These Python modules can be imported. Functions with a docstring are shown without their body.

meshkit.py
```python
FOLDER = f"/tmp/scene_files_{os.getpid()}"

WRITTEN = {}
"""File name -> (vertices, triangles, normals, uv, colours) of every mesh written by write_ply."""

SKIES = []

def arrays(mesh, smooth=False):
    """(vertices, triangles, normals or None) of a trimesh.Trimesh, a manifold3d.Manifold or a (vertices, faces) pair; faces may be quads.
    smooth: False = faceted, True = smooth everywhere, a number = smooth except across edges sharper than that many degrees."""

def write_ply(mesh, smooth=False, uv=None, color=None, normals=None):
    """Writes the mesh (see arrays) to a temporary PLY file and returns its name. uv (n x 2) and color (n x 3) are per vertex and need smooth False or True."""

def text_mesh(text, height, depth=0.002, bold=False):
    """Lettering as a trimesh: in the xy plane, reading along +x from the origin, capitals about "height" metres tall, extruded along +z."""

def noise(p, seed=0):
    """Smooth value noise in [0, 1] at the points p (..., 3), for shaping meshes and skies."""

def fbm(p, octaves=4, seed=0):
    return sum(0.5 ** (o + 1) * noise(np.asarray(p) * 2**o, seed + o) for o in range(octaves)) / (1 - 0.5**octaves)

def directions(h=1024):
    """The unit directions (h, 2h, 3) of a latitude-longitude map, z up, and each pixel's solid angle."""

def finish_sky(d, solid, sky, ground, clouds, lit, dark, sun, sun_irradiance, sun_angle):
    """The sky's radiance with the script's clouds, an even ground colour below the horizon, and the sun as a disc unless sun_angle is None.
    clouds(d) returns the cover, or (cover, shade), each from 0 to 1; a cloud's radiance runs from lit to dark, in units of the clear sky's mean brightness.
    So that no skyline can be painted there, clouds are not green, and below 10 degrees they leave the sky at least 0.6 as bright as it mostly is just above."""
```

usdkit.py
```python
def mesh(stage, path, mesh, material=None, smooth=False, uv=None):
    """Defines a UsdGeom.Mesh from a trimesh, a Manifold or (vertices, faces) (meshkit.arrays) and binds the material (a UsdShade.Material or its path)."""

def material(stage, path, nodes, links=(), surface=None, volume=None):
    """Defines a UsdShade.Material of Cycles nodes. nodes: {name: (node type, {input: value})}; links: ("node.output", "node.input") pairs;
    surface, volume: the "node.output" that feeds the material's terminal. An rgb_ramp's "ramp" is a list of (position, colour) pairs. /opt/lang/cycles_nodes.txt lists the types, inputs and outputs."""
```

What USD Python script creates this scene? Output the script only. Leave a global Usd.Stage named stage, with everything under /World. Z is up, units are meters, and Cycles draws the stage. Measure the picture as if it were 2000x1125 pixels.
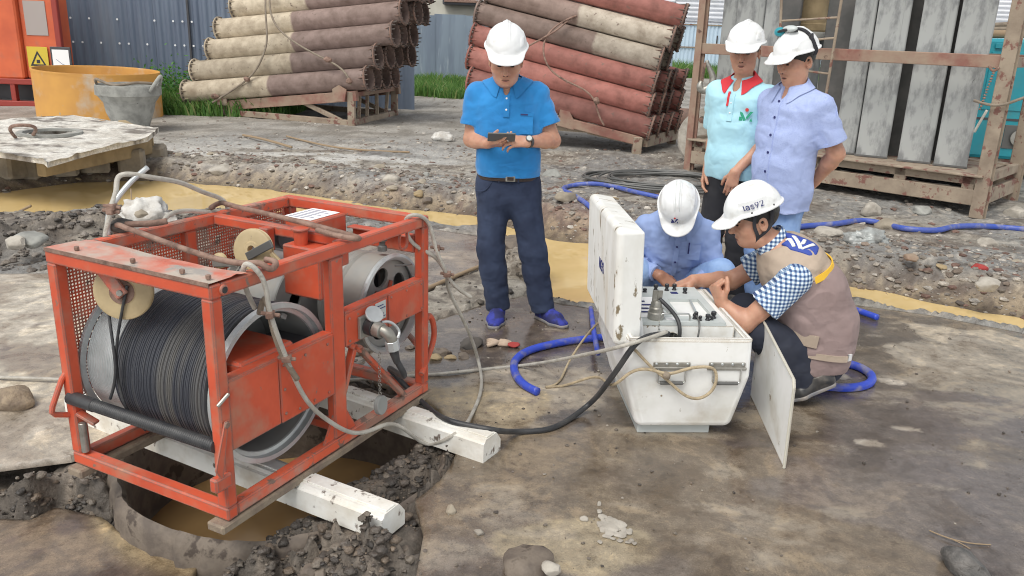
import math, random
import numpy as np, trimesh, manifold3d as m3d, usdkit, meshkit
from shapely.geometry import Polygon, Point
from shapely import contains_xy
from scipy.spatial import Delaunay, cKDTree
from scipy.interpolate import CubicSpline, PchipInterpolator
from pxr import Usd, UsdGeom, UsdLux, UsdShade, Gf, Sdf, Vt

stage = Usd.Stage.CreateInMemory()
UsdGeom.SetStageUpAxis(stage, UsdGeom.Tokens.z)
UsdGeom.SetStageMetersPerUnit(stage, 1.0)
UsdGeom.Xform.Define(stage, '/World'); UsdGeom.Scope.Define(stage, '/World/Looks')
stage.SetDefaultPrim(stage.GetPrimAtPath('/World'))

# ---------------------------------------------------------------- camera
FPX, PITCH, CAMH, ROLL = 1612.9, 0.304, 1.697, -0.034
_c, _s, _cr, _sr = math.cos(PITCH), math.sin(PITCH), math.cos(ROLL), math.sin(ROLL)
EYE = np.array([0, 0, CAMH]); FWD = np.array([0, _c, -_s])
RIGHT = np.array([1., 0, 0]) * _cr - np.array([0, _s, _c]) * _sr
UP = np.array([1., 0, 0]) * _sr + np.array([0, _s, _c]) * _cr
cam = UsdGeom.Camera.Define(stage, '/World/camera')
M = Gf.Matrix4d(*RIGHT, 0, *UP, 0, *(-FWD), 0, *EYE, 1)
cam.AddTransformOp().Set(M)
cam.CreateHorizontalApertureAttr(36.0); cam.CreateVerticalApertureAttr(36.0 * 9 / 16)
cam.CreateFocalLengthAttr(36.0 * FPX / 2000); cam.CreateClippingRangeAttr(Gf.Vec2f(0.05, 500))
cam.CreateExposureAttr(1.12)

# ---------------------------------------------------------------- sky and sun (bright overcast)
SUN_EL, SUN_DIR = math.radians(58), np.array([-0.35, -0.55])
SUN_ROT = math.atan2(SUN_DIR[0], SUN_DIR[1])
dome = UsdLux.DomeLight.Define(stage, '/World/sky')
usdkit.material(stage, '/World/Looks/sky_look', {
    'tc': ('texture_coordinate', {}), 'mp': ('mapping', {'scale': (1, 1, 2.5)}),
    'n': ('noise_texture', {'scale': 2.2, 'detail': 5, 'roughness': .55}),
    'cr': ('rgb_ramp', {'ramp': [(.3, (.82, .82, .82)), (.7, (1.1, 1.1, 1.1))]}),
    's': ('sky_texture', {'sky_type': 'single_scattering', 'sun_disc': False, 'sun_elevation': SUN_EL, 'sun_rotation': SUN_ROT}),
    'bw': ('rgb_to_bw', {}), 'mul': ('mix', {'mix_type': 'multiply', 'fac': 1.0}),
    'tint': ('mix', {'mix_type': 'multiply', 'fac': 1.0, 'color2': (1.0, .985, .955)}),
    'mx': ('mix', {'mix_type': 'mix', 'fac': .86}), 'bg': ('background_shader', {'strength': .14})},
    [('tc.generated', 'mp.vector'), ('mp.vector', 'n.vector'), ('n.fac', 'cr.fac'), ('s.color', 'bw.color'), ('bw.val', 'tint.color1'), ('tint.color', 'mul.color1'),
     ('cr.color', 'mul.color2'), ('s.color', 'mx.color1'), ('mul.color', 'mx.color2'), ('mx.color', 'bg.color')], surface='bg.background')
UsdShade.MaterialBindingAPI.Apply(dome.GetPrim()).Bind(UsdShade.Material.Get(stage, '/World/Looks/sky_look'))
sun = UsdLux.DistantLight.Define(stage, '/World/sun')
sun.CreateIntensityAttr(.32); sun.CreateAngleAttr(36); sun.CreateNormalizeAttr(True); sun.CreateColorAttr(Gf.Vec3f(1, .965, .9))
_h = SUN_DIR / np.linalg.norm(SUN_DIR) * math.cos(SUN_EL)
_z = np.array([_h[0], _h[1], math.sin(SUN_EL)]); _x = np.cross([0, 0, 1], _z); _x /= np.linalg.norm(_x); _y = np.cross(_z, _x)
sun.AddTransformOp().Set(Gf.Matrix4d(*_x, 0, *_y, 0, *_z, 0, 0, 0, 30, 1))


# ---------------------------------------------------------------- measuring: a pixel of the 2000 x 1125 photograph to a point of the place
def ray(px, py): return FWD + RIGHT * (px - 1000) / FPX - UP * (py - 562.5) / FPX
def at(px, py, z=0.):
    d = ray(px, py); return EYE + d * (z - CAMH) / d[2]
def aty(px, py, y):
    d = ray(px, py); return EYE + d * y / d[1]

# ---------------------------------------------------------------- naming and mesh helpers
used = {}
def numbered(parent, name):
    k = (parent, name); n = used.get(k, 0); used[k] = n + 1
    return f'{parent}/{name}' if n == 0 else f'{parent}/{name}_{n:03d}'
def tag(prim, label=None, cat=None, group=None, kind=None):
    for k, v in (('label', label), ('category', cat), ('group', group), ('kind', kind)):
        if v: prim.SetCustomDataByKey(k, v)
    return prim
def smat(m):
    return m if isinstance(m, UsdShade.Material) else UsdShade.Material.Get(stage, '/World/Looks/' + m)
def tint_of(prim_mesh, colors):
    UsdGeom.PrimvarsAPI(prim_mesh).CreatePrimvar('tint', Sdf.ValueTypeNames.Color3fArray, 'vertex').Set(Vt.Vec3fArray.FromNumpy(np.asarray(colors, np.float32)))
class Thing:
    """A top-level thing: an Xform at its base whose children are its parts. Meshes are given in the thing's own axes (or in world metres with world=True)."""
    def __init__(s, name, label=None, cat=None, loc=(0, 0, 0), rotz=0., group=None, kind=None, parent='/World', M=None):
        s.path = numbered(parent, name); s.loc = np.asarray(loc, float); s.rz = rotz
        x = UsdGeom.Xform.Define(stage, s.path)
        if M is not None: x.AddTransformOp().Set(Gf.Matrix4d(*[float(q) for q in np.asarray(M).T.ravel()]))
        else:
            x.AddTranslateOp().Set(Gf.Vec3d(*map(float, loc)))
            if rotz: x.AddRotateZOp().Set(math.degrees(rotz))
        s.prim = x.GetPrim(); tag(s.prim, label, cat, group, kind)
        s.M = np.eye(4) if M is None else np.asarray(M)
        if M is None:
            c, q = math.cos(rotz), math.sin(rotz); s.M[:2, :2] = [[c, -q], [q, c]]; s.M[:3, 3] = loc
        s.I = np.linalg.inv(s.M)
    def add(s, name, mesh, mat, smooth=30, under=None, world=False, tint=None, label=None, kind=None):
        v, f = vf(mesh)
        if world: v = v @ s.I[:3, :3].T + s.I[:3, 3]
        path = numbered(under or s.path, name)
        m = usdkit.mesh(stage, path, (v, f), smat(mat), True if tint is not None and smooth else smooth)
        if tint is not None: tint_of(m, tint)
        tag(m.GetPrim(), label, kind=kind)
        return path
    def toworld(s, p): return np.asarray(p) @ s.M[:3, :3].T + s.M[:3, 3]
def single(name, mesh, mat, label, cat=None, smooth=30, group=None, kind=None, tint=None):
    """A thing that is one mesh, given in world metres."""
    v, f = vf(mesh); path = numbered('/World', name)
    m = usdkit.mesh(stage, path, (v, f), smat(mat), True if tint is not None and smooth else smooth)
    if tint is not None: tint_of(m, tint)
    tag(m.GetPrim(), label, cat, group, kind); return m
def copy_of(src, name, loc, rotz=0., label=None, cat=None, group=None, M=None):
    p = numbered('/World', name); x = UsdGeom.Xform.Define(stage, p)
    x.GetPrim().GetReferences().AddInternalReference(src); x.SetXformOpOrder([])
    if M is not None: x.AddTransformOp().Set(Gf.Matrix4d(*[float(q) for q in np.asarray(M).T.ravel()]))
    else:
        x.AddTranslateOp().Set(Gf.Vec3d(*map(float, loc)))
        if rotz: x.AddRotateZOp().Set(math.degrees(rotz))
    x.GetPrim().SetInstanceable(True); tag(x.GetPrim(), label, cat, group); return p
def vf(mesh):
    if hasattr(mesh, 'to_mesh'):
        m = mesh.to_mesh(); return np.array(m.vert_properties[:, :3], float), np.array(m.tri_verts, int)
    if isinstance(mesh, tuple):
        v, f = np.asarray(mesh[0], float), np.asarray(mesh[1], int)
        if f.shape[1] == 4: f = np.vstack([f[:, [0, 1, 2]], f[:, [0, 2, 3]]])
        return v, f
    return np.array(mesh.vertices, float), np.array(mesh.faces, int)
def cat_(*ms):
    vs, fs, n = [], [], 0
    for m in ms:
        v, f = vf(m); vs.append(v); fs.append(f + n); n += len(v)
    return np.vstack(vs), np.vstack(fs)
def unit(v): v = np.asarray(v, float); return v / np.linalg.norm(v)
def frame(d, up=(0, 0, 1)):
    d = unit(d); up = np.asarray(up, float)
    if abs(d @ unit(up)) > .98: up = np.array([1., 0, 0]) if abs(d[0]) < .9 else np.array([0, 1., 0])
    x = unit(np.cross(d, up)); return x, unit(np.cross(x, d)), d   # side, up, along
def box(c, size, R=None, bev=.004):
    h = np.asarray(size, float) / 2; b = min(bev, h.min() * .45); P = []
    for sx in (-1, 1):
        for sy in (-1, 1):
            for sz in (-1, 1):
                k = np.array([sx, sy, sz])
                for ax in range(3):
                    q = h - b; q[ax] = h[ax]; P.append(q * k)
    m = trimesh.convex.convex_hull(np.array(P)); v = np.array(m.vertices)
    if R is not None: v = v @ np.asarray(R).T
    return v + np.asarray(c), np.array(m.faces)
def bx(x0, x1, y0, y1, z0, z1, bev=.004): return box(((x0 + x1) / 2, (y0 + y1) / 2, (z0 + z1) / 2), (abs(x1 - x0), abs(y1 - y0), abs(z1 - z0)), bev=bev)
def beam(p, q, w, h, up=(0, 0, 1), bev=.004, ext=0.):
    p, q = np.asarray(p, float), np.asarray(q, float); x, u, d = frame(q - p, up)
    return box((p + q) / 2, (w, h, np.linalg.norm(q - p) + 2 * ext), np.stack([x, u, d], 1), bev)
def lathe(profile, n=32, p=(0, 0, 0), axis=(0, 0, 1), closed=False):
    """profile rows (radius, height along the axis) turned about the axis through p."""
    pr = np.asarray(profile, float); x, u, d = frame(axis); a = np.linspace(0, 2 * np.pi, n, endpoint=False)
    ring = np.cos(a)[:, None] * x + np.sin(a)[:, None] * u
    v = (pr[:, 0][:, None, None] * ring[None] + pr[:, 1][:, None, None] * d + np.asarray(p)).reshape(-1, 3)
    m = len(pr); i, j = np.meshgrid(np.arange(m if closed else m - 1), np.arange(n), indexing='ij'); i2, j2 = (i + 1) % m, (j + 1) % n
    f = np.stack([i * n + j, i * n + j2, i2 * n + j2, i2 * n + j], -1).reshape(-1, 4)
    return v, f[:, ::-1]
def cyl(p, q, r, n=20, r2=None, bev=.002):
    p, q = np.asarray(p, float), np.asarray(q, float); L = np.linalg.norm(q - p); r2 = r if r2 is None else r2; b = min(bev, L * .3, r * .3)
    return lathe([(0, 0), (r - b, 0), (r, b), (r2, L - b), (r2 - b, L), (0, L)], n, p, q - p)
def tube(pts, r, n=8, rr=None):
    P = np.asarray(pts, float); T = np.gradient(P, axis=0); T /= np.linalg.norm(T, axis=1)[:, None] + 1e-12
    x = frame(T[0])[0]; X = []
    for t in T:
        x = x - t * (x @ t); x = x / (np.linalg.norm(x) + 1e-12); X.append(x)
    X = np.array(X); Y = np.cross(T, X); a = np.linspace(0, 2 * np.pi, n, endpoint=False)
    R = np.full(len(P), r) if rr is None else np.asarray(rr)
    v = (P[:, None] + R[:, None, None] * (np.cos(a)[None, :, None] * X[:, None] + np.sin(a)[None, :, None] * Y[:, None])).reshape(-1, 3)
    i, j = np.meshgrid(np.arange(len(P) - 1), np.arange(n), indexing='ij'); j2 = (j + 1) % n
    f = np.stack([i * n + j, i * n + j2, (i + 1) * n + j2, (i + 1) * n + j], -1).reshape(-1, 4); f = np.vstack([f[:, [0, 1, 2]], f[:, [0, 2, 3]]])
    k = len(v); v = np.vstack([v, P[0], P[-1]]); j = np.arange(n); j2 = (j + 1) % n; e = (len(P) - 1) * n
    return v, np.vstack([f, np.stack([np.full(n, k), j2, j], 1), np.stack([np.full(n, k + 1), e + j, e + j2], 1)])
def spline(pts, step=.02, closed=False):
    P = np.asarray(pts, float)
    if closed: P = np.vstack([P, P[:1]])
    t = np.r_[0, np.cumsum(np.linalg.norm(np.diff(P, axis=0), axis=1) ** .7)]
    cs = CubicSpline(t, P, bc_type='periodic' if closed else 'natural'); L = np.linalg.norm(np.diff(P, axis=0), axis=1).sum()
    return cs(np.linspace(0, t[-1], max(int(L / step), 6)))
def prism(poly, z0, z1):
    """poly: (n,2) outline or a shapely Polygon, extruded in z."""
    pg = poly if isinstance(poly, Polygon) else Polygon(poly)
    m = trimesh.creation.extrude_polygon(pg, z1 - z0, engine='earcut'); v = np.array(m.vertices); v[:, 2] += z0
    return v, np.array(m.faces)
def place(mesh, o, X, Y, Z):
    v, f = vf(mesh); return np.asarray(o) + v[:, :1] * np.asarray(X) + v[:, 1:2] * np.asarray(Y) + v[:, 2:3] * np.asarray(Z), f
def shift(mesh, d): v, f = vf(mesh); return v + np.asarray(d), f
ICO = {k: (np.array(trimesh.creation.icosphere(k).vertices), np.array(trimesh.creation.icosphere(k).faces)) for k in (0, 1, 2, 3)}
def rock(c, size, seed, sub=2, rough=.45, flat=.7, ang=1.):
    v, f = ICO[sub]; rg = np.random.default_rng(seed); v = v @ np.linalg.qr(rg.normal(size=(3, 3)))[0]
    d = 1 + rough * (meshkit.fbm(v * 1.3 + rg.uniform(0, 50, 3), 3, seed) - .5) * 2
    v = v * d[:, None]
    for _ in range(int(5 * ang)):                       # broken flat faces
        n = unit(rg.normal(size=3)); k = rg.uniform(.55, .8); e = v @ n - k; v = v - np.maximum(e, 0)[:, None] * n
    if sub >= 2: v = v * (1 + .16 * (meshkit.fbm(v * 3.2 + rg.uniform(0, 9, 3), 3, seed + 1) - .5))[:, None] * 1.02
    v = v * np.array([1, rg.uniform(.7, 1), flat]) * size; a = rg.uniform(0, 6.28); ca, sa = math.cos(a), math.sin(a)
    v = v @ np.array([[ca, sa, 0], [-sa, ca, 0], [0, 0, 1]])
    return v + np.asarray(c), f
def sstep(a, b, x): t = np.clip((x - a) / (b - a), 0, 1); return t * t * (3 - 2 * t)
def sd_poly(P, x, y):
    """signed distance to a polygon, negative inside."""
    P = np.asarray(P, float); d = np.full(np.shape(x), 1e9); ins = np.zeros(np.shape(x), bool); n = len(P)
    for i in range(n):
        a, b = P[i], P[(i + 1) % n]; e = b - a; wx, wy = x - a[0], y - a[1]
        t = np.clip((wx * e[0] + wy * e[1]) / (e @ e), 0, 1); d = np.minimum(d, (wx - t * e[0]) ** 2 + (wy - t * e[1]) ** 2)
        c = ((a[1] <= y) & (b[1] > y)) | ((b[1] <= y) & (a[1] > y))
        with np.errstate(divide='ignore', invalid='ignore'): ins ^= c & (x < a[0] + (y - a[1]) * e[0] / (e[1] if e[1] else 1e-12))
    return np.where(ins, -1, 1) * np.sqrt(d)
def d_line(P, x, y):
    P = np.asarray(P, float); d = np.full(np.shape(x), 1e9)
    for a, b in zip(P[:-1], P[1:]):
        e = b - a; t = np.clip(((x - a[0]) * e[0] + (y - a[1]) * e[1]) / (e @ e), 0, 1); d = np.minimum(d, np.hypot(x - a[0] - t * e[0], y - a[1] - t * e[1]))
    return d
def fbm2(x, y, f, o=4, seed=0): return meshkit.fbm(np.stack([x * f, y * f, np.zeros_like(x)], -1), o, seed)

# ---------------------------------------------------------------- materials
def mat(name, c, rough=.6, metal=0., c2=None, scale=6., mix=(.4, .65), detail=5, wear=None, wear_at=(.6, .68), wear_scale=9., bump=.0, bump_scale=40., spec=.5, coords='object', rough2=None, tint=False, vari=0., grime=None, grime_at=(.5, .75), grime_scale=3., stretch=None, coat=0., sheen=0., extra=None, edge=None, fold=0., sss=0.):
    """Base colour c to c2 by noise, then grime (a soft film), then wear (chips with a sharp edge), with fine relief."""
    N = {'tc': ('texture_coordinate', {}), 'mp': ('mapping', {'scale': stretch or (1, 1, 1)}), 'p': ('principled_bsdf', {'roughness': rough, 'metallic': metal, 'specular_ior_level': spec, 'coat_weight': coat, 'sheen_weight': sheen})}
    Lk = [(f'tc.{coords}', 'mp.vector')]; col = None
    def noise(nm, sc, lo, hi, det=5):
        N[nm] = ('noise_texture', {'scale': sc, 'detail': det, 'roughness': .6}); N[nm + 'r'] = ('map_range', {'from_min': lo, 'from_max': hi, 'clamp': True}); Lk.extend([('mp.vector', nm + '.vector'), (nm + '.fac', nm + 'r.value')]); return nm + 'r.result'
    def layer(nm, fac, c1, c2):
        N[nm] = ('mix', {'mix_type': 'mix', **({} if isinstance(c1, str) else {'color1': c1}), **({} if isinstance(c2, str) else {'color2': c2})}); Lk.append((fac, nm + '.fac'))
        if isinstance(c1, str): Lk.append((c1, nm + '.color1'))
        if isinstance(c2, str): Lk.append((c2, nm + '.color2'))
        return nm + '.color'
    col = c
    if tint:
        N['at'] = ('attribute', {}); col = 'at.color'
    if c2 is not None: col = layer('m1', noise('n1', scale, *mix, detail), col, c2)
    if tint:
        N['fm'] = ('mix', {'mix_type': 'multiply', 'fac': 1.0}); N['fr'] = ('rgb_ramp', {'ramp': [(.25, (.55, .55, .55)), (.75, (1.4, 1.4, 1.4))]}); N['fn'] = ('noise_texture', {'scale': scale, 'detail': 8, 'roughness': .7})
        Lk.extend([('mp.vector', 'fn.vector'), ('fn.fac', 'fr.fac'), (col, 'fm.color1'), ('fr.color', 'fm.color2')]); col = 'fm.color'
        N['gn'] = ('noise_texture', {'scale': 170, 'detail': 3, 'roughness': .7}); N['gr'] = ('rgb_ramp', {'ramp': [(.33, (.5, .48, .46)), (.45, (1, 1, 1)), (.58, (1, 1, 1)), (.68, (1.7, 1.7, 1.65))]}); N['gx'] = ('mix', {'mix_type': 'multiply', 'fac': .6}); Lk.extend([('mp.vector', 'gn.vector'), ('gn.fac', 'gr.fac'), (col, 'gx.color1'), ('gr.color', 'gx.color2')]); col = 'gx.color'
    if grime is not None: col = layer('m2', noise('n2', grime_scale, *grime_at), col, grime)
    if edge is not None:
        N['bv'] = ('bevel', {'radius': edge[1], 'samples': 4}); N['gm'] = ('geometry', {}); N['vd'] = ('vector_math', {'math_type': 'dot_product'}); N['e1'] = ('map_range', {'from_min': .995, 'from_max': .80, 'clamp': True}); N['en'] = ('noise_texture', {'scale': 22, 'detail': 6, 'roughness': .65}); N['e2'] = ('map_range', {'from_min': .3, 'from_max': .55, 'clamp': True}); N['em'] = ('math', {'math_type': 'multiply'}); N['e3'] = ('map_range', {'from_min': .12, 'from_max': .3, 'clamp': True})
        Lk.extend([('bv.bevel', 'vd.vector1'), ('gm.normal', 'vd.vector2'), ('vd.value', 'e1.value'), ('mp.vector', 'en.vector'), ('en.fac', 'e2.value'), ('e1.result', 'em.value1'), ('e2.result', 'em.value2'), ('em.value', 'e3.value')]); col = layer('m4', 'e3.result', col, edge[0])
    wf = None
    if wear is not None: wf = noise('n3', wear_scale, *wear_at, 8); col = layer('m3', wf, col, wear)
    if vari:
        N['oi'] = ('object_info', {}); N['vr'] = ('map_range', {'to_min': 1 - vari, 'to_max': 1 + vari}); N['hs'] = ('hsv', {}); Lk.extend([('oi.random', 'vr.value'), ('vr.result', 'hs.value')])
        if isinstance(col, str): Lk.append((col, 'hs.color'))
        else: N['hs'][1]['color'] = col
        col = 'hs.color'
    if isinstance(col, str): Lk.append((col, 'p.base_color'))
    else: N['p'][1]['base_color'] = col
    if rough2 is not None: 
        rn = noise('n4', scale * .6, .35, .65); N['rr'] = ('map_range', {'to_min': rough, 'to_max': rough2}); Lk.extend([(rn, 'rr.value'), ('rr.result', 'p.roughness')])
    if bump:
        N['bn'] = ('noise_texture', {'scale': bump_scale, 'detail': 6, 'roughness': .6}); N['b'] = ('bump', {'strength': bump, 'distance': .01}); Lk.extend([('mp.vector', 'bn.vector'), ('bn.fac', 'b.height'), ('b.normal', 'p.normal')])
    if fold:
        N['fwn'] = ('noise_texture', {'scale': 8, 'detail': 2.5, 'roughness': .5, 'distortion': .5}); N['fwb'] = ('bump', {'strength': fold, 'distance': .06}); Lk.extend([('mp.vector', 'fwn.vector'), ('fwn.fac', 'fwb.height')])
        if bump: Lk[:] = [x for x in Lk if x != ('b.normal', 'p.normal')] + [('fwb.normal', 'b.normal'), ('b.normal', 'p.normal')]
        else: Lk.append(('fwb.normal', 'p.normal'))
    if sss: N['p'][1].update({'subsurface_weight': sss, 'subsurface_scale': .01})
    if extra: extra(N, Lk)
    last = {q[1]: q for q in Lk}; Lk = list(last.values())          # a later link to one input replaces an earlier one
    m = usdkit.material(stage, '/World/Looks/' + name, N, Lk, surface='p.BSDF')
    if tint:
        sh = UsdShade.Shader.Get(stage, f'/World/Looks/{name}/at'); sh.CreateInput('attribute', Sdf.ValueTypeNames.String).Set('tint')
    return m
RUST, MUD = (.16, .075, .045), (.26, .2, .145)
mat('orange_paint', (.54, .085, .036), .45, c2=(.44, .066, .03), scale=4, wear=(.2, .13, .1), wear_at=(.66, .7), wear_scale=14, grime=(.36, .19, .125), grime_at=(.5, .78), grime_scale=6, bump=.15, bump_scale=30, rough2=.6, edge=((.16, .115, .095), .011))
mat('orange_worn', (.58, .1, .045), .55, c2=(.36, .2, .15), scale=7, mix=(.45, .62), wear=(.17, .11, .085), wear_at=(.58, .63), wear_scale=18, bump=.25, bump_scale=40, edge=((.13, .1, .085), .008))
mat('scuffed_sheet', (.5, .12, .07), .5, c2=(.42, .36, .3), scale=3.5, mix=(.42, .6), wear=(.3, .27, .24), wear_at=(.55, .62), wear_scale=9, bump=.2, bump_scale=30)
mat('rusty_steel', (.17, .1, .075), .75, c2=(.26, .17, .13), scale=20, wear=(.09, .055, .04), wear_at=(.55, .65), bump=.4, bump_scale=60)
mat('rack_paint', (.2, .085, .065), .75, c2=(.27, .18, .13), scale=3, mix=(.4, .6), grime=MUD, grime_at=(.42, .66), grime_scale=2.2, wear=(.1, .06, .045), wear_at=(.64, .69), bump=.3, bump_scale=25, coords='object')
mat('rack_mud', (.29, .235, .175), .85, c2=(.2, .155, .115), scale=4, wear=(.17, .08, .062), wear_at=(.55, .6), bump=.35, bump_scale=25)
mat('grey_steel', (.36, .37, .36), .42, .35, c2=(.27, .28, .27), scale=5, bump=.08, bump_scale=60, grime=(.3, .27, .22), grime_at=(.5, .8))
mat('drum_steel', (.3, .31, .3), .5, .2, c2=(.24, .245, .235), scale=4, grime=(.33, .3, .25), grime_at=(.5, .8), bump=.05, stretch=(1, 1, 1))
mat('pale_steel', (.5, .52, .52), .35, .5, c2=(.38, .4, .4), scale=8, bump=.1)
mat('dark_hole', (.03, .03, .03), .8)  # near black, painted shade for the bore of the rail tube
mat('black_rubber', (.022, .023, .026), .5, c2=(.045, .045, .045), scale=15, bump=.15, bump_scale=60)
mat('wound_cable', (.04, .043, .053), .5, c2=(.12, .115, .105), scale=2.2, mix=(.45, .75), stretch=(9, .6, .6), grime=(.13, .12, .1), grime_at=(.55, .9), grime_scale=2)
mat('sheave_nylon', (.47, .37, .21), .5, c2=(.35, .27, .15), scale=6, bump=.1, wear=(.12, .1, .08), wear_at=(.66, .7))
mat('wire_rope', (.43, .41, .36), .55, c2=(.31, .29, .25), scale=15, bump=.5, bump_scale=120)
mat('wire_rope_worn', (.22, .18, .135), .7, c2=(.15, .12, .09), scale=10, bump=.5, bump_scale=120)
mat('tan_rope', (.42, .34, .22), .8, c2=(.3, .24, .16), scale=30, bump=.6, bump_scale=150)
mat('white_paint', (.73, .73, .71), .4, c2=(.62, .62, .585), scale=4, wear=(.22, .17, .11), wear_at=(.665, .69), wear_scale=13, grime=(.42, .37, .29), grime_at=(.53, .85), grime_scale=5, bump=.06, edge=((.36, .3, .22), .012))
mat('white_worn', (.72, .72, .69), .45, c2=(.6, .59, .54), scale=5, wear=(.2, .16, .1), wear_at=(.62, .66), wear_scale=13, grime=(.5, .42, .3), grime_at=(.56, .85), grime_scale=4, stretch=(1, 1.6, .55), bump=.12)
mat('beam_paint', (.74, .74, .7), .5, c2=(.58, .55, .48), scale=6, wear=(.15, .12, .1), wear_at=(.6, .65), wear_scale=16, grime=(.4, .33, .25), grime_at=(.58, .85), bump=.2)
mat('helmet_white', (.72, .73, .73), .3, coat=.3, c2=(.64, .65, .64), scale=7, grime=(.45, .41, .35), grime_at=(.55, .9), grime_scale=14, wear=(.3, .27, .23), wear_at=(.72, .74), wear_scale=40)
mat('skin', (.46, .25, .165), .5, c2=(.38, .19, .125), sss=.08, scale=14, bump=.05, bump_scale=200)
mat('skin_dark', (.3, .145, .09), .5, c2=(.25, .115, .07), scale=14, bump=.05, bump_scale=200)
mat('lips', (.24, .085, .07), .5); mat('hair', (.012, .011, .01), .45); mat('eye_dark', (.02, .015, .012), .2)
mat('blue_polo', (.012, .2, .5), .85, c2=(.01, .17, .44), scale=8, bump=.15, bump_scale=260, sheen=.2, fold=.22)
mat('aqua_polo', (.38, .63, .71), .85, c2=(.34, .58, .67), scale=6, bump=.12, bump_scale=260, fold=.22)
mat('red_collar', (.55, .03, .04), .8, bump=.1, bump_scale=300)
mat('blue_shirt', (.25, .33, .56), .85, c2=(.22, .3, .52), scale=10, bump=.1, bump_scale=250, fold=.22)
def _lilac(N, Lk):
    N['v'] = ('voronoi_texture', {'scale': 190}); N['vm'] = ('map_range', {'from_min': .2, 'from_max': .5, 'clamp': True}); N['vx'] = ('mix', {'color1': (.22, .27, .5), 'color2': (.35, .42, .65)})
    Lk.extend([('mp.vector', 'v.vector'), ('v.distance', 'vm.value'), ('vm.result', 'vx.fac'), ('vx.color', 'p.base_color')])
mat('lilac_shirt', (.45, .5, .8), .85, bump=.08, bump_scale=250, extra=_lilac, fold=.22)
def _check(N, Lk):
    # woven check: two sets of stripes, each multiplied
    N['sx'] = ('separate_xyz', {}); Lk.append(('mp.vector', 'sx.vector'))
    for k, a in (('a', 'x'), ('b', 'y'), ('d', 'z')):
        N['w' + k] = ('math', {'math_type': 'multiply', 'value2': 2 * math.pi / .019}); N['s' + k] = ('math', {'math_type': 'sine'}); N['g' + k] = ('math', {'math_type': 'greater_than', 'value2': 0.})
        Lk.extend([(f'sx.{a}', f'w{k}.value1'), (f'w{k}.value', f's{k}.value1'), (f's{k}.value', f'g{k}.value1')])
    N['ad'] = ('math', {'math_type': 'add'}); N['dv'] = ('math', {'math_type': 'multiply', 'value2': .5}); Lk.extend([('ga.value', 'ad.value1'), ('gd.value', 'ad.value2'), ('ad.value', 'dv.value1')])
    N['cr'] = ('rgb_ramp', {'ramp': [(0, (.66, .72, .76)), (.5, (.2, .29, .42)), (1, (.03, .06, .16))]}); Lk.extend([('dv.value', 'cr.fac'), ('cr.color', 'p.base_color')])
mat('check_shirt', (.5, .5, .6), .85, bump=.08, bump_scale=250, extra=_check, fold=.22)
mat('vest_brown', (.27, .2, .19), .85, c2=(.24, .175, .165), scale=6, bump=.15, bump_scale=220, wear=(.42, .36, .3), wear_at=(.72, .74), wear_scale=22, fold=.22)
mat('vest_tan', (.4, .32, .25), .85, c2=(.34, .27, .21), scale=6, bump=.15, bump_scale=220, fold=.22)
mat('yellow_tape', (.72, .43, .03), .6); mat('badge_blue', (.03, .06, .3), .7); mat('print_white', (.75, .76, .76), .6); mat('print_navy', (.02, .025, .12), .6); mat('reflect_grey', (.6, .6, .6), .35)
mat('print_red', (.5, .03, .03), .6); mat('print_green', (.02, .3, .17), .6)
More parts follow.
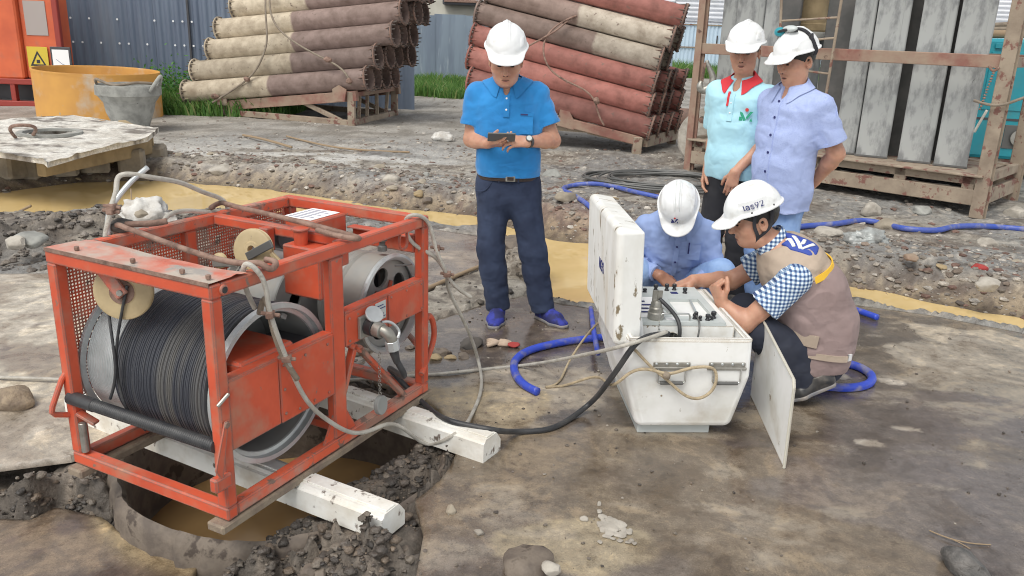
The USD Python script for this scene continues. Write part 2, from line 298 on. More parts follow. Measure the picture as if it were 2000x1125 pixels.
mat('dark_jeans', (.014, .022, .05), .9, c2=(.035, .052, .1), scale=5, mix=(.4, .75), bump=.15, bump_scale=260, fold=.22)
mat('pale_jeans', (.17, .28, .52), .9, c2=(.26, .38, .6), scale=6, bump=.15, bump_scale=260, fold=.22)
mat('black_cloth', (.016, .016, .02), .9, c2=(.024, .024, .028), scale=8, bump=.1, bump_scale=200, fold=.22)
mat('navy_cloth', (.016, .02, .035), .9, c2=(.026, .03, .045), scale=8, bump=.1, bump_scale=200, wear=(.1, .09, .085), wear_at=(.7, .74), fold=.22)
mat('blue_shoe', (.025, .035, .26), .8, c2=(.015, .018, .09), scale=14, mix=(.45, .55), bump=.2, bump_scale=120); mat('sole', (.16, .16, .17), .7, c2=(.26, .23, .2), scale=20)
mat('black_leather', (.02, .02, .022), .4, c2=(.06, .055, .05), scale=10, grime=(.2, .17, .14), grime_at=(.55, .8), grime_scale=8)
mat('brown_leather', (.03, .017, .012), .5, bump=.2, bump_scale=90)
mat('steel_bright', (.6, .6, .58), .25, 1.); mat('steel_dull', (.34, .33, .3), .45, .7, c2=(.25, .24, .21), scale=20, bump=.1)
mat('panel_grey', (.46, .49, .48), .5, c2=(.4, .43, .42), scale=6); mat('paper_white', (.8, .8, .8), .8); mat('window_grey', (.25, .29, .29), .12, spec=.6)
mat('plastic_black', (.02, .02, .022), .35); mat('gunmetal', (.12, .12, .115), .5, .4)
mat('blue_hose', (.03, .065, .45), .42, c2=(.024, .05, .36), scale=9, grime=(.27, .25, .24), grime_at=(.5, .72), grime_scale=9)
mat('blue_hose_far', (.04, .08, .36), .5, c2=(.08, .11, .33), scale=9, grime=(.3, .28, .26), grime_at=(.5, .75), grime_scale=8)
mat('fence_blue', (.14, .175, .23), .5, .1, c2=(.11, .138, .19), scale=1.5, grime=(.22, .24, .27), grime_at=(.55, .85), grime_scale=1.2, stretch=(1, 1, .25), bump=.08)
mat('fence_grey', (.19, .235, .285), .5, .1, c2=(.15, .185, .235), scale=.9, mix=(.45, .55), grime=(.36, .4, .44), grime_at=(.6, .75), grime_scale=3, stretch=(2, 2, .3))
mat('fence_pale', (.45, .56, .66), .5, c2=(.4, .5, .6), scale=1.5, wear=(.25, .25, .25), wear_at=(.7, .72)); mat('wall_white', (.62, .63, .66), .7, c2=(.55, .56, .58), scale=1); mat('wall_cream', (.5, .48, .41), .85, c2=(.42, .4, .34), scale=1.5, bump=.1)
mat('shutter_grey', (.3, .3, .28), .6); mat('shutter_blue', (.32, .38, .45), .6)
mat('yellow_tank', (.56, .29, .065), .6, c2=(.48, .24, .06), scale=1.6, grime=(.46, .41, .34), grime_at=(.56, .72), grime_scale=1.4, wear=(.35, .3, .22), wear_at=(.68, .7), bump=.1)
mat('machine_orange', (.56, .115, .04), .6, c2=(.46, .085, .032), scale=2, grime=(.35, .13, .08), grime_at=(.55, .85)); mat('machine_dark', (.05, .05, .055), .5); mat('machine_red', (.25, .03, .02), .55)
mat('sign_yellow', (.55, .42, .04), .6); mat('window_dull', (.32, .28, .26), .25)
mat('teal_paint', (.01, .27, .33), .4, c2=(.012, .22, .28), scale=2, wear=(.3, .24, .16), wear_at=(.66, .7), wear_scale=4, grime=(.06, .22, .24), grime_at=(.5, .8))
mat('concrete', (.3, .3, .275), .9, c2=(.2, .2, .185), scale=8, bump=.4, bump_scale=30, wear=(.1, .1, .09), wear_at=(.68, .72))
mat('block_concrete', (.3, .26, .2), .9, c2=(.2, .17, .13), scale=6, bump=.4, bump_scale=30)
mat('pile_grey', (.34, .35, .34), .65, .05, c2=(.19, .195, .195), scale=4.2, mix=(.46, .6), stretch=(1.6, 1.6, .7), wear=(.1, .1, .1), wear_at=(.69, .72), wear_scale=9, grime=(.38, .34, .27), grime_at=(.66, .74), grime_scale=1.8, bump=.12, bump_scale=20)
mat('pile_shade_tone', (.075, .075, .072), .75, c2=(.11, .105, .1), scale=5, bump=.1, bump_scale=20)  # pile_grey darkened: the shade of the recesses is put into the colour
mat('lump_grit', (.14, .115, .09), .95, c2=(.28, .25, .21), scale=16, wear=(.06, .05, .04), wear_at=(.55, .6), wear_scale=22, bump=1., bump_scale=45)
mat('clod_tan', (.3, .235, .16), .9, c2=(.17, .13, .095), scale=14, bump=1., bump_scale=40)
mat('lump_dark', (.06, .058, .055), .6, c2=(.14, .13, .12), scale=18, bump=1., bump_scale=40)
mat('timber_beige', (.34, .26, .15), .85, c2=(.24, .18, .1), scale=5, bump=.2)
mat('casing_mud', (.1, .08, .065), .75, c2=(.19, .155, .12), scale=9, wear=(.06, .045, .035), wear_at=(.56, .62), bump=.6, bump_scale=18)
mat('runner_wood', (.26, .21, .15), .85, c2=(.17, .13, .1), scale=5, bump=.4, bump_scale=40, stretch=(3, 3, 3))
mat('pipe_rust', (.2, .12, .09), .8, c2=(.12, .08, .065), scale=8, bump=.4, bump_scale=40)
mat('bolt_dark', (.06, .05, .045), .7, c2=(.12, .09, .07), scale=20)
def _pipe(name, a, b, soft=.02):
    def ex(N, Lk):
        N['sx'] = ('separate_xyz', {}); N['oi'] = ('object_info', {}); N['om'] = ('map_range', {'to_min': -2.05, 'to_max': -1.25}); N['w'] = ('noise_texture', {'scale': 2.5, 'detail': 3}); N['wr'] = ('map_range', {'to_min': -.08, 'to_max': .08})
        N['a1'] = ('math', {'math_type': 'add'}); N['a2'] = ('math', {'math_type': 'add'}); N['st'] = ('map_range', {'from_min': -soft, 'from_max': soft, 'clamp': True})
        N['ca'] = ('noise_texture', {'scale': 5, 'detail': 7, 'roughness': .65}); N['cs'] = ('rgb_ramp', {'ramp': [(.3, (.6, .56, .52)), (.62, (1.1, 1.1, 1.1))]}); N['mm'] = ('mix', {'mix_type': 'multiply', 'fac': 1.}); N['mx'] = ('mix', {'color1': a, 'color2': b})
        N['dn'] = ('noise_texture', {'scale': 11, 'detail': 8, 'roughness': .7}); N['dr'] = ('map_range', {'from_min': .6, 'from_max': .68, 'clamp': True}); N['dm'] = ('mix', {'color2': (.13, .09, .07)})
        N['up'] = ('geometry', {}); N['uz'] = ('separate_xyz', {}); N['ur'] = ('map_range', {'from_min': .5, 'from_max': 1., 'to_max': .35, 'clamp': True}); N['um'] = ('mix', {'color2': (.3, .26, .2)})
        Lk.extend([('mp.vector', 'sx.vector'), ('oi.random', 'om.value'), ('mp.vector', 'w.vector'), ('w.fac', 'wr.value'), ('sx.x', 'a1.value1'), ('om.result', 'a1.value2'), ('a1.value', 'a2.value1'), ('wr.result', 'a2.value2'), ('a2.value', 'st.value'), ('st.result', 'mx.fac'),
                   ('mp.vector', 'ca.vector'), ('ca.fac', 'cs.fac'), ('mx.color', 'mm.color1'), ('cs.color', 'mm.color2'), ('mp.vector', 'dn.vector'), ('dn.fac', 'dr.value'), ('dr.result', 'dm.fac'), ('mm.color', 'dm.color1'),
                   ('oi.random', 'rv.value'), ('rv.result', 'rh.value'), ('dm.color', 'rh.color'), ('rh.color', 'p.base_color')]); N['rv'] = ('map_range', {'to_min': .72, 'to_max': 1.25}); N['rh'] = ('hsv', {'saturation': .95})
        for k in ('up', 'uz', 'ur', 'um'): N.pop(k)
    mat(name, a, .75, bump=.25, bump_scale=30, extra=ex)
_pipe('pipe_buff', (.42, .355, .26), (.2, .14, .12)); _pipe('pipe_buff_red', (.2, .14, .115), (.38, .33, .265)); _pipe('pipe_red', (.27, .1, .078), (.24, .085, .066), .6)
mat('ground_mat', (.2, .16, .12), .85, tint=True, scale=26, bump=1., bump_scale=45, coords='object', rough2=.55)
mat('rubble_mat', (.3, .28, .25), .85, tint=True, scale=30, bump=.5, bump_scale=60)
mat('mud_mat', (.1, .085, .07), .6, tint=True, scale=30, bump=1., bump_scale=60, rough2=.3)
def _plate(N, Lk):
    # wet where the film is dark: the film's tint is carried by the plate, its gloss follows from how dark it is
    N['k1'] = ('noise_texture', {'scale': 2.6, 'detail': 11, 'roughness': .68, 'distortion': .6}); N['k2'] = ('rgb_ramp', {'ramp': [(.40, (.66, .62, .58)), (.46, (.92, .9, .88)), (.53, (1, 1, 1)), (.575, (1.3, 1.26, 1.18))]}); N['k3'] = ('mix', {'mix_type': 'multiply', 'fac': 1.}); N['k4'] = ('noise_texture', {'scale': 9, 'detail': 9, 'roughness': .72}); N['k5'] = ('rgb_ramp', {'ramp': [(.36, (.7, .67, .64)), (.43, (1, 1, 1)), (.6, (1, 1, 1)), (.66, (1.25, 1.22, 1.15))]}); N['k6'] = ('mix', {'mix_type': 'multiply', 'fac': 1.})
    Lk.extend([('mp.vector', 'k1.vector'), ('k1.fac', 'k2.fac'), ('mp.vector', 'k4.vector'), ('k4.fac', 'k5.fac'), ('gx.color', 'k3.color1'), ('k2.color', 'k3.color2'), ('k3.color', 'k6.color1'), ('k5.color', 'k6.color2'), ('k6.color', 'p.base_color')])
    N['bw'] = ('rgb_to_bw', {}); N['rg'] = ('map_range', {'from_min': .08, 'from_max': .36, 'to_min': .13, 'to_max': .8, 'clamp': True}); Lk.extend([('k6.color', 'bw.color'), ('bw.val', 'rg.value'), ('rg.result', 'p.roughness')])
mat('plate_mat', (.2, .16, .12), .5, tint=True, scale=16, bump=.18, bump_scale=35, spec=.7, extra=_plate)
def _water(N, Lk):
    N['sx'] = ('noise_texture', {'scale': 5, 'detail': 3}); N['b'] = ('bump', {'strength': .035, 'distance': .02}); Lk.extend([('mp.vector', 'sx.vector'), ('sx.fac', 'b.height'), ('b.normal', 'p.normal')])
mat('muddy_water', (.58, .425, .195), .04, c2=(.53, .385, .17), scale=1.2, extra=_water)
mat('hole_water', (.32, .2, .085), .15, c2=(.26, .16, .07), scale=2.2, extra=_water)
mat('plastic_bag', (.34, .36, .35), .3, c2=(.2, .2, .19), scale=12, fold=.6); mat('sack_white', (.55, .54, .51), .75, c2=(.36, .33, .29), scale=9, fold=.5)
mat('rag_dark', (.05, .045, .04), .9, c2=(.09, .08, .07), scale=12); mat('glove_red', (.3, .04, .035), .9); mat('glove_beige', (.42, .33, .25), .9, c2=(.3, .22, .16), scale=12)
mat('stick', (.26, .19, .12), .9); mat('concrete_patch', (.4, .37, .32), .9, c2=(.26, .235, .2), scale=9, bump=.5, bump_scale=40)
N_ = {'oi': ('object_info', {}), 'at': ('attribute', {}), 'd': ('principled_bsdf', {'roughness': .6}), 't': ('translucent_bsdf', {}), 'm': ('mix_closure', {'fac': .35})}
usdkit.material(stage, '/World/Looks/grass_blade', N_, [('at.color', 'd.base_color'), ('at.color', 't.color'), ('d.BSDF', 'm.closure1'), ('t.BSDF', 'm.closure2')], surface='m.closure')
UsdShade.Shader.Get(stage, '/World/Looks/grass_blade/at').CreateInput('attribute', Sdf.ValueTypeNames.String).Set('tint')

# ================================================================ the ground: one sheet with the muddy trench, the banks and the pit
def gxy(*pp, z=0.): return np.array([at(px, py, z)[:2] for px, py in pp])
WATER_Z = -.09
far_shore = gxy((-700, 395), (-250, 392), (0, 381), (60, 372), (160, 359), (290, 356), (420, 364), (520, 372), (640, 392), (760, 410), (845, 416), (930, 430), (1070, 470), (1153, 482), (1260, 505), (1400, 530), (1520, 548), (1655, 568), (1800, 592), (2000, 628), (2300, 680), z=WATER_Z)
near_shore = gxy((2300, 715), (2000, 658), (1820, 622), (1660, 600), (1520, 598), (1400, 596), (1250, 602), (1175, 606), (1078, 586), (1035, 566), (1022, 500), (985, 462), (920, 458), (845, 444), (700, 436), (560, 426), (430, 424), (270, 425), (150, 430), (0, 436), (-250, 452), (-700, 475), z=WATER_Z)
TRENCH = np.vstack([far_shore, near_shore])
HC, HR = np.array([-.92, 3.12]), .66                       # the bored hole's casing
left_heap = gxy((-300, 520), (0, 490), (120, 468), (250, 452), (330, 462), (420, 470), (520, 500))
mid_heap = gxy((395, 1110), (470, 1090), (560, 1040), (650, 1000), (720, 960), (790, 915), (830, 890))
spill = gxy((560, 1050), (640, 1000), (720, 945), (790, 900), (850, 872))
low_heap = gxy((560, 1125), (680, 1085), (760, 1050))
near_left_heap = gxy((-60, 975), (40, 962), (110, 945), (170, 930), (200, 940))
rust_bank = gxy((560, 395), (760, 400), (900, 405), (1060, 440), (1160, 455))
# the steel plates that lie on the mud (outlines in metres)
RING_CUT = Point(*HC).buffer(HR + .05, 32)
P_MAIN = Polygon(np.vstack([gxy((1030, 576), (1090, 592), (1180, 606), (1400, 594), (1660, 594), (1820, 616), (2000, 651), (2400, 726)), [[4.4, 2.2], [3.4, 1.2], [.2, 1.2]], gxy((812, 1130), (828, 1040), (806, 962), (884, 886), (880, 860), (700, 720), (760, 640), (850, 625), (960, 590))]))
P_LEFT = Polygon([(-1.98, 2.84), (-1.74, 2.93), (-1.5, 3.2), (-1.3, 3.75), (-.75, 4.2), (-.85, 4.95), (-1.6, 5.35), (-2.6, 5.45), (-3.5, 5.3), (-5.2, 5.3), (-5.2, 3.1), (-3., 2.7)]).difference(RING_CUT)
P_FRONT = Polygon(np.vstack([gxy((-120, 1010), (60, 1015), (110, 990), (200, 1010), (250, 1050), (340, 1080), (395, 1092), (370, 1130), z=-.13), [[-.9, 1.2], [-2.6, 1.2]]]))
P_MID = Polygon(gxy((700, 470), (845, 450), (925, 462), (985, 470), (1012, 494), (990, 500), (862, 556), (760, 600), (640, 600)))
P_MAIN = P_MAIN.difference(RING_CUT)

B1A, B1B, B2A, B2B = (-1.9, 3.32), (-.37, 2.49), (-1.45, 3.88), (-.05, 3.05)
def ground_height(x, y):
    w = fbm2(x, y, 2.3, 3, 7) - .5
    sd = sd_poly(TRENCH, x + w * .16, y + w * .16)
    far = (y - np.interp(x, far_shore[:, 0], far_shore[:, 1])) > -.1
    n1 = fbm2(x, y, 1.1, 4, 1) - .5; n2 = fbm2(x, y, 7, 4, 2) - .5; n3 = fbm2(x, y, 24, 3, 3) - .5
    dist = np.hypot(x, y)
    lump = n1 * .10 + n2 * .05 * np.clip(1.3 - dist / 26, .3, 1) + n3 * .018 * np.clip(1.2 - dist / 14, 0, 1)
    lump *= np.where(y > 12, .45, 1.)
    base = .02 + lump
    bank = np.where(far, .10 * np.exp(-((sd - .75) / .5) ** 2) * (1 + n1) + .05 * np.exp(-((sd - .3) / .16) ** 2), 0)
    out = WATER_Z - .02 + (base + bank - WATER_Z + .02) * sstep(0, 1, sd / np.where(far, .45, .16))
    h = np.where(sd > 0, out, WATER_Z - .02 - .15 * sstep(0, .25, -sd))
    d = d_line(left_heap, x, y); h = h + .15 * np.exp(-(d / .28) ** 2) * (1 + 1.2 * n2 + n1) * sstep(-.02, .2, sd)
    low = sstep(.55, .2, d_line(gxy((-250, 1060), (80, 1040), (230, 1060), (380, 1120), (400, 1200), z=-.13), x, y))
    h = h - low * .17
    soft = sstep(4.1, 3.3, y); h = np.where(y < 4.1, h - .07 * soft, h)                                   # mud below the plates' level
    rough = np.clip(.75 + 1.6 * n2 + 1.3 * n3, .2, 1.3)
    h = h + .16 * np.exp(-(d_line(mid_heap, x, y) / .15) ** 2) * rough + .12 * np.exp(-(d_line(low_heap, x, y) / .14) ** 2) * rough
    h = h + .17 * np.exp(-(d_line(near_left_heap, x, y) / .16) ** 2) * rough; h = h + .12 * np.exp(-(d_line(gxy((-200, 935), (0, 932), (140, 905), (205, 880)), x, y) / .14) ** 2)
    for P, z in ((P_MAIN, -.045), (P_LEFT, -.03), (P_MID, -.03), (P_FRONT, -.185)):
        e = sd_poly(np.array(P.exterior.coords)[:-1], x, y); h = np.where(e < .0, np.minimum(h, z), np.where(e < .06, np.minimum(h, z + .05 * e / .06 + .3 * np.maximum(n3, 0)), h))
    for q0, q1 in ((B1A, B1B), (B2A, B2B)): h = np.where(d_line([q0, q1], x, y) < .095, np.minimum(h, -.012), h)
    r = np.hypot(x - HC[0], y - HC[1]); sp = d_line(spill, x, y); inside = np.where(sp < .42, np.maximum(-.75, -.035 + .05 * (n2 * 2 + n3 * 1.5) - .32 * sstep(.05, .24, sp) - 1.2 * np.maximum(sp - .24, 0)), -.75); h = np.where(r < HR + .012, inside, h)
    return h
def axis_pts(lo, hi, step, far, n):
    mid = np.arange(lo, hi + step / 2, step); g = np.geomspace(step, far, n); return mid, np.cumsum(g)
ym = np.concatenate([np.arange(1.0, 4.6, .018), np.arange(4.6, 10, .026)]); yy = np.concatenate([ym, ym[-1] + np.cumsum(np.geomspace(.03, 6, 130))])
xm = np.concatenate([np.arange(-4.6, -1.9, .035), np.arange(-1.9, .9, .018), np.arange(.9, 5.2, .03)])
xr = xm[-1] + np.cumsum(np.geomspace(.035, 5, 75)); xl = xm[0] - np.cumsum(np.geomspace(.04, 5, 75))[::-1]
xx = np.concatenate([xl, xm, xr]); GX, GY = np.meshgrid(xx, yy); ny, nx = GX.shape
GZ = ground_height(GX, GY)
gv = np.stack([GX, GY, GZ], -1).reshape(-1, 3); ii = np.arange(ny * nx).reshape(ny, nx)
gf = np.stack([ii[:-1, :-1], ii[:-1, 1:], ii[1:, 1:], ii[1:, :-1]], -1).reshape(-1, 4)
def lerp3(a, b, t): return np.asarray(a) * (1 - t[..., None]) + np.asarray(b) * t[..., None]
def ground_colour(x, y):
    n1 = fbm2(x, y, .8, 4, 11); n2 = fbm2(x, y, 3.2, 4, 12); n3 = fbm2(x, y, 14, 3, 13); sd = sd_poly(TRENCH, x, y); far = (y - np.interp(x, far_shore[:, 0], far_shore[:, 1])) > -.1
    c = lerp3((.15, .125, .1), (.27, .245, .205), sstep(.35, .65, n2))
    c = lerp3(c, (.19, .19, .185), sstep(.42, .62, n1) * .8)
    c = lerp3(c, (.36, .33, .285), sstep(.62, .74, n3) * .7)
    c = lerp3(c, (.085, .07, .058), sstep(.42, .3, n3) * .7)
    # the pale lime-washed strip beyond the left bank, and grey grit further back
    pale = np.exp(-((y - 10.9 - .12 * x) / 1.5) ** 2) * sstep(.5, -2.2, x) * sstep(.38, .56, fbm2(x * .5, y * 1.6, 2.2, 4, 14)); c = lerp3(c, (.5, .49, .46), np.clip(pale, 0, 1) * .85)
    grit = sstep(11.5, 13.5, y); c = lerp3(c, lerp3((.2, .185, .16), (.33, .31, .28), sstep(.35, .65, n2)), grit * .75)
    rust = np.exp(-(d_line(rust_bank, x, y) / .5) ** 2) * sstep(.4, .58, n2); c = lerp3(c, (.2, .1, .07), np.clip(rust, 0, 1) * .65)
    bank = np.exp(-((sd - .12) / .22) ** 2) * far * (sd > -.1); c = lerp3(c, lerp3((.1, .07, .05), (.25, .19, .12), sstep(.38, .66, n3)), np.clip(bank, 0, 1) * .85)
    shore = np.exp(-((sd - .03) / .1) ** 2); c = lerp3(c, (.1, .075, .045), shore * .75)
    dk = np.clip(np.exp(-(d_line(left_heap, x, y) / .4) ** 2) * .8 + sstep(4.3, 3.6, y), 0, 1); c = lerp3(c, lerp3((.065, .054, .044), (.15, .122, .096), sstep(.4, .7, n3)), dk * .9)
    r = np.hypot(x - HC[0], y - HC[1]); c = np.where(((r < HR) & (d_line(spill, x, y) > .3))[..., None], (.07, .055, .045), c)
    return c
single('ground', (gv, gf), 'ground_mat', 'churned grey brown mud and grit of the building yard', kind='structure', smooth=True, tint=ground_colour(GX, GY).reshape(-1, 3))

# water in the trench
wp = Polygon(TRENCH).buffer(.22)
single('water', prism(wp, WATER_Z - .02, WATER_Z), 'muddy_water', 'still yellow muddy water lying in the trench', kind='structure', smooth=False)

# ---------------------------------------------------------------- steel plates
def plate(name, poly, top, thick, label, colour, step=.02, wav=.004, seed=0):
    poly = max(poly.geoms, key=lambda g: g.area) if poly.geom_type != 'Polygon' else poly
    poly = poly.buffer(0); L = poly.exterior.length; b = np.array([poly.exterior.interpolate(t).coords[0] for t in np.arange(0, L, step)])
    x0, y0, x1, y1 = poly.bounds; X, Y = np.meshgrid(np.arange(x0, x1, step), np.arange(y0, y1, step)); rg = np.random.default_rng(seed)
    X = X + rg.uniform(-.2, .2, X.shape) * step; Y = Y + rg.uniform(-.2, .2, Y.shape) * step; inn = contains_xy(poly.buffer(-step * .6), X.ravel(), Y.ravel())
    near = (Y.ravel() > 1.35) & (np.abs(X.ravel()) < 5.5); inn &= near | (rg.random(inn.size) < .05); q = np.stack([X.ravel()[inn], Y.ravel()[inn]], 1); n = len(b)
    P = np.vstack([b, q]); T = Delaunay(P).simplices; cen = P[T].mean(1); T = T[contains_xy(poly, cen[:, 0], cen[:, 1])]
    ar = np.cross(P[T[:, 1]] - P[T[:, 0]], P[T[:, 2]] - P[T[:, 0]]); T = np.where((ar < 0)[:, None], T[:, ::-1], T)
    z = top + wav * (fbm2(P[:, 0], P[:, 1], 1.2, 3, seed + 3) - .5) * 2; v = np.column_stack([P, z]); low = np.column_stack([b, np.full(n, top - thick)])
    i = np.arange(n); j = (i + 1) % n; k = len(v); sgn = poly.exterior.is_ccw; side = np.stack([i, k + i, k + j, j], 1); side = side if sgn else side[:, ::-1]
    f = np.vstack([T, side[:, [0, 1, 2]], side[:, [0, 2, 3]]]); vv = np.vstack([v, low]); col = colour(vv[:, 0], vv[:, 1])
    single(name, (vv, f), 'plate_mat', label, 'steel plate', smooth=20 if False else True, tint=col)
DRY, WET, FILM, BEIGE, PURP = (.33, .29, .24), (.05, .04, .033), (.18, .142, .098), (.33, .29, .235), (.088, .073, .067)
def blob(x, y, c, rx, ry, rot=0., seed=0, n=.45):
    w = fbm2(x, y, 2.4, 4, seed + 40) - .5; w2 = fbm2(x, y, 7, 4, seed + 60) - .5; ca, sa = math.cos(rot), math.sin(rot); dx, dy = x - c[0], y - c[1]
    d = np.hypot((dx * ca + dy * sa) / rx, (-dx * sa + dy * ca) / ry) + n * 1.6 * w + n * w2; return sstep(1.06, .94, d)
def main_colour(x, y):
    n1 = fbm2(x, y, 1.7, 4, 21); n2 = fbm2(x * 1., y * 2.2, 4.5, 4, 22); n3 = fbm2(x, y, 22, 3, 23)
    c = lerp3((.098, .08, .063), (.18, .145, .105), sstep(.38, .62, n2)); c = lerp3(c, PURP, sstep(.48, .64, n1) * .75)
    c = lerp3(c, (.085, .068, .056), blob(x, y, (.0, 4.6), .95, .7, 0, 1) * .8)                                   # wet by the standing man
    c = lerp3(c, BEIGE, blob(x, y, (.13, 3.75), .42, .34, .5, 2, .7) * .8); c = lerp3(c, (.3, .24, .15), blob(x, y, (-.12, 3.55), .34, .22, .2, 3) * .7)
    c = lerp3(c, FILM, blob(x, y, (.55, 2.75), 1.1, .55, 0, 4) * .55); c = lerp3(c, (.15, .125, .105), blob(x, y, (.1, 2.3), .5, .25, 0, 5) * .6)
    c = lerp3(c, BEIGE, blob(x, y, (2.75, 4.5), .85, .42, -.35, 6, .6) * .75); c = lerp3(c, BEIGE, blob(x, y, (2.45, 3.95), .4, .14, -.3, 12, .8) * .4)
    c = lerp3(c, WET, blob(x, y, (2.1, 4.85), .42, .36, .3, 7, .5) * .9); c = lerp3(c, PURP, blob(x, y, (2.5, 3.5), .7, .3, -.2, 8) * .75)
    c = lerp3(c, (.3, .25, .17), blob(x, y, (.25, 2.45), .32, .16, 0, 9, .6) * .8); c = lerp3(c, (.12, .105, .1), blob(x, y, (2.2, 2.7), 1.1, .5, -.2, 10) * .6)
    c = lerp3(c, (.27, .235, .19), (sstep(.58, .7, n2) * .5)); c = lerp3(c, (.07, .057, .048), sstep(.71, .8, n3) * .4)
    for k, (bx_, by_, r1, r2) in enumerate([(1.85, 3.45, .1, .035), (1.6, 3.3, .06, .03), (2.0, 4.0, .1, .05), (.62, 5.0, .2, .06), (1.75, 4.05, .09, .06), (2.9, 4.2, .13, .03), (2.75, 4.75, .16, .03)]):
        c = lerp3(c, (.5, .45, .38) if k != 5 and k != 6 else (.1, .085, .075), blob(x, y, (bx_, by_), r1 * .8, r2 * .8, -.2, 70 + k, 1.1) * .6)
    return c
def left_colour(x, y):
    n1 = fbm2(x, y, 1.5, 4, 31); n2 = fbm2(x, y, 6, 4, 32); c = lerp3((.36, .325, .27), (.43, .39, .33), sstep(.4, .6, n2))
    c = lerp3(c, (.2, .165, .13), blob(x, y, (-2.35, 3.95), .42, .3, .2, 33, .8) * .8); c = lerp3(c, (.24, .2, .16), sstep(.52, .66, n1) * .6); c = lerp3(c, (.13, .11, .09), sstep(.66, .7, n2) * .8); c = lerp3(c, (.16, .13, .11), blob(x, y, (-.9, 4.6), .8, .45, .1, 34, .5) * .85)
    return c
def front_colour(x, y):
    n1 = fbm2(x, y, 2.1, 4, 41); n2 = fbm2(x, y, 7, 4, 42); c = lerp3((.09, .066, .055), (.15, .115, .085), sstep(.4, .6, n2)); c = lerp3(c, (.3, .24, .17), sstep(.55, .66, n1) * .6)
    r = np.hypot(x - HC[0], y - HC[1]); c = lerp3(c, (.3, .23, .13), np.exp(-((r - HR - .05) / .05) ** 2) * .7); return c
def mid_colour(x, y):
    n1 = fbm2(x, y, 2.1, 4, 51); n2 = fbm2(x, y, 6, 4, 52); c = lerp3((.13, .105, .09), (.22, .185, .155), sstep(.4, .6, n2)); return lerp3(c, (.34, .29, .24), sstep(.5, .64, n1) * .7)
plate('steel_plate', P_MAIN, 0., .03, 'broad wet brown steel plate under the white case, streaked with sand', main_colour, .021, .003, 1)
plate('steel_plate', P_LEFT, .012, .03, 'pale beige steel plate left of the orange winch frame', left_colour, .028, .006, 2)
plate('steel_plate', P_FRONT, -.13, .03, 'dark wet steel plate in the bottom left corner below the casing ring', front_colour, .02, .005, 3)
plate('steel_plate', P_MID, .012, .035, 'grey brown steel plate between the winch frame and the trench', mid_colour, .03, .004, 4)

# ---------------------------------------------------------------- casing ring, its water and the two white beams
n = 140; a = np.linspace(0, 2 * np.pi, n, endpoint=False); ca, sa = np.cos(a), np.sin(a)
wob = meshkit.fbm(np.stack([ca * 3, sa * 3, a * 0], -1), 4, 5) - .5; wob2 = meshkit.fbm(np.stack([ca * 14, sa * 14, a * 0], -1), 3, 6) - .5
prof = [(HR + .035, -.34), (HR + .04, -.16), (HR + .032, -.06), (HR + .02, -.022), (HR + .0, -.012), (HR - .015, -.03), (HR - .022, -.1), (HR - .02, -.72)]
rv = []
for k, (r, z) in enumerate(prof):
    rr = r + wob2 * (.05 if 1 <= k <= 5 else .008); zz = z + (wob * .03 + wob2 * .05) * (1 if 2 <= k <= 5 else 0) - (.01 if 2 <= k <= 5 else 0); rv.append(np.stack([HC[0] + rr * ca, HC[1] + rr * sa, zz], -1))
i, j = np.meshgrid(np.arange(len(prof) - 1), np.arange(n), indexing='ij'); j2 = (j + 1) % n
single('casing_ring', (np.vstack(rv), np.stack([i * n + j, i * n + j2, (i + 1) * n + j2, (i + 1) * n + j], -1).reshape(-1, 4)), 'casing_mud', 'thick muddy steel casing ring round the bored hole under the winch frame', 'casing', smooth=50)
single('hole_water', prism(Point(*HC).buffer(HR - .012, 24), -.5, -.42), 'hole_water', 'brown water standing inside the bored hole', kind='structure', smooth=False)
def white_beam(p, q, label):
    p, q = np.asarray(p, float), np.asarray(q, float); x, u, d = frame(q - p); L = np.linalg.norm(q - p); w, h = .115, .1
    out = [(-w / 2, 0), (w / 2, 0), (w / 2, .016), (.022, .022), (.018, .03), (.018, .07), (w / 2 - .01, .083), (w / 2, h), (-w / 2, h), (-w / 2, .083), (-.018, .07), (-.018, .03), (-.022, .022), (-w / 2, .016)]
    out = [(-.066, 0), (.066, 0), (.066, .055), (.045, .083), (.03, .1), (-.05, .1), (-.056, .088), (-.066, .083)]
    m = prism(out, 0, L); t = Thing('support_beam', label, 'steel beam', loc=(*p[:2], 0)); t.add('beam', place(m, p, -x, u, d), 'beam_paint', 30, world=True)
    t.add('flange_edge', beam(p + u * .103 - x * -.01 + d * .004, q + u * .103 - x * -.01 - d * .004, .05, .006, u, .002), 'beam_paint', 30, world=True)
def bm(pts, z): return [at(*pp, z) for pp in pts]
B1a, B1b = np.array([-1.9, 3.32, .012]), np.array([-.385, 2.5, .0]); B2a, B2b = np.array([-1.45, 3.88, .012]), np.array([-.06, 3.06, .0])
white_beam(B1a, B1b, 'white painted steel beam under the front of the winch frame, nearest the camera')
white_beam(B2a, B2b, 'white painted steel beam under the rear of the winch frame, its end beside the black cable')

